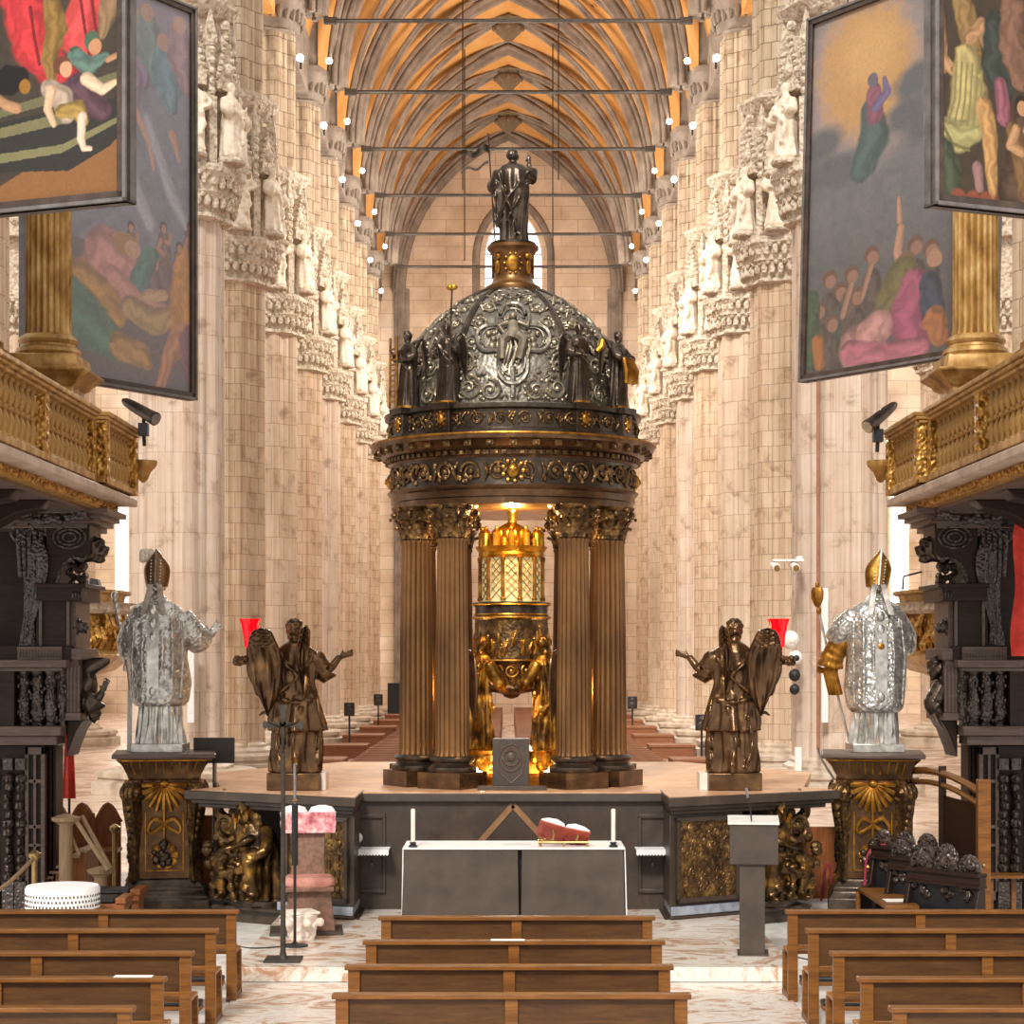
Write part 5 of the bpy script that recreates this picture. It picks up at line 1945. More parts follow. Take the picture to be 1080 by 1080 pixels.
tag(MB().box(-.16, .3, 0, .16, .48, .004).build('altar_card', M['white_box'], loc=(X(545, AY), AY, TOP)), 'pale flat card lying on the middle of the altar cloth', 'card')
def candle(px, label):
    o = thing('candlestick', label, 'candle', (X(px, AY + .1), AY + .12, TOP))
    MB().lathe([(.045, 0), (.05, .008), (.04, .02), (.03, .03), (.038, .05), (.028, .056)], 16).build('holder', M['black'], o)
    MB().lathe([(.024, .055), (.024, .4), (.018, .41), (.004, .415)], 16).build('wax', M['wax'], o)
    MB().tube([(0, 0, .41), (.002, 0, .43)], .003, 5).build('wick', M['black'], o)


candle(435.5, 'cream candle in a small black holder on the altar end farther from the book')
candle(647, 'cream candle in a small black holder on the altar end near the book')
bk = thing('book_stand', 'brass book stand on the altar under the open red book', 'book stand', (X(594, AY + .2), AY + .3, TOP))
m = MB()
for y in (-.12, .14):
    m.tube([(-.27, y, .045), (.28, y, .045)], .012, 8)
for x in (-.25, .0, .26):
    m.tube([(x, -.12, .045), (x, .14, .045)], .01, 8)
    m.tube([(x, -.12, .05), (x, -.12, 0)], .012, 8)
    m.tube([(x, .14, .05), (x, .14, 0)], .012, 8)
m.build('tray', M['brass'], bk)
m = MB()
for x in (-.12, .14):
    m.tube([(x, -.1, .045), (x + .02, -.14, .13), (x, -.1, .22)], .01, 8)
    m.tube([(x, .12, .045), (x, -.1, .22)], .01, 8)
m.build('prop', M['brass'], bk)
ob = thing('open_book', 'large open book with red cover propped on the brass stand', 'book', (X(594, AY + .2), AY + .25, TOP + .14))
Tb = Matrix.Rotation(math.radians(-38), 4, 'X')     # leans towards the celebrant behind the altar
Tb = Matrix.Rotation(math.radians(14), 4, 'Y') @ Matrix.Rotation(math.radians(-30), 4, 'X')
m = MB()
m.loft([[(-.28, -.19, -.015), (0, -.19, -.03), (.28, -.19, -.015), (.28, -.19, .0), (0, -.19, -.015), (-.28, -.19, .0)], [(-.28, .19, -.015), (0, .19, -.03), (.28, .19, -.015), (.28, .19, .0), (0, .19, -.015), (-.28, .19, .0)]], mat=Tb)
m.build('cover', M['book_red'], ob)
for s in (-1, 1):
    m = MB()
    pr = [(s * x, z) for x, z in ((0, -.012), (.26, .004), (.27, .02), (.2, .05), (.1, .06), (.02, .03))]
    m.loft([[(x, -.175, z) for x, z in pr], [(x, .175, z) for x, z in pr]], mat=Tb)
    m.build('page_block', M['paper'], ob)
# credence shelves with white cloths on the parapet
for s, px, lb in ((-1, 390, 'small shelf with scalloped white cloth on the parapet, glass disc above it'), (1, 691, 'small shelf with scalloped white cloth on the parapet, nothing on it')):
    Y = 23.25
    q = W(px, 897, Y)
    o = thing('credence_shelf', lb, 'shelf', (q.x, 23.585, q.z))
    MB().box(-.2, -.33, -.02, .2, 0, 0).build('shelf_board', M['dark_stone'], o)
    m = MB()
    m.box(-.225, -.35, 0, .225, 0, .012)
    n = 24
    pts = [(-.225 + .45 * i / n, -.045 - .018 * abs(math.sin(PI * i / 2))) for i in range(n + 1)]
    m.prism([(-.225, .012)] + pts + [(.225, .012)], -.352, -.342)
    m.build('white_cloth', M['linen'], o)
    MB().lathe([(.03, 0), (.01, -.02)], 10, (0, -.02, -.2)).ball((0, -.02, -.19), .02, 8).build('key_knob', M['steel'], o)
q = W(376, 888, 23.3)
o = thing('glass_disc', 'round clear glass ostensory disc on a foot on the shelf', 'glass', (q.x, 23.4, W(376, 897, 23.3).z + .013))
MB().lathe([(.05, 0), (.05, .01), (.012, .03), (.012, .06), (.02, .07)], 14).build('foot', M['steel'], o)
MB().ball((0, 0, .13), (.065, .012, .065), 18).build('disc', M['white_stone'], o)


# ------------------------------------------------------------------ stone lectern with microphone
LY = 19.9
p = W(797, 1012, LY)
k = LY / F
le = thing('lectern', 'T-shaped dark grey stone lectern with white top standing before the carved pier', 'lectern', (p.x, LY + .2, .15), math.radians(-6))
h = (1012 - 872) * k
MB().box(-14.5 * k, -.16, 0, 12 * k, .16, h * .75).build('shaft', M['dark_stone'], le, .006)
MB().box(-25 * k, -.2, h * .69, 26 * k, .2, h - .01).build('desk', M['dark_stone'], le, .006)
m = MB()
m.loft([[(-27 * k, -.22, h - .01), (27 * k, -.22, h - .01), (27 * k, .24, h - .01), (-27 * k, .24, h - .01)], [(-27 * k, -.22, h + .012), (27 * k, -.22, h + .012), (27 * k, .24, h + .05), (-27 * k, .24, h + .05)]])
m.build('white_top', M['grey_stone'], le).data.materials[0] = M['white_box']
MB().box(-17 * k, -.2, -.0, 16 * k, .2, .015).build('foot_plate', M['dark_stone'], le)
m = MB()
m.tube(curve([(-.02, -.15, h + .01), (-.03, -.16, h + .12), (-.06, -.18, h + .28)], 8), .007, 6)
mi = m.build('microphone_neck', M['black'], le)
MB().tube([(-.058, -.178, h + .26), (-.075, -.19, h + .36)], .013, 8).build('microphone_head', M['steel'], mi)
m = MB()
m.tube(curve([(.3, 0, .008), (.4, -.3, .008), (.62, -.6, .008), (.95, -.6, .008)], 14), .008, 6)
tag(m.build('floor_cable', M['black'], loc=(p.x, LY + .2, .15)), 'thin dark cable curling over the marble from the lectern', 'cable')

# ------------------------------------------------------------------ cross stand, microphone stand, chair, marble fragment
Y = 19.6
p = W(298.5, 1009, Y)
k = Y / F
cr = thing('cross_stand', 'tall iron processional crucifix on a pole with square base', 'crucifix', (p.x, Y, .15))
MB().box(-19 * k, -.15, 0, 19 * k, .2, .025).build('base', M['iron'], cr, .004)
MB().lathe([(.05, .025), (.035, .06), (.028, .1), (.024, 1.2), (.022, 2.1)], 12).build('pole', M['iron'], cr)
m = MB()
zc = (1009 - 760) * k
def cross_arm(T):
    m.loft([[(-w_, -.012, z), (w_, -.012, z), (w_, .012, z), (-w_, .012, z)] for w_, z in ((.035, 0), (.022, .06), (.03, .15), (.045, .185), (.02, .2))], mat=T)
m.box(-.03, -.012, zc - .25, .03, .012, zc + .03)
for a in (0, PI / 2, -PI / 2, PI):
    cross_arm(Matrix.Translation((0, 0, zc)) @ Matrix.Rotation(a, 4, 'Y'))
m.build('cross', M['iron'], cr)
m = MB()
m.tube([(0, -.02, zc - .02), (.005, -.035, zc - .1), (0, -.03, zc - .26)], [.025, .022, .014], 8)
m.ball((.0, -.035, zc + .03), (.02, .022, .028), 8)
for s in (-1, 1):
    m.tube([(s * .02, -.025, zc - .01), (s * .09, -.02, zc + .01), (s * .15, -.02, zc + .03)], [.011, .009, .006], 6)
m.build('corpus', M['bronze_dark'], cr)
Y = 20.6
p = W(311, 995, Y)
k = Y / F
ms = thing('microphone_stand', 'thin black microphone stand with round base beside the cross stand', 'microphone stand', (p.x, Y, .15))
MB().lathe([(.14, 0), (.14, .015), (.04, .03), (.02, .045)], 22).build('base', M['black'], ms)
m = MB()
m.tube([(0, 0, .03), (0, 0, .9)], .016, 8)
m.tube([(.0, 0, .85), (.0, 0, 1.5)], .034, 8)
m.build('pole', M['black'], ms)
MB().tube([(0, 0, 1.5), (0, -.02, 1.92)], .014, 8).build('neck', M['steel'], ms)
MB().ball((0, 0, 1.53), (.03, .03, .02), 8).build('brass_collar', M['brass'], ms)
tag(MB().tube(curve([(.14, 0, .01), (-.2, -.15, .01), (-.5, .05, .01), (-.7, .1, .01)], 14), .007, 6).build('stand_cable', M['black'], loc=(p.x - .2, Y - .05, .15)), 'thin dark cable trailing over the floor from the microphone stand', 'cable')

Y = 21.7
p = W(325, 968, Y)
k = Y / F
ch = thing('celebrant_chair', 'brown celebrant chair with pink cushion and brocade draped over its back', 'chair', (p.x, Y, .15), math.radians(6))
MB().box(-.42, -.35, 0, .38, .3, .03).build('base', M['dark_stone'], ch, .005)
m = MB()
m.loft([[(-.28, -.22, .03), (.3, -.22, .03), (.3, .2, .03), (-.28, .2, .03)], [(-.2, -.2, .48), (.24, -.2, .48), (.24, .18, .48), (-.2, .18, .48)]])
m.build('pedestal', M['brown_leather'], ch, .008)
MB().box(-.26, -.3, .47, .28, .22, .52).build('seat', M['brown_leather'], ch, .01)
m = MB()
m.loft([[(x * .27 + .01, y * .26 - .04, z) for x, y in [(math.copysign(abs(math.cos(a)) ** .4, math.cos(a)) * q, math.copysign(abs(math.sin(a)) ** .4, math.sin(a)) * q) for a in [i * PI / 12 for i in range(24)]]] for z, q in ((.52, .96), (.55, 1.03), (.585, 1.03), (.62, .9))])
m.build('cushion', M['cushion'], ch)
m = MB()
m.loft([[(-w_, y, z), (w_, y, z), (w_, y + .06, z), (-w_, y + .06, z)] for w_, y, z in ((.2, .14, .5), (.18, .17, .8), (.19, .2, 1.1), (.21, .22, 1.28))])
m.build('backrest', M['brown_leather'], ch, .01)
m = MB()
for s in (-1, 1):
    m.loft([[(x + s * .155, y, z) for x, y in [(math.cos(a) * .15 * q, .25 + .1 * math.sin(a) * q) for a in [i * PI / 8 for i in range(16)]]] for z, q in ((1.22, 1), (1.3, 1.05), (1.36, .8), (1.38, .3))])
m.build('white_head_pad', M['linen'], ch)
m = MB()
m.loft([[(-w_, .12, z), (w_, .12, z), (w_, .16, z), (-w_, .16, z)] for w_, z in ((.3, 1.08), (.31, 1.2), (.29, 1.31))])
m.build('brocade_cover', M['pink_fabric'], ch)
Y = 20.9
p = W(317, 989, Y)
fg = thing('marble_capital', 'small pale marble capital fragment with leaf carving on the floor', 'stone fragment', (p.x, Y + .12, .15), .4)
m = MB()
m.lathe([(.13, 0), (.14, .02), (.13, .1), (.15, .2), (.18, .28), (.16, .3)], 20)
for i in range(6):
    T = Matrix.Rotation(i * PI / 3, 4, 'Z')
    leaf(m, T @ Matrix.Translation((0, -.12, .05)), .13, .22, .09, .03)
    m.ball((0, -.2, .2), .05, 8, T)
m.sculpt('carved_bell', M['capital_frag'], fg, .009, 2)
m = MB()
m.box(-.16, -.16, .29, .16, .16, .32)
m.build('abacus', M['capital_frag'], fg, .01)
Y = 25.3
p = W(226, 831, Y)
k = Y / F
sc_ = thing('display_stand', 'dark rectangular display on a pole, turned away, behind the carved pedestal', 'display', (p.x, Y, 0))
z0, z1 = Zc(805, Y), Zc(778, Y)
MB().box(-22 * k, 0, z0, 21 * k, .06, z1).build('display_panel', M['screen'], sc_, .005)
MB().tube([(0, .03, .03), (0, .03, z0)], .028, 8).build('pole', M['steel'], sc_)
MB().lathe([(.25, 0), (.25, .025), (.03, .04)], 18).build('foot', M['steel'], sc_)


# ------------------------------------------------------------------ pews in front of the altar
def bench_mesh(L, kneel=True, posts=None):
    """parts of a choir pew seen from behind; x from -L/2 to L/2, back plane at y = 0, seat on the +y side"""
    P = {}
    P['top_rail'] = MB().box(-L / 2, -.06, .815, L / 2, .05, .85)
    P['back_panel'] = MB().box(-L / 2 + .03, 0, .5, L / 2 - .03, .025, .82)
    m = MB()
    m.box(-L / 2 + .02, -.028, .49, L / 2 - .02, .03, .53)
    P['lower_rail'] = m
    m = MB()
    for x in posts or (-L / 2 + .09, 0, L / 2 - .09):
        m.box(x - .045, -.032, .53, x + .045, 0, .815)
    P['stile'] = m
    P['seat'] = MB().box(-L / 2 + .04, .05, .43, L / 2 - .04, .43, .46)
    return P


def bench(L, loc, label, group, posts=None, name='pew', proto={}):
    key = (L, tuple(posts or ()))
    if key in proto:
        return dup(proto[key], loc, 0, label)
    o = thing(name, label, 'pew', loc, 0, group)
    P = bench_mesh(L, True, posts)
    for q in ('top_rail', 'back_panel', 'lower_rail', 'seat'):
        P[q].build(q, M[{'top_rail': 'pew', 'back_panel': 'pew_panel', 'lower_rail': 'pew', 'seat': 'pew_seat'}[q]], o, .006)
    for x in posts or (-L / 2 + .07, 0, L / 2 - .07):
        e = abs(abs(x) - L / 2) < .2
        MB().box(x - .045, -.034, .53 if not e else 0, x + .045, 0 if not e else .03, .815).build('back_post', M['pew'], o, .004)
        if e:
            MB().prism([(.36, 0), (.42, 0), (.4, .43), (.34, .43)], x - .04, x + .04, 'x').build('front_leg', M['pew'], o, .004)
            MB().box(x - .04, -.03, .0, x + .04, .42, .06).build('foot_rail', M['pew'], o, .004)
    MB().box(-L / 2 + .1, -.34, .2, L / 2 - .1, -.2, .24).build('kneeler_board', M['pew'], o, .006)
    MB().box(-L / 2 + .1, -.35, .24, L / 2 - .1, -.19, .28).build('kneeler_pad', M['black'], o, .012)
    for x in (-L / 2 + .2, L / 2 - .2):
        MB().box(x - .03, -.32, 0, x + .03, -.22, .2).build('kneeler_foot', M['pew'], o, .004)
        MB().box(x - .03, -.24, .1, x + .03, 0, .16).build('kneeler_arm', M['pew'], o, .004)
    KIDS.pop(o.name, None)
    proto[key] = o
    return o


names = ('first', 'second', 'third', 'fourth', 'fifth')
for i, (Y, px) in enumerate(((17.7, 545), (16.2, 542), (14.9, 537), (13.64, 539.5))):
    bench(2.5, (X(px, Y), Y + .02, .0), 'short brown pew in the middle block, %s behind the altar' % ('nearest the altar, first', 'second', 'third', 'fourth')[i], 'short pews in the middle block')
for s, w_ in ((-1, 'block by the lace table'), (1, 'block behind the lectern')):
    for i, Y in enumerate((18.15, 16.9, 15.6, 14.36, 13.15)):
        L = 3.6
        bench(L, (s * (2.53 + L / 2), Y, 0), 'long brown pew, %s row counted from the altar in the %s' % (names[i], w_), 'long pews in the side blocks', (-L / 2 + .07, -.55, .55, L / 2 - .07))
tag(MB().box(-.16, -.05, 0, .12, .04, .004).build('paper_leaflet', M['paper'], loc=(X(538, 16.2), 16.2, .852)), 'white leaflet on the top rail of a middle pew', 'leaflet')
tag(MB().box(-.14, -.05, 0, .14, .04, .004).build('worn_label', M['paper'], loc=(X(141, 14.36), 14.36, .852)), 'pale scuffed leaflet on the rail of a long pew near the picture corner', 'leaflet')


# ------------------------------------------------------------------ choir stalls, organ galleries and paintings on both sides
def pb(m, x0, y0, x1, y1, Y, d):
    """a block whose front face fills a picture rectangle at depth Y"""
    a, b = W(x0, y1, Y), W(x1, y0, Y)
    return m.box(a.x, Y, a.z, b.x, Y + d, b.z)


def lion(m, c, k):
    """a lion's head looking to +x, size k"""
    T = Matrix.Translation(c) @ Matrix.Scale(k, 4)
    m.ball((0, 0, 0), (.5, .42, .5), 14, T)
    m.ball((.4, 0, -.12), (.32, .27, .24), 12, T)
    m.ball((.66, 0, -.02), (.1, .14, .09), 8, T)
    m.ball((.4, 0, .2), (.2, .2, .16), 10, T)
    m.ball((.38, 0, -.42), (.24, .2, .12), 10, T)
    for s in (-1, 1):
        m.ball((.36, s * .26, .22), (.14, .08, .07), 8, T)
        m.ball((.5, s * .16, -.16), (.18, .13, .15), 8, T)
        m.loft([[(x + .0, s * (.28 + y), .42 + z) for x, y in ((-.12, -.08), (.12, -.08), (.1, .08), (-.1, .08))] for z in (0,)] + [[(x * .3, s * (.32 + y * .3), .62) for x, y in ((-.12, -.08), (.12, -.08), (.1, .08), (-.1, .08))]], mat=T)
    r = random.Random(2)
    for i in range(40):
        a = r.uniform(0, 2 * PI)
        q = r.uniform(.4, .62)
        m.ball((-.12 - r.random() * .3, q * .9 * math.cos(a), q * math.sin(a) - .05), (.13, .13, .2), 6, T)


def stall_side(s):
    mir = s > 0
    sd = 'left' if s < 0 else 'right'
    near = 'by the lace table' if s < 0 else 'by the row of carved dark seats'
    def B(): return MB(mir)
    o = thing('choir_stall', 'tall dark carved walnut choir stall with lion bracket, %s' % near, 'choir stall')
    Y = 24.0
    # lower cabinet
    pb(B(), -110, 786, 47, 963, Y + .12, .5).build('base_cabinet', M['stall'], o, .01)
    for x in (-30, -14, 3, 16):
        m = B()
        c = W(x + 5, 945, Y)
        pb(m, x - 1, 930, x + 11, 962, Y, .2)
        pb(m, x, 800, x + 10, 812, Y - .03, .2)
        r = random.Random(x)
        for i in range(12):
            q = W(x + 5, 925 - i * 9.4, Y)
            w_ = .055 + .02 * math.sin(i * 1.3)
            m.ball((q.x, Y + .06, q.z), (w_, .09, .07), 10)
            m.ball((q.x + r.uniform(-.03, .03), Y - .03, q.z), (.03, .03, .045), 6)
        m.build('carved_pilaster', M['stall_carved'], o)
    m = B()
    for x0, y0, x1, y1 in ((26, 788, 30, 950), (43, 788, 47, 950), (26, 788, 47, 796), (26, 940, 47, 950), (35, 796, 38, 940), (30, 822, 43, 826), (30, 870, 43, 874), (30, 890, 43, 893)):
        pb(m, x0, y0, x1, y1, Y + .06, .1)
    m.build('panel_frame', M['walnut_grey'], o, .005)
    m = B()
    for i in range(3):
        pb(m, 47 + i * 4.5, 786, 50 + i * 4.5, 955, Y + .3, .4)
    m.build('side_mouldings', M['stall'], o, .005)
    # balustraded desk front
    m = B()
    pb(m, -110, 696, 70, 704, Y - .12, .5)
    pb(m, -110, 704, 66, 708, Y - .05, .4)
    m.build('desk_rail', M['walnut_grey'], o, .008)
    m = B()
    pb(m, -110, 766, 64, 776, Y - .1, .5)
    pb(m, -110, 776, 60, 786, Y - .02, .45)
    m.build('lower_cornice', M['walnut_grey'], o, .01)
    pb(B(), -110, 704, 60, 770, Y + .3, .2).build('desk_panel', M['stall'], o)
    pb(B(), -8, 706, 15, 768, Y - .04, .3).build('desk_pier', M['stall'], o, .01)
    for i, x in enumerate((23, 37.5, 51.5, 64, -20, -36)):
        m = B()
        c = W(x, 768, Y)
        h = 62 * Y / F
        w_ = .075 if i != 3 else .04
        m.lathe([(w_ * .8, 0), (w_, .03), (w_ * .75, .06), (w_ * 1.05, h * .25), (w_ * 1.0, h * .5), (w_ * .7, h * .62), (w_ * .95, h * .8), (w_ * .7, h * .9), (w_, h * .95), (w_, h)], 14, (c.x, Y + .1, c.z))
        r = random.Random(i)
        for q in range(16):
            a = r.uniform(PI, 2 * PI)
            m.ball((c.x + w_ * math.cos(a), Y + .1 + w_ * math.sin(a), c.z + h * (.12 + .8 * q / 16)), (.022, .022, .03), 6)
        m.build('carved_baluster', M['stall_carved'], o)
    # frieze with pale egg-and-dart plate
    m = B()
    pb(m, -110, 681, 75, 698, Y + .08, .6)
    m.build('frieze', M['stall'], o, .008)
    m = B()
    pb(m, 18, 682, 65, 697, Y + .03, .08)
    for i in range(14):
        q = W(20.5 + i * 3.2, 689, Y)
        m.ball((q.x, Y + .03, q.z), (.013, .015, .06), 6)
    m.build('egg_and_dart_plate', M['walnut_grey'], o, .004)
    # fluted pilaster on the end
    m = B()
    pb(m, 67, 694, 83, 756, Y + .12, .9)
    for i in range(4):
        q0, q1 = W(69 + i * 3.9, 752, Y), W(69 + i * 3.9, 702, Y)
        m.tube([(q0.x, Y + .12, q0.z), (q1.x, Y + .12, q1.z)], .018, 8)
    pb(m, 65, 752, 85, 760, Y + .09, 1)
    pb(m, 66, 684, 86, 696, Y + .09, 1)
    m.build('fluted_pilaster', M['walnut_grey'], o, .004)
    m = B()
    m.prism([(W(66, 0, Y).x, W(0, 760, Y).z), (W(84, 0, Y).x, W(0, 760, Y).z), (W(76, 0, Y).x, W(0, 772, Y).z), (W(69, 0, Y).x, W(0, 790, Y).z), (W(66, 0, Y).x, W(0, 800, Y).z)], Y + .2, Y + .9)
    m.build('end_bracket', M['stall'], o, .02)
    # upper part
    pb(B(), -110, 528, 44, 790, Y + .75, .3).build('back_panel', M['stall'], o)
    m = B()
    pb(m, 38, 632, 74, 684, Y + .15, .9)
    m.build('upper_post', M['stall'], o, .01)
    m = B()
    for i, x in enumerate((41, 70)):
        pb(m, x, 634, x + 3, 682, Y + .1, .1)
    pb(m, 74, 634, 80, 684, Y + .2, .8)
    m.build('post_moulding', M['walnut_grey'], o, .004)
    m = B()
    pb(m, 38, 619, 86, 634, Y + .05, 1.1)
    pb(m, 36, 615, 90, 620, Y, 1.2)
    m.build('post_cornice', M['stall'], o, .01)
    m = B()
    for i in range(5):
        q = W(76 + i * 3, 627, Y)
        m.ball((q.x, Y + .05, q.z), (.014, .02, .05), 6)
    lion(m, W(84, 661, Y + .3), .16)
    m.build('small_mask', M['stall_carved'], o)
    # lion headed bracket
    bm_ = B()
    P = [W(x, y, Y) for x, y in ((46, 552), (92, 552), (92, 582), (84, 590), (76, 588), (66, 594), (60, 604), (58, 616), (46, 616))]
    bm_.prism([(p.x, p.z) for p in P], Y + .12, Y + .8)
    br = bm_.build('bracket', M['stall'], o, .012)
    m = B()
    c = W(71, 566, Y)
    for k in (.2, .14, .08):
        m.tube([(c.x + k * math.cos(i * PI / 12), Y + .11, c.z + .68 * k * math.sin(i * PI / 12)) for i in range(25)], .014, 6)
    p0 = [W(x, y, Y) for x, y in ((58, 616), (60, 604), (66, 594), (76, 587), (86, 590))]
    m.tube([(p.x, Y + .11, p.z) for p in p0], .025, 6)
    r = random.Random(4)
    for i in range(20):
        q = W(r.uniform(66, 86), r.uniform(594, 616), Y)
        m.ball((q.x, Y + .3, q.z), (.05, .12, .05), 6)
    m.build('bracket_carving', M['stall_carved'], br)
    m = B()
    lion(m, W(93, 578, Y + .42), .36)
    m.sculpt('lion_head', M['bronze_dark'], br, .014, 1)
    # winged herm
    m = B()
    T = Matrix.Translation(W(36, 682, Y + .35))
    k = 110 * Y / F / 1.25
    robe(m, [(0, .15 * k, .12 * k, -.03, 0, .4), (.3 * k, .1 * k, .1 * k, -.03, 0, .8), (.55 * k, .12 * k, .12 * k, 0, 0, .8), (.75 * k, .15 * k, .14 * k, .03, -.02, .3), (.92 * k, .17 * k, .13 * k, .05, -.03, .3), (1.02 * k, .1 * k, .09 * k, .06, -.03, 0), (1.06 * k, .05 * k, .05 * k, .08, -.04, 0), (1.1 * k, .05 * k, .05 * k, .09, -.04, 0)], 7, .2, 61, 24, 40, T)
    head(m, T @ Vector((.12, -.05, 1.2 * k)), .26 * k, .9, 1, 0, 9)
    m.sculpt('winged_herm', M['stall_carved'], o, .014, 1)
    m = B()
    c = W(30, 0, Y + .3)
    wing(m, [(W(34, 640, Y).x, Y + .2, W(0, 636, Y).z + .1), (W(26, 600, Y).x, Y + .15, W(0, 590, Y).z), (W(29, 578, Y).x, Y + .12, W(0, 577, Y).z), (W(36, 584, Y).x, Y + .1, W(0, 600, Y).z), (W(26, 640, Y).x, Y + .15, W(0, 672, Y).z)], [.05, .12, .16, .16, .03], (.8, -.2, .1), .06, 20, 30, 6)
    m.build('herm_wing', M['stall_carved'], o)
    m = B()
    for i in range(5):
        q = W(28, 560, Y)
        m.tube([(q.x - .12 + .055 * i, Y + .18 + 0 * i, q.z - .55), (q.x - .13 + .07 * i, Y + .1, q.z - .1), (q.x - .13 + .07 * i, Y + .16, q.z + .12), (q.x - .1 + .06 * i, Y + .35, q.z + .2)], .03, 8)
    m.spiral((W(20, 0, Y).x, Y + .12, W(0, 562, Y).z), (1, 0, 0), (0, 0, 1), .15, 1.6, .03)
    m.build('scroll_console', M['stall_carved'], o)
    # leaning statue on the end of the stall
    m = B()
    if s < 0:
        m.tube(curve([W(70, 768, Y + .5), W(80, 748, Y + .5), W(88, 730, Y + .45), W(96, 712, Y + .4)], 8), [.09, .15, .19, .2, .2, .17, .13, .08], 12)
        m.tube(curve([W(84, 712, Y + .5), W(98, 702, Y + .4), W(116, 697, Y + .4)], 6), [.12, .13, .12, .1, .07, .03], 10)
        arm(m, W(86, 738, Y + .3), W(98, 742, Y + .2), W(108, 730, Y + .2), (.085, .07, .045), .4, (.4, 0, 1), (-1, 0, .2), .2, .2)
        head(m, W(99, 753, Y + .35), .2, 1.2, 1, 0, 3, .6)
    else:
        m.tube(curve([W(78, 768, Y + .4), W(84, 748, Y + .4), W(82, 728, Y + .4), W(86, 712, Y + .4)], 8), [.08, .12, .14, .15, .15, .13, .1, .06], 12)
        head(m, W(93, 705, Y + .38), .27, 1.0, 1, 0, 3, .2)
        arm(m, W(86, 722, Y + .25), W(96, 742, Y + .2), W(86, 752, Y + .2), (.08, .065, .045), .3, None, (0, 0, 1), .15, .5)
        for i in range(4):
            m.ball(W(82, 700 + i * 4, Y + .35), .06, 8)
    m.sculpt('leaning_figure', M['bronze_dark'], o, .014, 2)
    # canopy under the gallery
    m = B()
    for y0, y1, x1, yy in ((550, 557, 92, .1), (545, 551, 99, 0), (540, 546, 106, -.1), (535, 541, 113, -.2)):
        pb(m, -110, y0, x1, y1, Y + yy, 1.2)
    m.build('canopy', M['walnut_grey'], o, .01)
    m = B()
    for x in (17, 75):
        pb(m, x, 537, x + 16, 548, Y - .3, .4)
    r = random.Random(8)
    for i in range(26):
        q = W(r.uniform(34, 76), r.uniform(542, 550), Y - .1)
        m.ball(q, (.06, .06, .05), 6)
    m.build('carved_blocks', M['stall_carved'], o)

    # gallery with gilded balustrade
    gx, ga, gb_ = -4.84, 17.3, 24.95
    g = thing('organ_gallery', 'gilded balustrade gallery above the dark choir stall %s' % near, 'balcony')
    m = B()
    m.box(-7.2, ga, 5.1, gx + .06, gb_ + .06, 5.2)
    m.box(-7.2, ga, 5.2, gx - .02, gb_, 5.24)
    m.build('marble_ledge', M['walnut_grey'], g, .015).data.materials[0] = surf('pinkish ledge stone', [(.3, '#9c8474'), (.7, '#cbb4a2')], .5, 0, 3) if 'ledge' not in M else M['ledge']
    m = B()
    m.box(-7.2, ga, 5.0, gx - .16, gb_ - .1, 5.1)
    m.build('gilded_frieze', M['gilt_carved'], g)
    MB(mir).box(-7.2, ga, 4.96, gx - .3, gb_ - .2, 5.0).build('soffit', M['walnut_grey'], g)
    for yq in (17.8, 19.2, 20.6, 22.0):
        MB(mir).prism([(-7.2, 4.96), (-5.2, 4.96), (-5.3, 4.86), (-5.6, 4.8), (-5.9, 4.62), (-7.2, 4.5)], yq, yq + .4).build('corbel', M['stall'], g, .015)
    m = B()
    r = random.Random(6)
    for i in range(60):
        y = lerp(ga + .1, gb_ - .2, i / 59)
        m.ball((gx - .16, y, 5.05 + r.uniform(-.02, .02)), (.03, .05, .035), 6)
    m.build('frieze_carving', M['gilt_carved'], g)
    pl_ = [(ga, 22.75, gx), (23.0, gb_, gx + .06)]
    for a, b, x in pl_:
        m = B()
        m.box(x - .2, a, 5.94, x, b, 5.98)
        m.box(x - .24, a - .02, 5.98, x + .04, b + .02, 6.02)
        m.box(x - .28, a - .03, 6.02, x + .07, b + .03, 6.07)
        m.build('hand_rail', M['gilt_wood'], g, .01)
        m = B()
        m.box(x - .2, a, 5.24, x, b, 5.32)
        m.build('bottom_rail', M['gilt_wood'], g, .01)
    bal = B().lathe([(.055, 0), (.055, .03), (.035, .05), (.034, .09), (.058, .16), (.04, .23), (.022, .275), (.045, .3), (.045, .32), (.022, .345), (.04, .39), (.058, .46), (.034, .53), (.035, .57), (.055, .59), (.055, .62)], 12)
    bmesh_ = bal.mesh('baluster')
    bmesh_.materials.append(M['gilt_wood'])
    ys = [lerp(17.5, 22.55, i / 23) for i in range(24)] + [lerp(23.35, 24.75, i / 7) for i in range(8)]
    for y in ys:
        q = bpy.data.objects.new('baluster', bmesh_)
        COL.objects.link(q)
        q.parent = g
        q.location = ((-1 if mir else 1) * ((gx if y < 22.9 else gx + .06) - .1), y, 5.32)
    for y, x in ((22.85, gx - .03), (23.12, gx + .075), (24.9, gx + .07), (20.4, gx + .0), (18.4, gx)):
        m = B()
        m.box(x - .2, y - .09, 5.24, x + .005, y + .09, 5.98)
        for i in range(5):
            m.ball((x, y, 5.36 + i * .13), (.02, .06, .055), 8)
        m.build('carved_post', M['gilt_carved'], g, .008)
    m = B()
    m.lathe([(.02, 0), (.06, .04), (.1, .14), (.16, .2), (.18, .24), (.18, .28), (.02, .29)], 18, (gx + .12, gb_ + .12, 5.42))
    m.build('end_console', M['gilt_wood'], g)

    # organ case: giant fluted column, carved pilasters, dark case behind
    c = thing('organ_column', 'giant gilded fluted column on a moulded pedestal behind the gallery rail %s' % near, 'column', (s * 5.62, 23.75, 0))
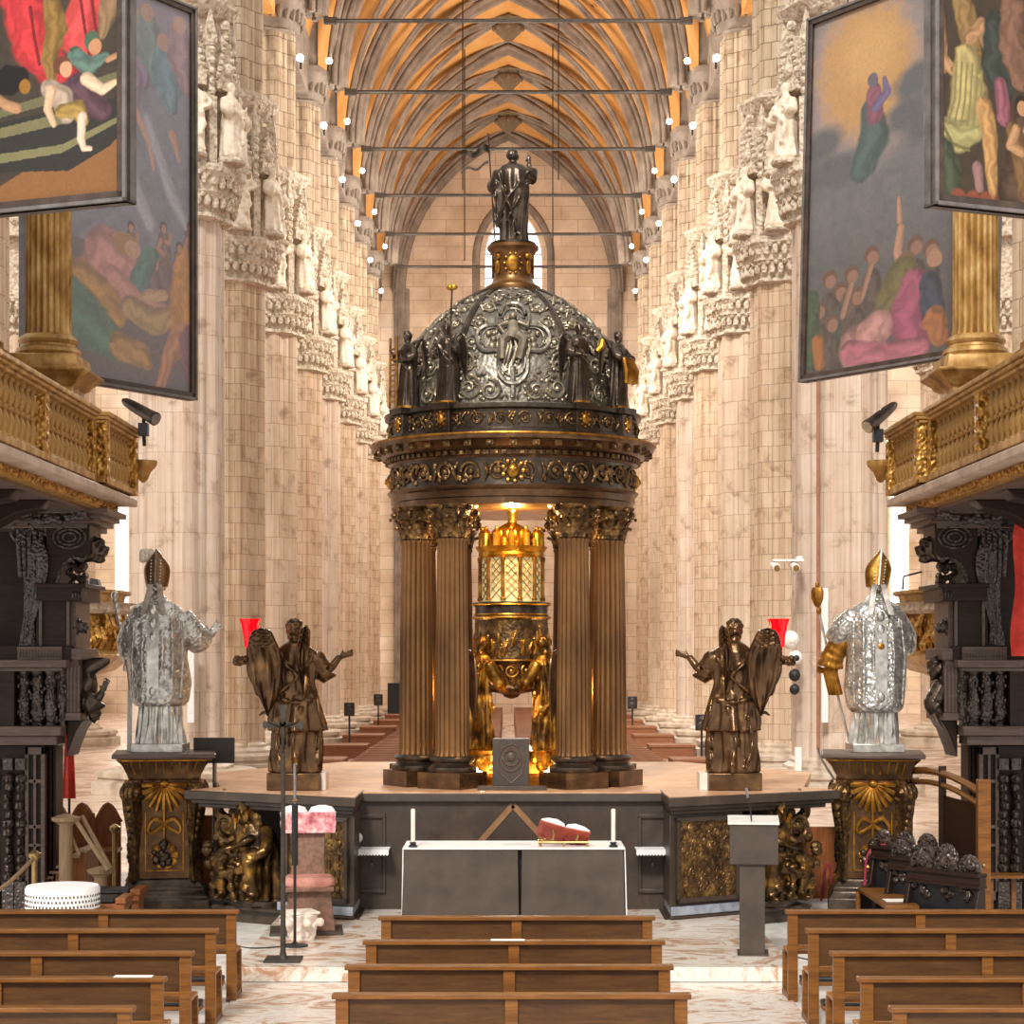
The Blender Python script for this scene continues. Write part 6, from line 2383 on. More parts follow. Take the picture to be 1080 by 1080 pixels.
    def sq(r, z): return [(-r, -r, z), (r, -r, z), (r, r, z), (-r, r, z)]
    MB().loft([sq(.36, 5.24), sq(.36, 6.42), sq(.42, 6.46), sq(.44, 6.5), sq(.54, 6.58), sq(.56, 6.6), sq(.56, 6.63), sq(.44, 6.65), sq(.42, 6.8), sq(.4, 6.82)]).build('pedestal', M['gilt_wood'], c, .008)
    MB().lathe([(.38, 6.82), (.4, 6.86), (.38, 6.91), (.34, 6.93), (.33, 6.96), (.35, 6.98), (.36, 7.01), (.34, 7.05), (.3, 7.08)], 32).build('base_mouldings', M['gilt_wood'], c)
    fluted(.275, 5.6, 24, .88).build('shaft', M['gilt_wood'], c, loc=(0, 0, 7.06))
    corinthian(.245, .62).build('capital', M['gilt_carved'], c, loc=(0, 0, 12.64))
    oc = thing('organ_case', 'gilded dark organ case behind the gallery %s' % near, 'organ')
    m = B()
    m.box(-7.2, 17, 5.25, -6.3, 23.3, 14.2)
    m.build('case_body', M['stall'], oc)
    m = B()
    m.box(-7.2, 17, 13.28, -5.2, 24.2, 13.6)
    m.box(-7.2, 17, 13.6, -5.0, 24.4, 13.9)
    m.build('entablature', M['gilt_wood'], oc, .02)
    for y0, y1, x in ((22.55, 23.2, -6.08), (21.5, 22.2, -5.95), (20.2, 20.9, -5.95), (18.6, 19.3, -5.95)):
        m = B()
        m.box(x - .25, y0, 6.9, x, y1, 13.28)
        m.box(x - .3, y0 - .06, 5.25, x + .06, y1 + .06, 6.7)
        m.box(x - .32, y0 - .1, 6.7, x + .1, y1 + .1, 6.82)
        m.box(x - .3, y0 - .05, 6.82, x + .05, y1 + .05, 6.92)
        pq = m.build('pilaster', M['gilt_wood'], oc, .01)
        m = B()
        ym = (y0 + y1) / 2
        for i in range(18):
            z = 7.15 + i * .33
            for hd in (-1, 1):
                m.spiral((x + .01, ym + hd * .13, z), (0, 1, 0), (0, 0, 1), .11, 1.3, .025, 14, hd, PI / 2)
            m.ball((x, ym, z + .16), (.04, .06, .08), 8)
            leaf(m, Matrix.Translation((x, ym, z - .1)) @ Matrix.Rotation(PI / 2, 4, 'Z'), .2, .2, .06, .02)
        for i in range(3):
            m.ball((x + .06, ym, 6.0 + i * .25), (.03, .12, .1), 8)
        m.build('pilaster_relief', M['gilt_carved'], pq)

    # the gilded pulpit round the crossing pillar beyond
    pu = thing('pulpit', ('gilded relief pulpit on the crossing pillar beyond the stall by the lace table' if s < 0 else 'gilded relief pulpit with microphone beyond the stall by the carved seats'), 'pulpit', (s * 10.2, 34.5, 0))
    def Zp(y): return Zc(y, 34.2)
    R = 3.45
    MB().lathe([(1.42, Zp(718)), (R - .75, Zp(716)), (R - .55, Zp(711)), (R - .3, Zp(707)), (R - .2, Zp(702)), (R - .05, Zp(694)), (R, Zp(691)), (R - .1, Zp(686)), (1.42, Zp(685))], 64).build('moulded_base', M['gilt_wood'], pu)
    dr_ = MB().lathe([(1.42, Zp(686)), (R - .2, Zp(686)), (R - .12, Zp(665)), (R - .2, Zp(648)), (1.42, Zp(648))], 64).build('relief_drum', M['gilt_carved'], pu)
    m = MB()
    r = random.Random(12)
    for i in range(130):
        a = 2 * PI * i / 130
        zz = r.uniform(Zp(682), Zp(652))
        m.tube([((R - .14) * math.cos(a), (R - .14) * math.sin(a), zz - .2), ((R - .04) * math.cos(a + .01), (R - .04) * math.sin(a + .01), zz), ((R - .12) * math.cos(a + .02), (R - .12) * math.sin(a + .02), zz + .2)], [.04, .08, .05], 6)
    m.build('relief_figures', M['gilt_carved'], dr_)
    MB().lathe([(1.42, Zp(648)), (R - .1, Zp(648)), (R - .02, Zp(644)), (R - .05, Zp(638)), (R + .08, Zp(636)), (1.42, Zp(635))], 64).build('white_moulding', M['carved'], pu)
    MB().lathe([(1.42, Zp(636)), (R - .15, Zp(636)), (R - .12, Zp(628)), (R - .02, Zp(626)), (R - .02, Zp(623)), (R - .2, Zp(622)), (1.42, Zp(622))], 64).build('parapet_rail', M['gilt_wood'], pu)
    if s > 0:
        p1, p2, p3 = W(952, 622, 34), W(953, 608, 34), W(972, 603, 34)
        b = Vector((s * 10.2, 34.5, 0))
        MB().tube([p1 - b, p2 - b, p3 - b], .018, 6).build('microphone', M['black'], pu)
    else:
        p1 = W(99, 622, 34) - Vector((s * 10.2, 34.5, 0))
        MB().prism([(p1.x - .12, p1.z), (p1.x + .14, p1.z), (p1.x + .08, p1.z + .18), (p1.x - .04, p1.z + .2)], p1.y - .1, p1.y + .1).build('reading_lamp', M['black'], pu)


M['ledge'] = surf('pinkish ledge stone', [(.3, '#9c8474'), (.7, '#cbb4a2')], .5, 0, 3)
stall_side(-1)
stall_side(1)

# floodlights clamped on the gallery ends
def flood(a, b, Y, label):
    pa, pb_ = W(*a, Y), W(*b, Y - .3)
    o = thing('floodlight', label, 'floodlight', pa)
    d = (pb_ - pa)
    MB().tube([d * -.1, d * .0, d * .25, d * .8, d * 1.0], [.03, .055, .07, .08, .09], 14).build('housing', M['bronze_dark'], o)
    MB().tube([d * .99, d * 1.02], .075, 14).build('lens', M['steel'], o)
    e = d * .6
    MB().tube([e, e + Vector((0, 0, -.22)), e + Vector((0, .05, -.42))], .025, 6).box(e.x - .06, e.y - .06, e.z - .3, e.x + .06, e.y + .06, e.z - .14).build('clamp', M['black'], o)


flood((133, 424), (164, 442), 24.9, 'dark floodlight aimed downward on the gallery end near the chair side')
flood((942, 428), (915, 450), 24.9, 'dark floodlight aimed downward on the gallery end near the lectern side')
p = W(44, 426, 21.2)
o = thing('gallery_camera', 'small grey and black camera clipped on the gilded balustrade', 'camera', p)
MB().box(-.1, -.08, -.06, .04, .05, .08).build('body', M['white_box'], o, .01)
MB().tube([(0, -.05, -.02), (.14, -.14, -.05)], [.05, .06], 10).build('lens', M['black'], o)
MB().box(-.2, -.03, -.02, -.09, .03, .02).build('clamp', M['steel'], o)


# ------------------------------------------------------------------ paintings hung from above
class Canvas:
    vp = (0, 1, 0, 1)
    """paints an image as vertex colours on a real canvas grid; coordinates 0..1, v upwards"""
    def __init__(s, nx, ny, base, vp=(0, 1, 0, 1)):
        s.nx, s.ny = nx, ny
        s.u, s.v = np.meshgrid((np.arange(nx) + .5) / nx, (np.arange(ny) + .5) / ny)
        s.u, s.v = (s.u - vp[0]) / (vp[1] - vp[0]), (s.v - vp[2]) / (vp[3] - vp[2])
        s.im = np.zeros((ny, nx, 3)) + np.array(C(base)[:3])
        s.ar = ny / nx * (vp[3] - vp[2]) / (vp[1] - vp[0])
        g = np.random.RandomState(nx + ny)
        k = g.rand(ny // 8 + 2, nx // 8 + 2)
        yy, xx = np.mgrid[0:ny, 0:nx] / 8.
        y0, x0 = yy.astype(int), xx.astype(int)
        fy, fx = yy - y0, xx - x0
        s.nz = (k[y0, x0] * (1 - fx) + k[y0, x0 + 1] * fx) * (1 - fy) + (k[y0 + 1, x0] * (1 - fx) + k[y0 + 1, x0 + 1] * fx) * fy

    def lay(s, a, col):
        a = np.clip(a, 0, 1)[..., None]
        s.im = s.im * (1 - a) + (col if isinstance(col, np.ndarray) else np.array(C(col)[:3])) * a

    def ell(s, x, y, rx, ry, col, rot=0., soft=.15, op=1.):
        c, n = math.cos(rot), math.sin(rot)
        dx, dy = (s.u - x), (s.v - y) * s.ar
        a, b = dx * c + dy * n, -dx * n + dy * c
        d = np.sqrt((a / rx) ** 2 + (b / ry) ** 2) + (s.nz - .5) * .25
        s.lay(op * (1 - d) / max(soft, .02) + (0 if soft > .5 else .5 * op), col)

    def limb(s, pts, r, col, op=1., soft=.3):
        r = r if isinstance(r, (list, tuple)) else [r] * len(pts)
        best = np.full(s.u.shape, 9.)
        side = np.zeros(s.u.shape)
        along = np.zeros(s.u.shape)
        cum = 0.
        for (a, b), (ra, rb) in zip(zip(pts[:-1], pts[1:]), zip(r[:-1], r[1:])):
            ax, ay, bx, by = a[0], a[1] * s.ar, b[0], b[1] * s.ar
            L = (bx - ax) ** 2 + (by - ay) ** 2 + 1e-9
            t = np.clip(((s.u - ax) * (bx - ax) + (s.v * s.ar - ay) * (by - ay)) / L, 0, 1)
            d = np.hypot(s.u - ax - t * (bx - ax), s.v * s.ar - ay - t * (by - ay)) / (ra + t * (rb - ra))
            sg = np.sign((s.u - ax) * (by - ay) - (s.v * s.ar - ay) * (bx - ax))
            nr = d < best
            side = np.where(nr, d * sg, side)
            along = np.where(nr, cum + t * L ** .5, along)
            best = np.minimum(best, d)
            cum += L ** .5
        best = best + (s.nz - .5) * .2
        ph = (ax * 37 + ay * 19) % 6.28
        rm = max(r)
        fold = np.sin(side * 5.5 + np.sin(along / rm * 1.3 + ph) * 1.5 + (s.nz - .5) * 5 + ph) * (.2 if rm > .05 else .07)
        tone = np.clip(1.12 - .38 * np.clip(np.abs(side - .25), 0, 1.2) ** 1.5 + fold, .35, 1.5)
        s.lay(op * ((1 - best) / (soft * .7) + .5), np.array(C(col)[:3])[None, None, :] * tone[..., None])

    def poly(s, pts, col, op=1.):
        ins = np.zeros(s.u.shape, bool)
        n = len(pts)
        for i in range(n):
            x1, y1 = pts[i]
            x2, y2 = pts[(i + 1) % n]
            if y1 == y2:
                continue
            c = ((s.v >= min(y1, y2)) & (s.v < max(y1, y2)))
            xi = x1 + (s.v - y1) / (y2 - y1) * (x2 - x1)
            ins ^= c & (s.u < xi)
        s.lay(ins * op, col)

    def person(s, x, y, k, robe_, skin='#c99a78', hair='#4a3426', lean=0., cloak=None):
        """a generic draped figure standing at x, y with height k"""
        a = 1 / s.ar
        s.limb([(x, y), (x + lean * k * .5, y + k * .35), (x + lean * k, y + k * .68)], [.26 * k * s.ar, .2 * k * s.ar, .13 * k * s.ar], robe_)
        if cloak:
            s.limb([(x - .1 * k, y + .6 * k), (x + .1 * k, y + .3 * k), (x + .15 * k, y)], [.09 * k * s.ar, .12 * k * s.ar, .1 * k * s.ar], cloak)
        s.limb([(x + lean * k - .1 * k, y + k * .62), (x + lean * k - .22 * k, y + k * .45), (x + lean * k, y + k * .4)], .05 * k * s.ar, skin)
        s.limb([(x + lean * k + .1 * k, y + k * .62), (x + lean * k + .26 * k, y + k * .6), (x + lean * k + .3 * k, y + k * .76)], .045 * k * s.ar, skin)
        s.ell(x + lean * k, y + k * .86, .085 * k * s.ar, .1 * k * s.ar, hair)
        s.ell(x + lean * k + .015 * k, y + k * .83, .06 * k * s.ar, .075 * k * s.ar, skin)

    def build(s, o, A, B_, z0, z1, lean=(0, 0)):
        """canvas from A to B (x, y on the floor plan) between two heights"""
        me = bpy.data.meshes.new('canvas')
        nx, ny = s.nx, s.ny
        vs = []
        for j in range(ny):
            for i in range(nx):
                u, v = i / (nx - 1), j / (ny - 1)
                vs.append((lerp(A[0], B_[0], u) + lean[0] * v, lerp(A[1], B_[1], u) + lean[1] * v, lerp(z0, z1, v)))
        fs = [(j * nx + i, j * nx + i + 1, (j + 1) * nx + i + 1, (j + 1) * nx + i) for j in range(ny - 1) for i in range(nx - 1)]
        me.from_pydata(vs, [], fs)
        ca = me.color_attributes.new('paint', 'FLOAT_COLOR', 'POINT')
        buf = np.ones((nx * ny, 4))
        buf[:, :3] = s.im.reshape(-1, 3)
        ca.data.foreach_set('color', buf.ravel().astype(np.float32))
        me.materials.append(M['paint'])
        q = bpy.data.objects.new('canvas', me)
        COL.objects.link(q)
        q.parent = o
        return q


def framed(label, A, B_, z0, z1, cv, fw=.12, lean=(0, 0), depth=.12):
    o = thing('hanging_painting', label, 'painting', group='large paintings hung above the choir')
    a, b = Vector((*A, 0)), Vector((*B_, 0))
    u = (b - a).normalized()
    n = Vector((u.y, -u.x, 0))          # towards the viewer
    if n.y > 0:
        n = -n
    ln = Vector((*lean, 0))
    L = (b - a).length
    def bar(x0, x1, za, zb, d0, d1, m):
        pts = []
        for z in (za, zb):
            t = ln * ((z - z0) / (z1 - z0))
            for d in (d0, d1):
                for x in (x0, x1):
                    p = a + u * x + n * d + t
                    pts.append((p.x, p.y, z))
        m.add(pts, [(0, 2, 3, 1), (4, 5, 7, 6), (0, 1, 5, 4), (2, 6, 7, 3), (0, 4, 6, 2), (1, 3, 7, 5)])
    for nm, w_, d0, d1, mt in (('frame', fw, -.02, .05, 'frame'), ('frame_edge', fw * .35, -depth, .07, 'frame_edge')):
        m = MB()
        bar(0, L, z0, z0 + w_, d0, d1, m)
        bar(0, L, z1 - w_, z1, d0, d1, m)
        bar(0, w_, z0, z1, d0, d1, m)
        bar(L - w_, L, z0, z1, d0, d1, m)
        m.build(nm, M[mt], o, .006)
    m = MB()
    bar(.02, L - .02, z0 + .02, z1 - .02, -depth, -.03, m)
    m.build('backing_board', M['frame'], o)
    e = n * .001
    cv.build(o, (a.x + e.x, a.y + e.y), (b.x + e.x, b.y + e.y), z0 + .02, z1 - .02, lean)
    m = MB()
    for x in (L * .2, L * .8):
        p = a + u * x + ln - n * .05
        m.tube([(p.x, p.y, z1 - .05), (p.x, p.y, z1 + 12)], .012, 6)
    m.build('hanging_wires', M['iron'], o)


# near left: dark steps, two children, red drapery above
c = Canvas(330, 390, '#3f372f', (.47, 1, 0, .605))
c.lay(.35 * c.nz, '#5b4c3c')
c.poly([(0, 0), (1, 0), (1, .45), (0, .12)], '#8c6039')
c.poly([(0, .2), (.55, .17), (.86, .27), (1, .37), (1, .5), (0, .44)], '#35322e')
c.poly([(0, .24), (.5, .26), (1, .40), (1, .43), (.9, .40), (.5, .30), (0, .285)], '#807a55')
c.poly([(0, .36), (.52, .40), (.6, .46), (0, .41)], '#7a7452')
c.poly([(0, .46), (.4, .50), (1, .60), (1, .63), (.4, .55), (0, .50)], '#6f6a4c')
c.limb([(.2, 1.02), (.3, .8), (.42, .68), (.55, .64)], [.16, .17, .12, .06], '#c2383c')
c.limb([(.7, 1.0), (.62, .82), (.68, .68)], [.12, .14, .07], '#d04a4a')
for x in (.26, .4, .64, .72):
    c.limb([(x, .98), (x + .03, .84), (x + .07, .7)], .012, '#7c2026', .7)
c.limb([(.42, .98), (.46, .86), (.4, .72), (.43, .6)], [.07, .08, .06, .03], '#8a6a38')
c.limb([(.88, 1.0), (.84, .9), (.8, .8)], [.08, .07, .03], '#8d6f52')
c.ell(.1, .64, .16, .1, '#201c1a')
c.limb([(.0, .56), (.08, .52), (.16, .5)], .035, '#b98c66')
c.ell(.22, .6, .045, .05, '#9a6a2c')
c.limb([(.62, .56), (.7, .5), (.8, .44)], [.1, .1, .07], '#5a4048')
c.limb([(.6, .72), (.7, .66), (.82, .7)], [.06, .06, .03], '#5d7468')
c.ell(.72, .78, .06, .065, '#4c6450')
c.ell(.745, .75, .05, .055, '#c08a66')
c.limb([(.68, .6), (.8, .54), (.9, .57)], [.045, .035, .02], '#e0c0a0')
c.limb([(.84, .68), (.93, .7)], .02, '#b98a66')
c.limb([(.4, .58), (.5, .52), (.54, .44)], [.06, .08, .06], '#b7a08c')
c.ell(.5, .68, .065, .06, '#6a4030')
c.ell(.53, .66, .045, .05, '#cf9d78')
c.limb([(.42, .56), (.39, .48), (.44, .4)], [.04, .03, .02], '#dcb492')
c.limb([(.5, .46), (.62, .46), (.66, .4)], [.05, .06, .04], '#a38448')
c.limb([(.65, .42), (.64, .32), (.66, .27), (.71, .265)], [.035, .03, .02, .016], '#e2c6ae')
zz0 = 7.14
framed('large dark painting of two children on steps, nearest on the side of the chair', (-5.75, 17.95), (-3.32, 17.0), zz0, 10.2, c, .1)
# far left: blue sky with angels above, kneeling group below
c = Canvas(230, 440, '#76808e')
c.lay(.8 * c.nz * (c.v > .3), '#9aa0ae')
c.lay(np.clip((c.v - .75) * 5, 0, 1) * .6, '#a596a6')
for x, y, col in ((.5, .9, '#a08cb0'), (.62, .84, '#9b86a8'), (.7, .86, '#7f9c96'), (.8, .8, '#6f9aa8'), (.9, .86, '#a98c94'), (.55, .76, '#a491ae')):
    c.limb([(x, y + .06), (x + .02, y), (x + .05, y - .07)], [.06, .1, .04], col, .85)
    c.ell(x, y + .085, .04, .042, '#c79f88')
c.limb([(.62, .7), (.72, .62), (.74, .56)], [.02, .025, .012], '#d0a68e')
c.limb([(.86, .66), (.9, .6)], [.03, .012], '#c79f88')
c.limb([(.5, .66), (.62, .5), (.72, .42)], [.03, .05, .04], '#b9bfc6', .6)
c.limb([(.7, .68), (.86, .5), (.95, .44)], [.03, .04, .03], '#b4bac4', .5)
c.poly([(0, 0), (1, 0), (1, .3), (0, .36)], '#6a5e58', .8)
for x, y in ((.6, .38), (.8, .4), (.9, .36), (.72, .33), (.97, .42)):
    c.person(x, y - .1, .14, '#7d6a66', '#c29078')
c.limb([(.36, .27), (.44, .33), (.56, .31), (.5, .22)], [.07, .11, .08, .06], '#d79a92')
c.ell(.57, .355, .075, .055, '#b98a4c')
c.ell(.61, .345, .05, .04, '#d9a888')
c.limb([(.72, .34), (.64, .26), (.7, .24)], [.05, .06, .03], '#4f8a7c')
c.limb([(.5, .27), (.64, .225), (.8, .215)], [.05, .045, .03], '#d9a08c')
c.limb([(.3, .24), (.44, .2), (.52, .17)], [.1, .1, .05], '#cf9c48')
c.limb([(.24, .2), (.36, .14), (.5, .1)], [.1, .12, .08], '#4f8870')
c.limb([(.54, .1), (.66, .09), (.7, .07)], [.07, .06, .03], '#c7964e')
c.limb([(.6, .2), (.74, .18), (.86, .2)], [.06, .07, .05], '#bfa06a')
c.limb([(.7, .24), (.8, .25)], .03, '#d8b088')
c.limb([(.97, .33), (1.0, .24), (.96, .16)], [.1, .16, .12], '#dd9a3c')
c.limb([(.92, .16), (.84, .1), (.78, .02)], [.07, .045, .03], '#c98e62')
c.limb([(1.0, .14), (.98, .06)], [.1, .05], '#8a5a6a')
c.lay(.4, '#b3a8ac')  # pale haze mixed evenly into the paint colours to lighten the dim canvas
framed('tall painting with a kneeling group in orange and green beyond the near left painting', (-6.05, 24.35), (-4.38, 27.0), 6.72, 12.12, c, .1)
# far right: orange glow in dark clouds, kneeling pink figure below
c = Canvas(250, 420, '#585b60', (0, .76, 0, 1))
c.lay(.6 * c.nz, '#7c7876')
c.lay(np.clip(c.v * .5, 0, .4), '#8a8584')
c.lay(np.clip((.45 - c.v) * 3, 0, 1) * .75, '#564c47')
c.ell(.42, .80, .46, .5, '#a8938c', .1, .5)
c.ell(.43, .81, .33, .4, '#c8985c', .1, .4)
c.ell(.45, .85, .25, .26, '#d6a768', 0, .6)
for x, y in ((.12, .64), (.78, .74), (.72, .66), (.3, .56), (.86, .62), (.16, .56)):
    c.ell(x, y, .16, .1, '#5f6164', .3, .5, .8)
c.limb([(.47, .7), (.5, .62), (.42, .55)], [.07, .11, .09], '#49605e')
c.limb([(.49, .74), (.5, .68)], [.055, .06], '#8c5264')
c.ell(.48, .775, .038, .045, '#6a6270')
c.limb([(.5, .7), (.58, .73), (.56, .77)], [.03, .03, .015], '#73648a')
for x, y in ((.2, .2), (.28, .16), (.12, .12), (.36, .2), (.5, .24), (.22, .08), (.4, .14), (.9, .22), (.8, .24)):
    c.ell(x, y + .07, .055, .05, '#6c4c3c')
    c.ell(x + .01, y + .06, .04, .04, '#98705c')
    c.limb([(x, y), (x + .02, y - .08)], [.07, .08], ('#5a4c44', '#665242', '#4c4e48')[int(x * 30) % 3], .8)
c.limb([(.3, .16), (.36, .24)], .02, '#a27a62')
c.limb([(.44, .2), (.5, .28)], .018, '#a27a62')
c.limb([(.07, .22), (.08, .06)], [.06, .07], '#46583c', .8)
c.limb([(.12, .1), (.14, .04)], [.05, .04], '#a86a34', .8)
c.limb([(.7, .36), (.68, .3), (.72, .24)], [.025, .03, .035], '#b98a70')
c.limb([(.68, .44), (.69, .38)], [.012, .02], '#b98a70')
c.ell(.74, .27, .06, .06, '#7a5a44')
c.limb([(.72, .24), (.66, .17), (.6, .12)], [.1, .13, .08], '#6c6238')
c.limb([(.8, .2), (.76, .12), (.82, .06)], [.1, .13, .1], '#a0526a')
c.limb([(.56, .11), (.44, .06), (.5, .03)], [.1, .15, .1], '#c08a84')
c.limb([(.36, .06), (.6, .03), (.84, .035)], [.07, .08, .07], '#b56a78')
c.limb([(.9, .2), (.93, .12)], [.07, .08], '#3a4250')
c.limb([(.94, .1), (.97, .06)], [.08, .06], '#a86a3c')
c.ell(.93, .26, .05, .05, '#b08468')
c.lay(.16, '#a09894')  # thin even haze mixed into the paint colours here too
framed('tall painting of an orange glow in dark clouds, behind the near right painting', (4.0, 27.1), (5.95, 24.25), 6.98, 12.0, c, .1, (.12, 0))
# near right: large draped figure
c = Canvas(330, 390, '#40352b', (0, .43, 0, .59))
c.lay(.5 * c.nz, '#54432f')
c.limb([(.04, 1.0), (.08, .8), (.12, .66)], [.06, .07, .04], '#a87e5a')
c.limb([(.12, .7), (.2, .66), (.32, .62)], [.05, .045, .03], '#b98f68')
c.limb([(.3, .98), (.36, .84), (.4, .74)], [.1, .1, .08], '#8d6f46')
c.limb([(.36, .82), (.48, .9), (.52, .8)], [.05, .055, .04], '#a97f5c')
c.limb([(.2, .66), (.34, .72), (.46, .76)], .018, '#8d6234')
c.limb([(.34, .72), (.36, .56), (.3, .42)], [.12, .17, .14], '#b09c68')
c.limb([(.1, .36), (.24, .34), (.4, .38)], [.11, .13, .1], '#a19664')
for i in range(6):
    c.limb([(.24 + .05 * i, .7), (.22 + .05 * i, .52), (.16 + .06 * i, .4)], .012, '#857b4e', .3)
c.limb([(.1, .4), (.2, .3), (.36, .28)], .014, '#746a44', .7)
c.limb([(.1, .26), (.16, .14), (.14, .02)], [.12, .13, .1], '#4d5440')
c.limb([(.03, .2), (.05, .06)], [.05, .06], '#86845a')
c.limb([(.5, .5), (.56, .36), (.57, .2), (.6, .06)], [.08, .075, .06, .04], '#b58a58')
c.limb([(.62, .9), (.6, .7), (.7, .6)], [.12, .12, .1], '#3c4038')
c.limb([(.8, 1.), (.78, .8), (.86, .66)], [.13, .13, .1], '#7c5a48')
c.limb([(.66, .62), (.7, .46)], [.06, .07], '#8d5560')
c.limb([(.44, .2), (.46, .1)], [.05, .04], '#94706c')
for x in (.26, .4, .52, .66, .8):
    c.ell(x, .05, .07, .06, '#8a4c38', 0, .4)
c.person(.84, .1, .5, '#5a4436', '#b58a62', '#33261c', .05, '#7a5a3a')
framed('large dark painting of a figure in pale drapery, nearest on the side of the lectern', (3.64, 17.0), (6.0, 18.0), zz0 - .03, 10.2, c, .1)


# ------------------------------------------------------------------ furniture on the left: seats, stair, lace table, ropes
Y = 26.0
k = Y / F
p = W(85, 950, Y)
o = thing('wooden_bench', 'brown wooden bench with three arched back panels behind the stair rail', 'bench', (p.x, Y, 0))
pts = []
for i in range(3):
    x0 = -39 + 27 * i
    for j in range(9):
        t = j / 8
        pts.append(((x0 + 27 * t) * k, (946 - 868 + 19 * (.5 - .5 * math.cos(2 * PI * t)) ** .65) * k))
MB(False).prism([(-39 * k, .0)] + pts + [(42 * k, .0)], 0, .06).build('arched_back', M['brown_panel'], o, .006)
MB().tube([(x, .03, z + .01) for x, z in pts], .035, 6).build('top_moulding', M['brown_panel'], o)
MB().box(-44 * k, -.55, .62, 44 * k, .0, .67).build('seat', M['pew'], o, .006)
MB().box(-43 * k, -.5, 0, 43 * k, -.44, .62).build('front_board', M['brown_panel'], o)
for x in (-13, 14):
    MB().box((x - 1.2) * k, -.03, .67, (x + 1.2) * k, 0, 1.12).build('panel_stile', M['brown_panel'], o)
Y = 24.4
k = Y / F
def post(px, y0, Y, top, r, label, cat='post', name='newel_post', mt='gilt_wood', ball=True):
    p = W(px, y0, Y)
    z = Zc(top, Y)
    o = thing(name, label, cat, (p.x, Y, 0))
    MB().lathe([(r * 1.5, 0), (r * 1.5, .05), (r, .08), (r * .92, z - .1), (r * 1.2, z - .07)], 16).build('shaft', M[mt], o)
    MB().lathe([(r * 1.2, z - .07), (r * 1.9, z - .04), (r * 2.0, z), (r * 1.2, z + .02), (r * .3, z + .04)], 16).build('cap', M[mt], o)
    return o
M['beige_wood'] = wood('pale beige wood', '#8d7154', '#b59a78', .45, (9, 9, 1))
post(69.5, 935, 24.0, 862, .09, 'stout pale wooden newel post at the head of the little stair', mt='beige_wood')
post(106, 945, 23.9, 917, .085, 'short pale wooden post at the foot of the stair rail', mt='beige_wood')
post(121, 940, 25.2, 872, .035, 'thin brown post between the bench and the carved pedestal', mt='brass')
post(36.5, 950, 23.5, 900, .04, 'short brass rope post before the dark stall', mt='brass', name='rope_post')
m = MB()
for dx in (0, .16):
    m.tube([W(78, 862, 24.0) + Vector((dx * .4, dx, 0)), W(114, 918, 23.7) + Vector((dx * .0, dx, 0))], .028, 8)
m.tube([W(75, 882, 24.1), W(84, 902, 24.0)], .022, 8)
tag(m.build('stair_rail', M['beige_wood']), 'sloping pale handrail running down from the stout newel post', 'handrail')
o = thing('wooden_steps', 'little flight of brown wooden steps below the sloping handrail', 'steps', (0, 0, 0))
for i in range(6):
    x0, x1 = 52 + i * 7, 60 + i * 7
    z1 = Zc(925 - i * 5.5, 24.5)
    a, b = X(x0, 24.5), X(x1, 24.5)
    MB().box(a, 24.3, 0, b, 25.0, z1).build('step', M['brown_panel'], o, .006)
    MB().box(a - .03, 24.26, z1, b + .01, 25.02, z1 + .035).build('tread', M['beige_wood'], o, .006)
a, b = W(36, 905, 23.5), W(-20, 950, 22.0)
tag(MB().tube(curve([a, lerp(a, b, .5) + Vector((0, 0, -.05)), b], 10), .025, 8).build('barrier_rope', M['beige_wood']), 'pale barrier rope sloping down from the short brass post', 'rope')
Y = 21.8
p = W(66, 950, Y)
k = Y / F
tz = Zc(934, Y)
o = thing('round_table', 'small low round table hidden under a white lace cloth', 'table', (p.x, Y, 0))
R = 36 * k
MB().lathe([(.02, tz - .05), (R - .02, tz - .05), (R - .02, tz - .012), (.02, tz - .012)], 40).build('table_top', M['brown_panel'], o)
for i in range(4):
    a = PI / 4 + i * PI / 2
    MB().tube([(R * .75 * math.cos(a), R * .75 * math.sin(a), 0), (R * .7 * math.cos(a), R * .7 * math.sin(a), tz - .05)], .03, 8).build('leg', M['black'], o)
m = MB()
m.lathe([(.02, tz - .011), (R, tz - .011), (R + .015, tz - .03), (R + .01, tz - .24), (R + .025, tz - .24), (R + .03, tz - .03), (R + .012, tz + .003), (.02, tz + .003)], 120, fn=lambda a, i: 1 + (.012 * math.sin(a * 30) if i in (3, 4) else 0))
lc = tag(m.build('lace_cloth', M['linen'], loc=(p.x, Y, 0)), 'round white lace tablecloth on the low table at the end of the dark stall', 'tablecloth')
m = MB()
for i in range(60):
    a = 2 * PI * i / 60
    for q in range(3):
        b = a + (q % 2) * PI / 60
        m.ball(((R + .026) * math.cos(b), (R + .026) * math.sin(b), tz - .09 - q * .055), (.012, .012, .018), 6)
m.build('lace_openings', M['walnut_grey'], lc)
for i, (x0, y0, lb) in enumerate(((128, 941, 'dark cushioned kneeler nearest the carved pedestal'), (112, 950, 'dark cushioned kneeler nearest the lace table'))):
    Y = 23.4 - i * .7
    p = W(x0, y0, Y)
    o = thing('kneeler', lb, 'kneeler', (p.x - .05, Y, 0), 0, 'cushioned kneelers by the lace table')
    z = p.z
    MB().box(-.35, -.22, z - .08, .3, .25, z - .01).build('board', M['brown_panel'], o, .01)
    MB().box(-.34, -.2, z - .01, .18, .22, z + .05).build('cushion', M['black'], o, .03)
    for x in (-.28, .24):
        MB().box(x - .04, -.15, 0, x + .04, .2, z - .08).build('foot', M['brown_panel'], o)
    MB().box(.2, -.24, z - .01, .32, .26, z + .06).build('end_rail', M['brown_panel'], o, .01)
p = W(64, 832, 25.9)
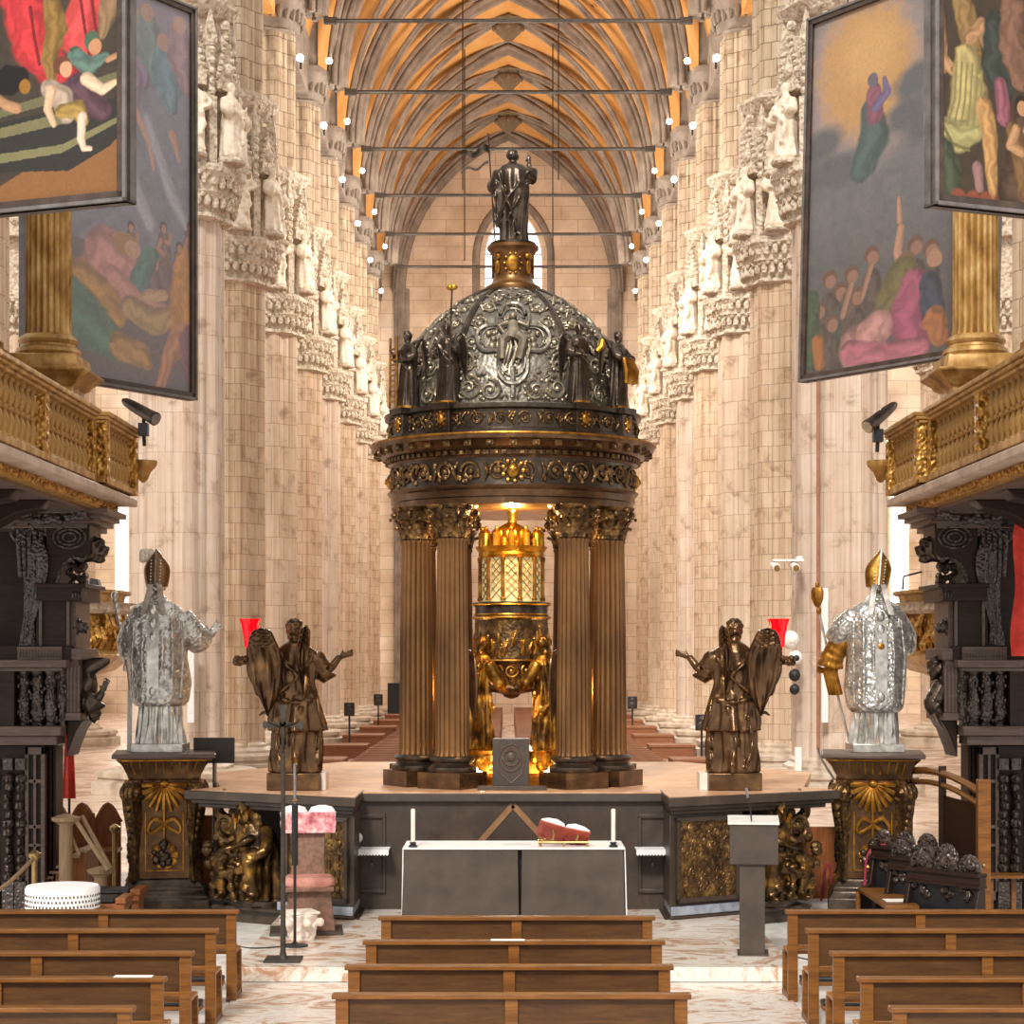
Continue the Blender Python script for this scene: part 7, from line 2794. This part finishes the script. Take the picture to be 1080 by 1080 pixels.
o = thing('red_banner', 'narrow scarlet cloth hanging between the dark stall and the bench', 'banner', (p.x, 26.4, 0))
m = MB()
rr = []
for i in range(14):
    t = i / 13
    z = lerp(Zc(842, 26.4), Zc(768, 26.4), t)
    w_ = lerp(.09, .05, t)
    rr.append([(w_ * math.cos(a) , .05 * math.sin(a) + .015 * math.sin(5 * a), z) for a in [q * PI / 8 for q in range(16)]])
m.loft(rr)
m.build('cloth', M['red_cloth'], o)
MB().tube([(0, 0, .02), (0, 0, Zc(766, 26.4))], .02, 6).build('pole', M['black'], o)
MB().lathe([(.16, 0), (.16, .02), (.02, .04)], 14).build('foot', M['black'], o)

# brown panelled screens behind the pedestals
for x0, x1, top, lb in ((203, 250, 860, 'brown wooden panel screen between the carved pedestal and the crouching figure with scroll, chair side'),
                        (838, 892, 880, 'brown wooden panel screen with a curved top between lectern and carved pedestal')):
    Y = 25.9
    k = Y / F
    o = thing('wooden_screen', lb.replace(', chair side', ''), 'screen', (X(x0, Y), Y, 0))
    L = (x1 - x0) * k
    z = Zc(top, Y)
    pr = [(0, 0), (L, 0)] + ([(L, z), (0, z)] if x0 < 540 else [(L, Zc(853, Y)), (L * .9, Zc(866, Y)), (L * .8, Zc(872, Y)), (L * .55, Zc(872, Y)), (0, Zc(872, Y))])
    MB().prism(pr, 0, .06).build('panel', M['brown_panel'], o, .006)
    for x in (.0, .5, .96):
        MB().box(L * x, -.03, 0, L * x + .07, 0, z - .1).build('stile', M['brown_panel'], o, .005)
    MB().box(-.0, -.04, .0, L, 0, .14).build('plinth_rail', M['brown_panel'], o, .005)
m = MB()
m.tube(curve([W(866, 950, 25.6), W(870, 920, 25.6), W(873, 911, 25.6), W(876, 920, 25.6), W(875, 950, 25.6)], 14), .016, 6)
tag(m.build('looped_rope', M['magenta_cloth']), 'looped crimson cord standing before the brown screen', 'rope')
m = MB()
m.tube(curve([W(912, 930, 23.95), W(914, 905, 23.95), W(922, 893, 23.95), W(934, 891, 23.95)], 14), .014, 6)
m.tube([W(912, 930, 23.95), W(912, 948, 23.95)], .02, 6)
tag(m.build('crimson_rope', M['magenta_cloth']), 'thin crimson cord curving across the front of the right pedestal', 'rope')

# ------------------------------------------------------------------ furniture on the right: carved seats, framed screen, desk
Y = 21.2
for i, (px, Yq) in enumerate(((955, 22.9), (975, 22.0), (997, 21.1))):
    k = Yq / F
    top = Zc((886, 897, 909)[i], Yq)
    o = thing('choir_chair', 'black carved wooden chair in the side row, %s' % ('farthest, beside the carved pedestal', 'middle one of three', 'nearest, beside the orange wooden post')[i], 'chair', (X(px, Yq), Yq, 0), math.radians(-52), 'black carved chairs')
    m = MB()
    m.box(-.5, -.04, top - .24, .5, .06, top - .1)
    m.box(-.5, -.07, top - .13, .5, .08, top - .09)
    m.box(-.5, -.07, top - .25, .5, .08, top - .22)
    m.build('back_rail', M['walnut_grey'], o, .006).data.materials[0] = M['stall']
    m = MB()
    r = random.Random(i)
    for q in range(3):
        cx_ = -.33 + q * .33
        for j in range(9):
            a = PI * j / 8
            m.ball((cx_ + .11 * math.cos(a), 0, top - .07 + .13 * math.sin(a)), (.045, .04, .05), 8)
        m.ball((cx_, -.02, top), (.06, .05, .07), 8)
        m.spiral((cx_ - .06, -.05, top - .02), (1, 0, 0), (0, 0, 1), .05, 1.3, .015, 12, 1)
        m.spiral((cx_ + .06, -.05, top - .02), (1, 0, 0), (0, 0, 1), .05, 1.3, .015, 12, -1, PI)
        for j in range(5):
            m.ball((cx_ + r.uniform(-.1, .1), -.01, top - .28 - r.random() * .1), .04, 6)
    m.build('carved_cresting', M['stall_carved'], o)
    for x in (-.48, .46):
        MB().prism([(-.3, 0), (.1, 0), (.06, top - .24), (-.04, top - .24), (-.1, .5), (-.3, .44)], x - .03, x + .03, 'x').build('side_panel', M['stall'], o, .01)
    MB().box(-.47, -.3, .4, .47, .04, .45).build('seat', M['stall'], o, .006)
    MB().box(-.47, .0, .45, .47, .05, top - .24).build('back_board', M['black'], o)
o = thing('framed_screen', 'tall orange wooden frame with curved top rail and dark reflecting panel', 'screen', (0, 0, 0))
Yn, Yf = 21.5, 25.0
z1, z2 = Zc(822, Yn), Zc(805, Yf)
a, b = X(1037, Yn), X(957, Yf)
MB().box(a - .07, Yn - .06, 0, a + .07, Yn + .06, z1).build('post', M['pew'], o, .008)
MB().box(b - .06, Yf - .06, 0, b + .06, Yf + .06, z2).build('post', M['pew'], o, .008)
A_, B_ = Vector((a, Yn, 0)), Vector((b, Yf, 0))
m = MB()
pts = [lerp(A_, B_, t) + Vector((0, 0, lerp(z1 - .16, z2 - .1, t) + .1 * math.sin(PI * t))) for t in [i / 12 for i in range(13)]]
m.tube(pts, .045, 8)
m.tube([q - Vector((0, 0, .14)) for q in pts], .035, 8)
m.build('top_rail', M['pew'], o)
mid = lerp(A_, B_, .5)
MB().box(mid.x - .04, mid.y - .04, 0, mid.x + .04, mid.y + .04, z1 + .05).build('mid_post', M['stall'], o, .006)
m = MB()
d = (B_ - A_)
m.loft([[(A_ + d * .02 + Vector((0, 0, .1))), (A_ + d * .5 + Vector((0, 0, .1))), (A_ + d * .5 + Vector((.03, .01, .1))), (A_ + d * .02 + Vector((.03, .01, .1)))],
        [(A_ + d * .02 + Vector((0, 0, z1 - .3))), (A_ + d * .5 + Vector((0, 0, z1 - .3))), (A_ + d * .5 + Vector((.03, .01, z1 - .3))), (A_ + d * .02 + Vector((.03, .01, z1 - .3)))]])
m.build('dark_panel', M['stall'], o)
MB().ball((a - .01, Yn - .07, Zc(912, Yn)), .025, 8).build('knob', M['brass'], o)
Y = 22.0
p = W(936, 950, Y)
o = thing('low_desk', 'low brown desk with sloping top beside the carved black seats', 'desk', (p.x, Y, 0))
m = MB()
q = [W(905, 936, 23.0), W(942, 936, 23.0), W(970, 955, 21.2), W(933, 955, 21.2)]
m.loft([[tuple(v - Vector((p.x, Y, .04))) for v in q], [tuple(v - Vector((p.x, Y, 0))) for v in q]])
m.build('desk_top', M['brown_leather'], o, .006).data.materials[0] = M['pew']
for v in q:
    MB().tube([(v.x - p.x, v.y - Y, 0), (v.x - p.x, v.y - Y, v.z - .05)], .03, 8).build('leg', M['pew'], o)
v = W(945, 951, 21.6)
tag(MB().box(-.13, -.12, 0, .2, .12, .006).build('paper_sheet', M['paper'], loc=(v.x, v.y, v.z + .012)), 'white paper sheet lying on the low brown desk', 'paper')
v = W(1050, 925, 23.2)
tag(MB().box(-.2, -.15, 0, .35, .2, .03).box(-.1, -.1, -v.z, -.05, -.05, 0).box(.22, .1, -v.z, .27, .15, 0).build('small_shelf', M['pew'], loc=v), 'small brown shelf by the foot of the carved stall behind the orange post', 'shelf')
# the cloaked red figure at the edge
p = W(1082, 690, 23.6)
o = thing('red_drapery', 'hanging red and crimson cloth before the stall at the picture edge', 'drapery', (p.x, 23.7, 0))
m = MB()
rr = []
for i in range(16):
    t = i / 15
    z = lerp(Zc(692, 23.7), Zc(552, 23.7), t)
    w_ = lerp(.14, .1, t) + .02 * math.sin(t * 9)
    rr.append([(w_ * math.cos(a) * (1 + .15 * math.sin(6 * a)), .1 * math.sin(a), z) for a in [q * PI / 12 for q in range(24)]])
m.loft(rr)
m.build('cloth', M['red_cloth'], o)
MB().box(-.2, -.02, Zc(552, 23.7) - .02, .2, .3, Zc(552, 23.7) + .02).build('hook_bar', M['black'], o)

# ------------------------------------------------------------------ cameras, boxes and light strips on the near pillars
def on_pillar(px, py, off=0.):
    s = -1 if px < 540 else 1
    # point on the choir-side face of the nearest nave pillar
    Y = 55 - 1.33
    return W(px, py, Y - off)
for px, py, lb in ((818, 598, 'white security camera, first of the two under the bracket on the near pillar'), (838, 598, 'white security camera, second of the two under the bracket on the near pillar')):
    p = W(px, py, 53.2)
    o = thing('security_camera', lb, 'camera', p, 0, 'cameras on the near pillar')
    MB().tube([(.0, .3, .06), (0, -.3, -.04)], .11, 10).build('housing', M['white_box'], o)
    MB().tube([(0, -.3, -.04), (0, -.34, -.05)], .085, 10).build('lens', M['brass'], o)
p = W(830, 590, 53.4)
o = thing('camera_bracket', 'white perforated bracket above the two cameras on the near pillar', 'bracket', p)
MB().box(-.4, -.15, -.06, .45, .2, .0).build('bar', M['white_box'], o, .01)
MB().box(.3, .15, -.04, .45, .6, .1).build('wall_arm', M['white_box'], o)
for px, py, r, mt, lb in ((834, 675, .24, 'white_box', 'white dome camera on the near pillar beside the red glass'), (839, 694, .2, 'white_box', 'white round loudspeaker horn on the near pillar under the dome camera'), (838, 712, .16, 'black', 'small dark camera on the near pillar, upper of two'), (838, 727, .14, 'black', 'small dark camera on the near pillar, lower of two')):
    p = W(px, py, 53.5)
    o = thing('dome_camera', lb, 'camera', p)
    MB().ball((0, 0, 0), (r, r, r * 1.1), 14).build('body', M[mt], o)
    MB().box(-.05, 0, -.06, .05, .5, .06).build('arm', M['white_box'], o)
    if mt == 'white_box':
        MB().ball((0, -r * .85, 0), (r * .45, r * .2, r * .45), 10).build('lens', M['black' if r < .22 else 'white_box'], o)
for px, y0, y1, Yq, lb in ((201, 680, 762, 53.3, 'long white strip fixed upright on the pillar behind the first silver bishop'), (870, 620, 762, 53.3, 'long white strip fixed upright on the pillar behind the bishop with staff'), (842, 788, 823, 53.6, 'short white strip low on the pillar right of the torch angel')):
    a, b = W(px, y1, Yq), W(px, y0, Yq)
    o = thing('wall_strip', lb, 'cable duct', (a.x, Yq, a.z))
    MB().box(-.09, 0, 0, .09, .08, b.z - a.z).build('cover', M['white_box'], o)
    MB().box(-.05, .08, .3, .05, .35, .4).build('fixing', M['white_box'], o)
for px in (863,):
    a, b = W(px, 790, 53.5), W(px, 60, 53.5)
    tag(MB().tube([a, b], .045, 6).build('drain_pipe', surf('rust brown cable', [(.3, '#8a5a3c'), (.7, '#a8755a')], .6)), 'thin rust brown cable running up the near right pillar', 'cable')
tag(MB().tube(curve([W(863, 790, 53.4), W(866, 800, 52), W(885, 830, 50)], 8), .03, 6).build('loose_cable', M['black']), 'thin dark loose cable drooping at the foot of the near right pillar', 'cable')
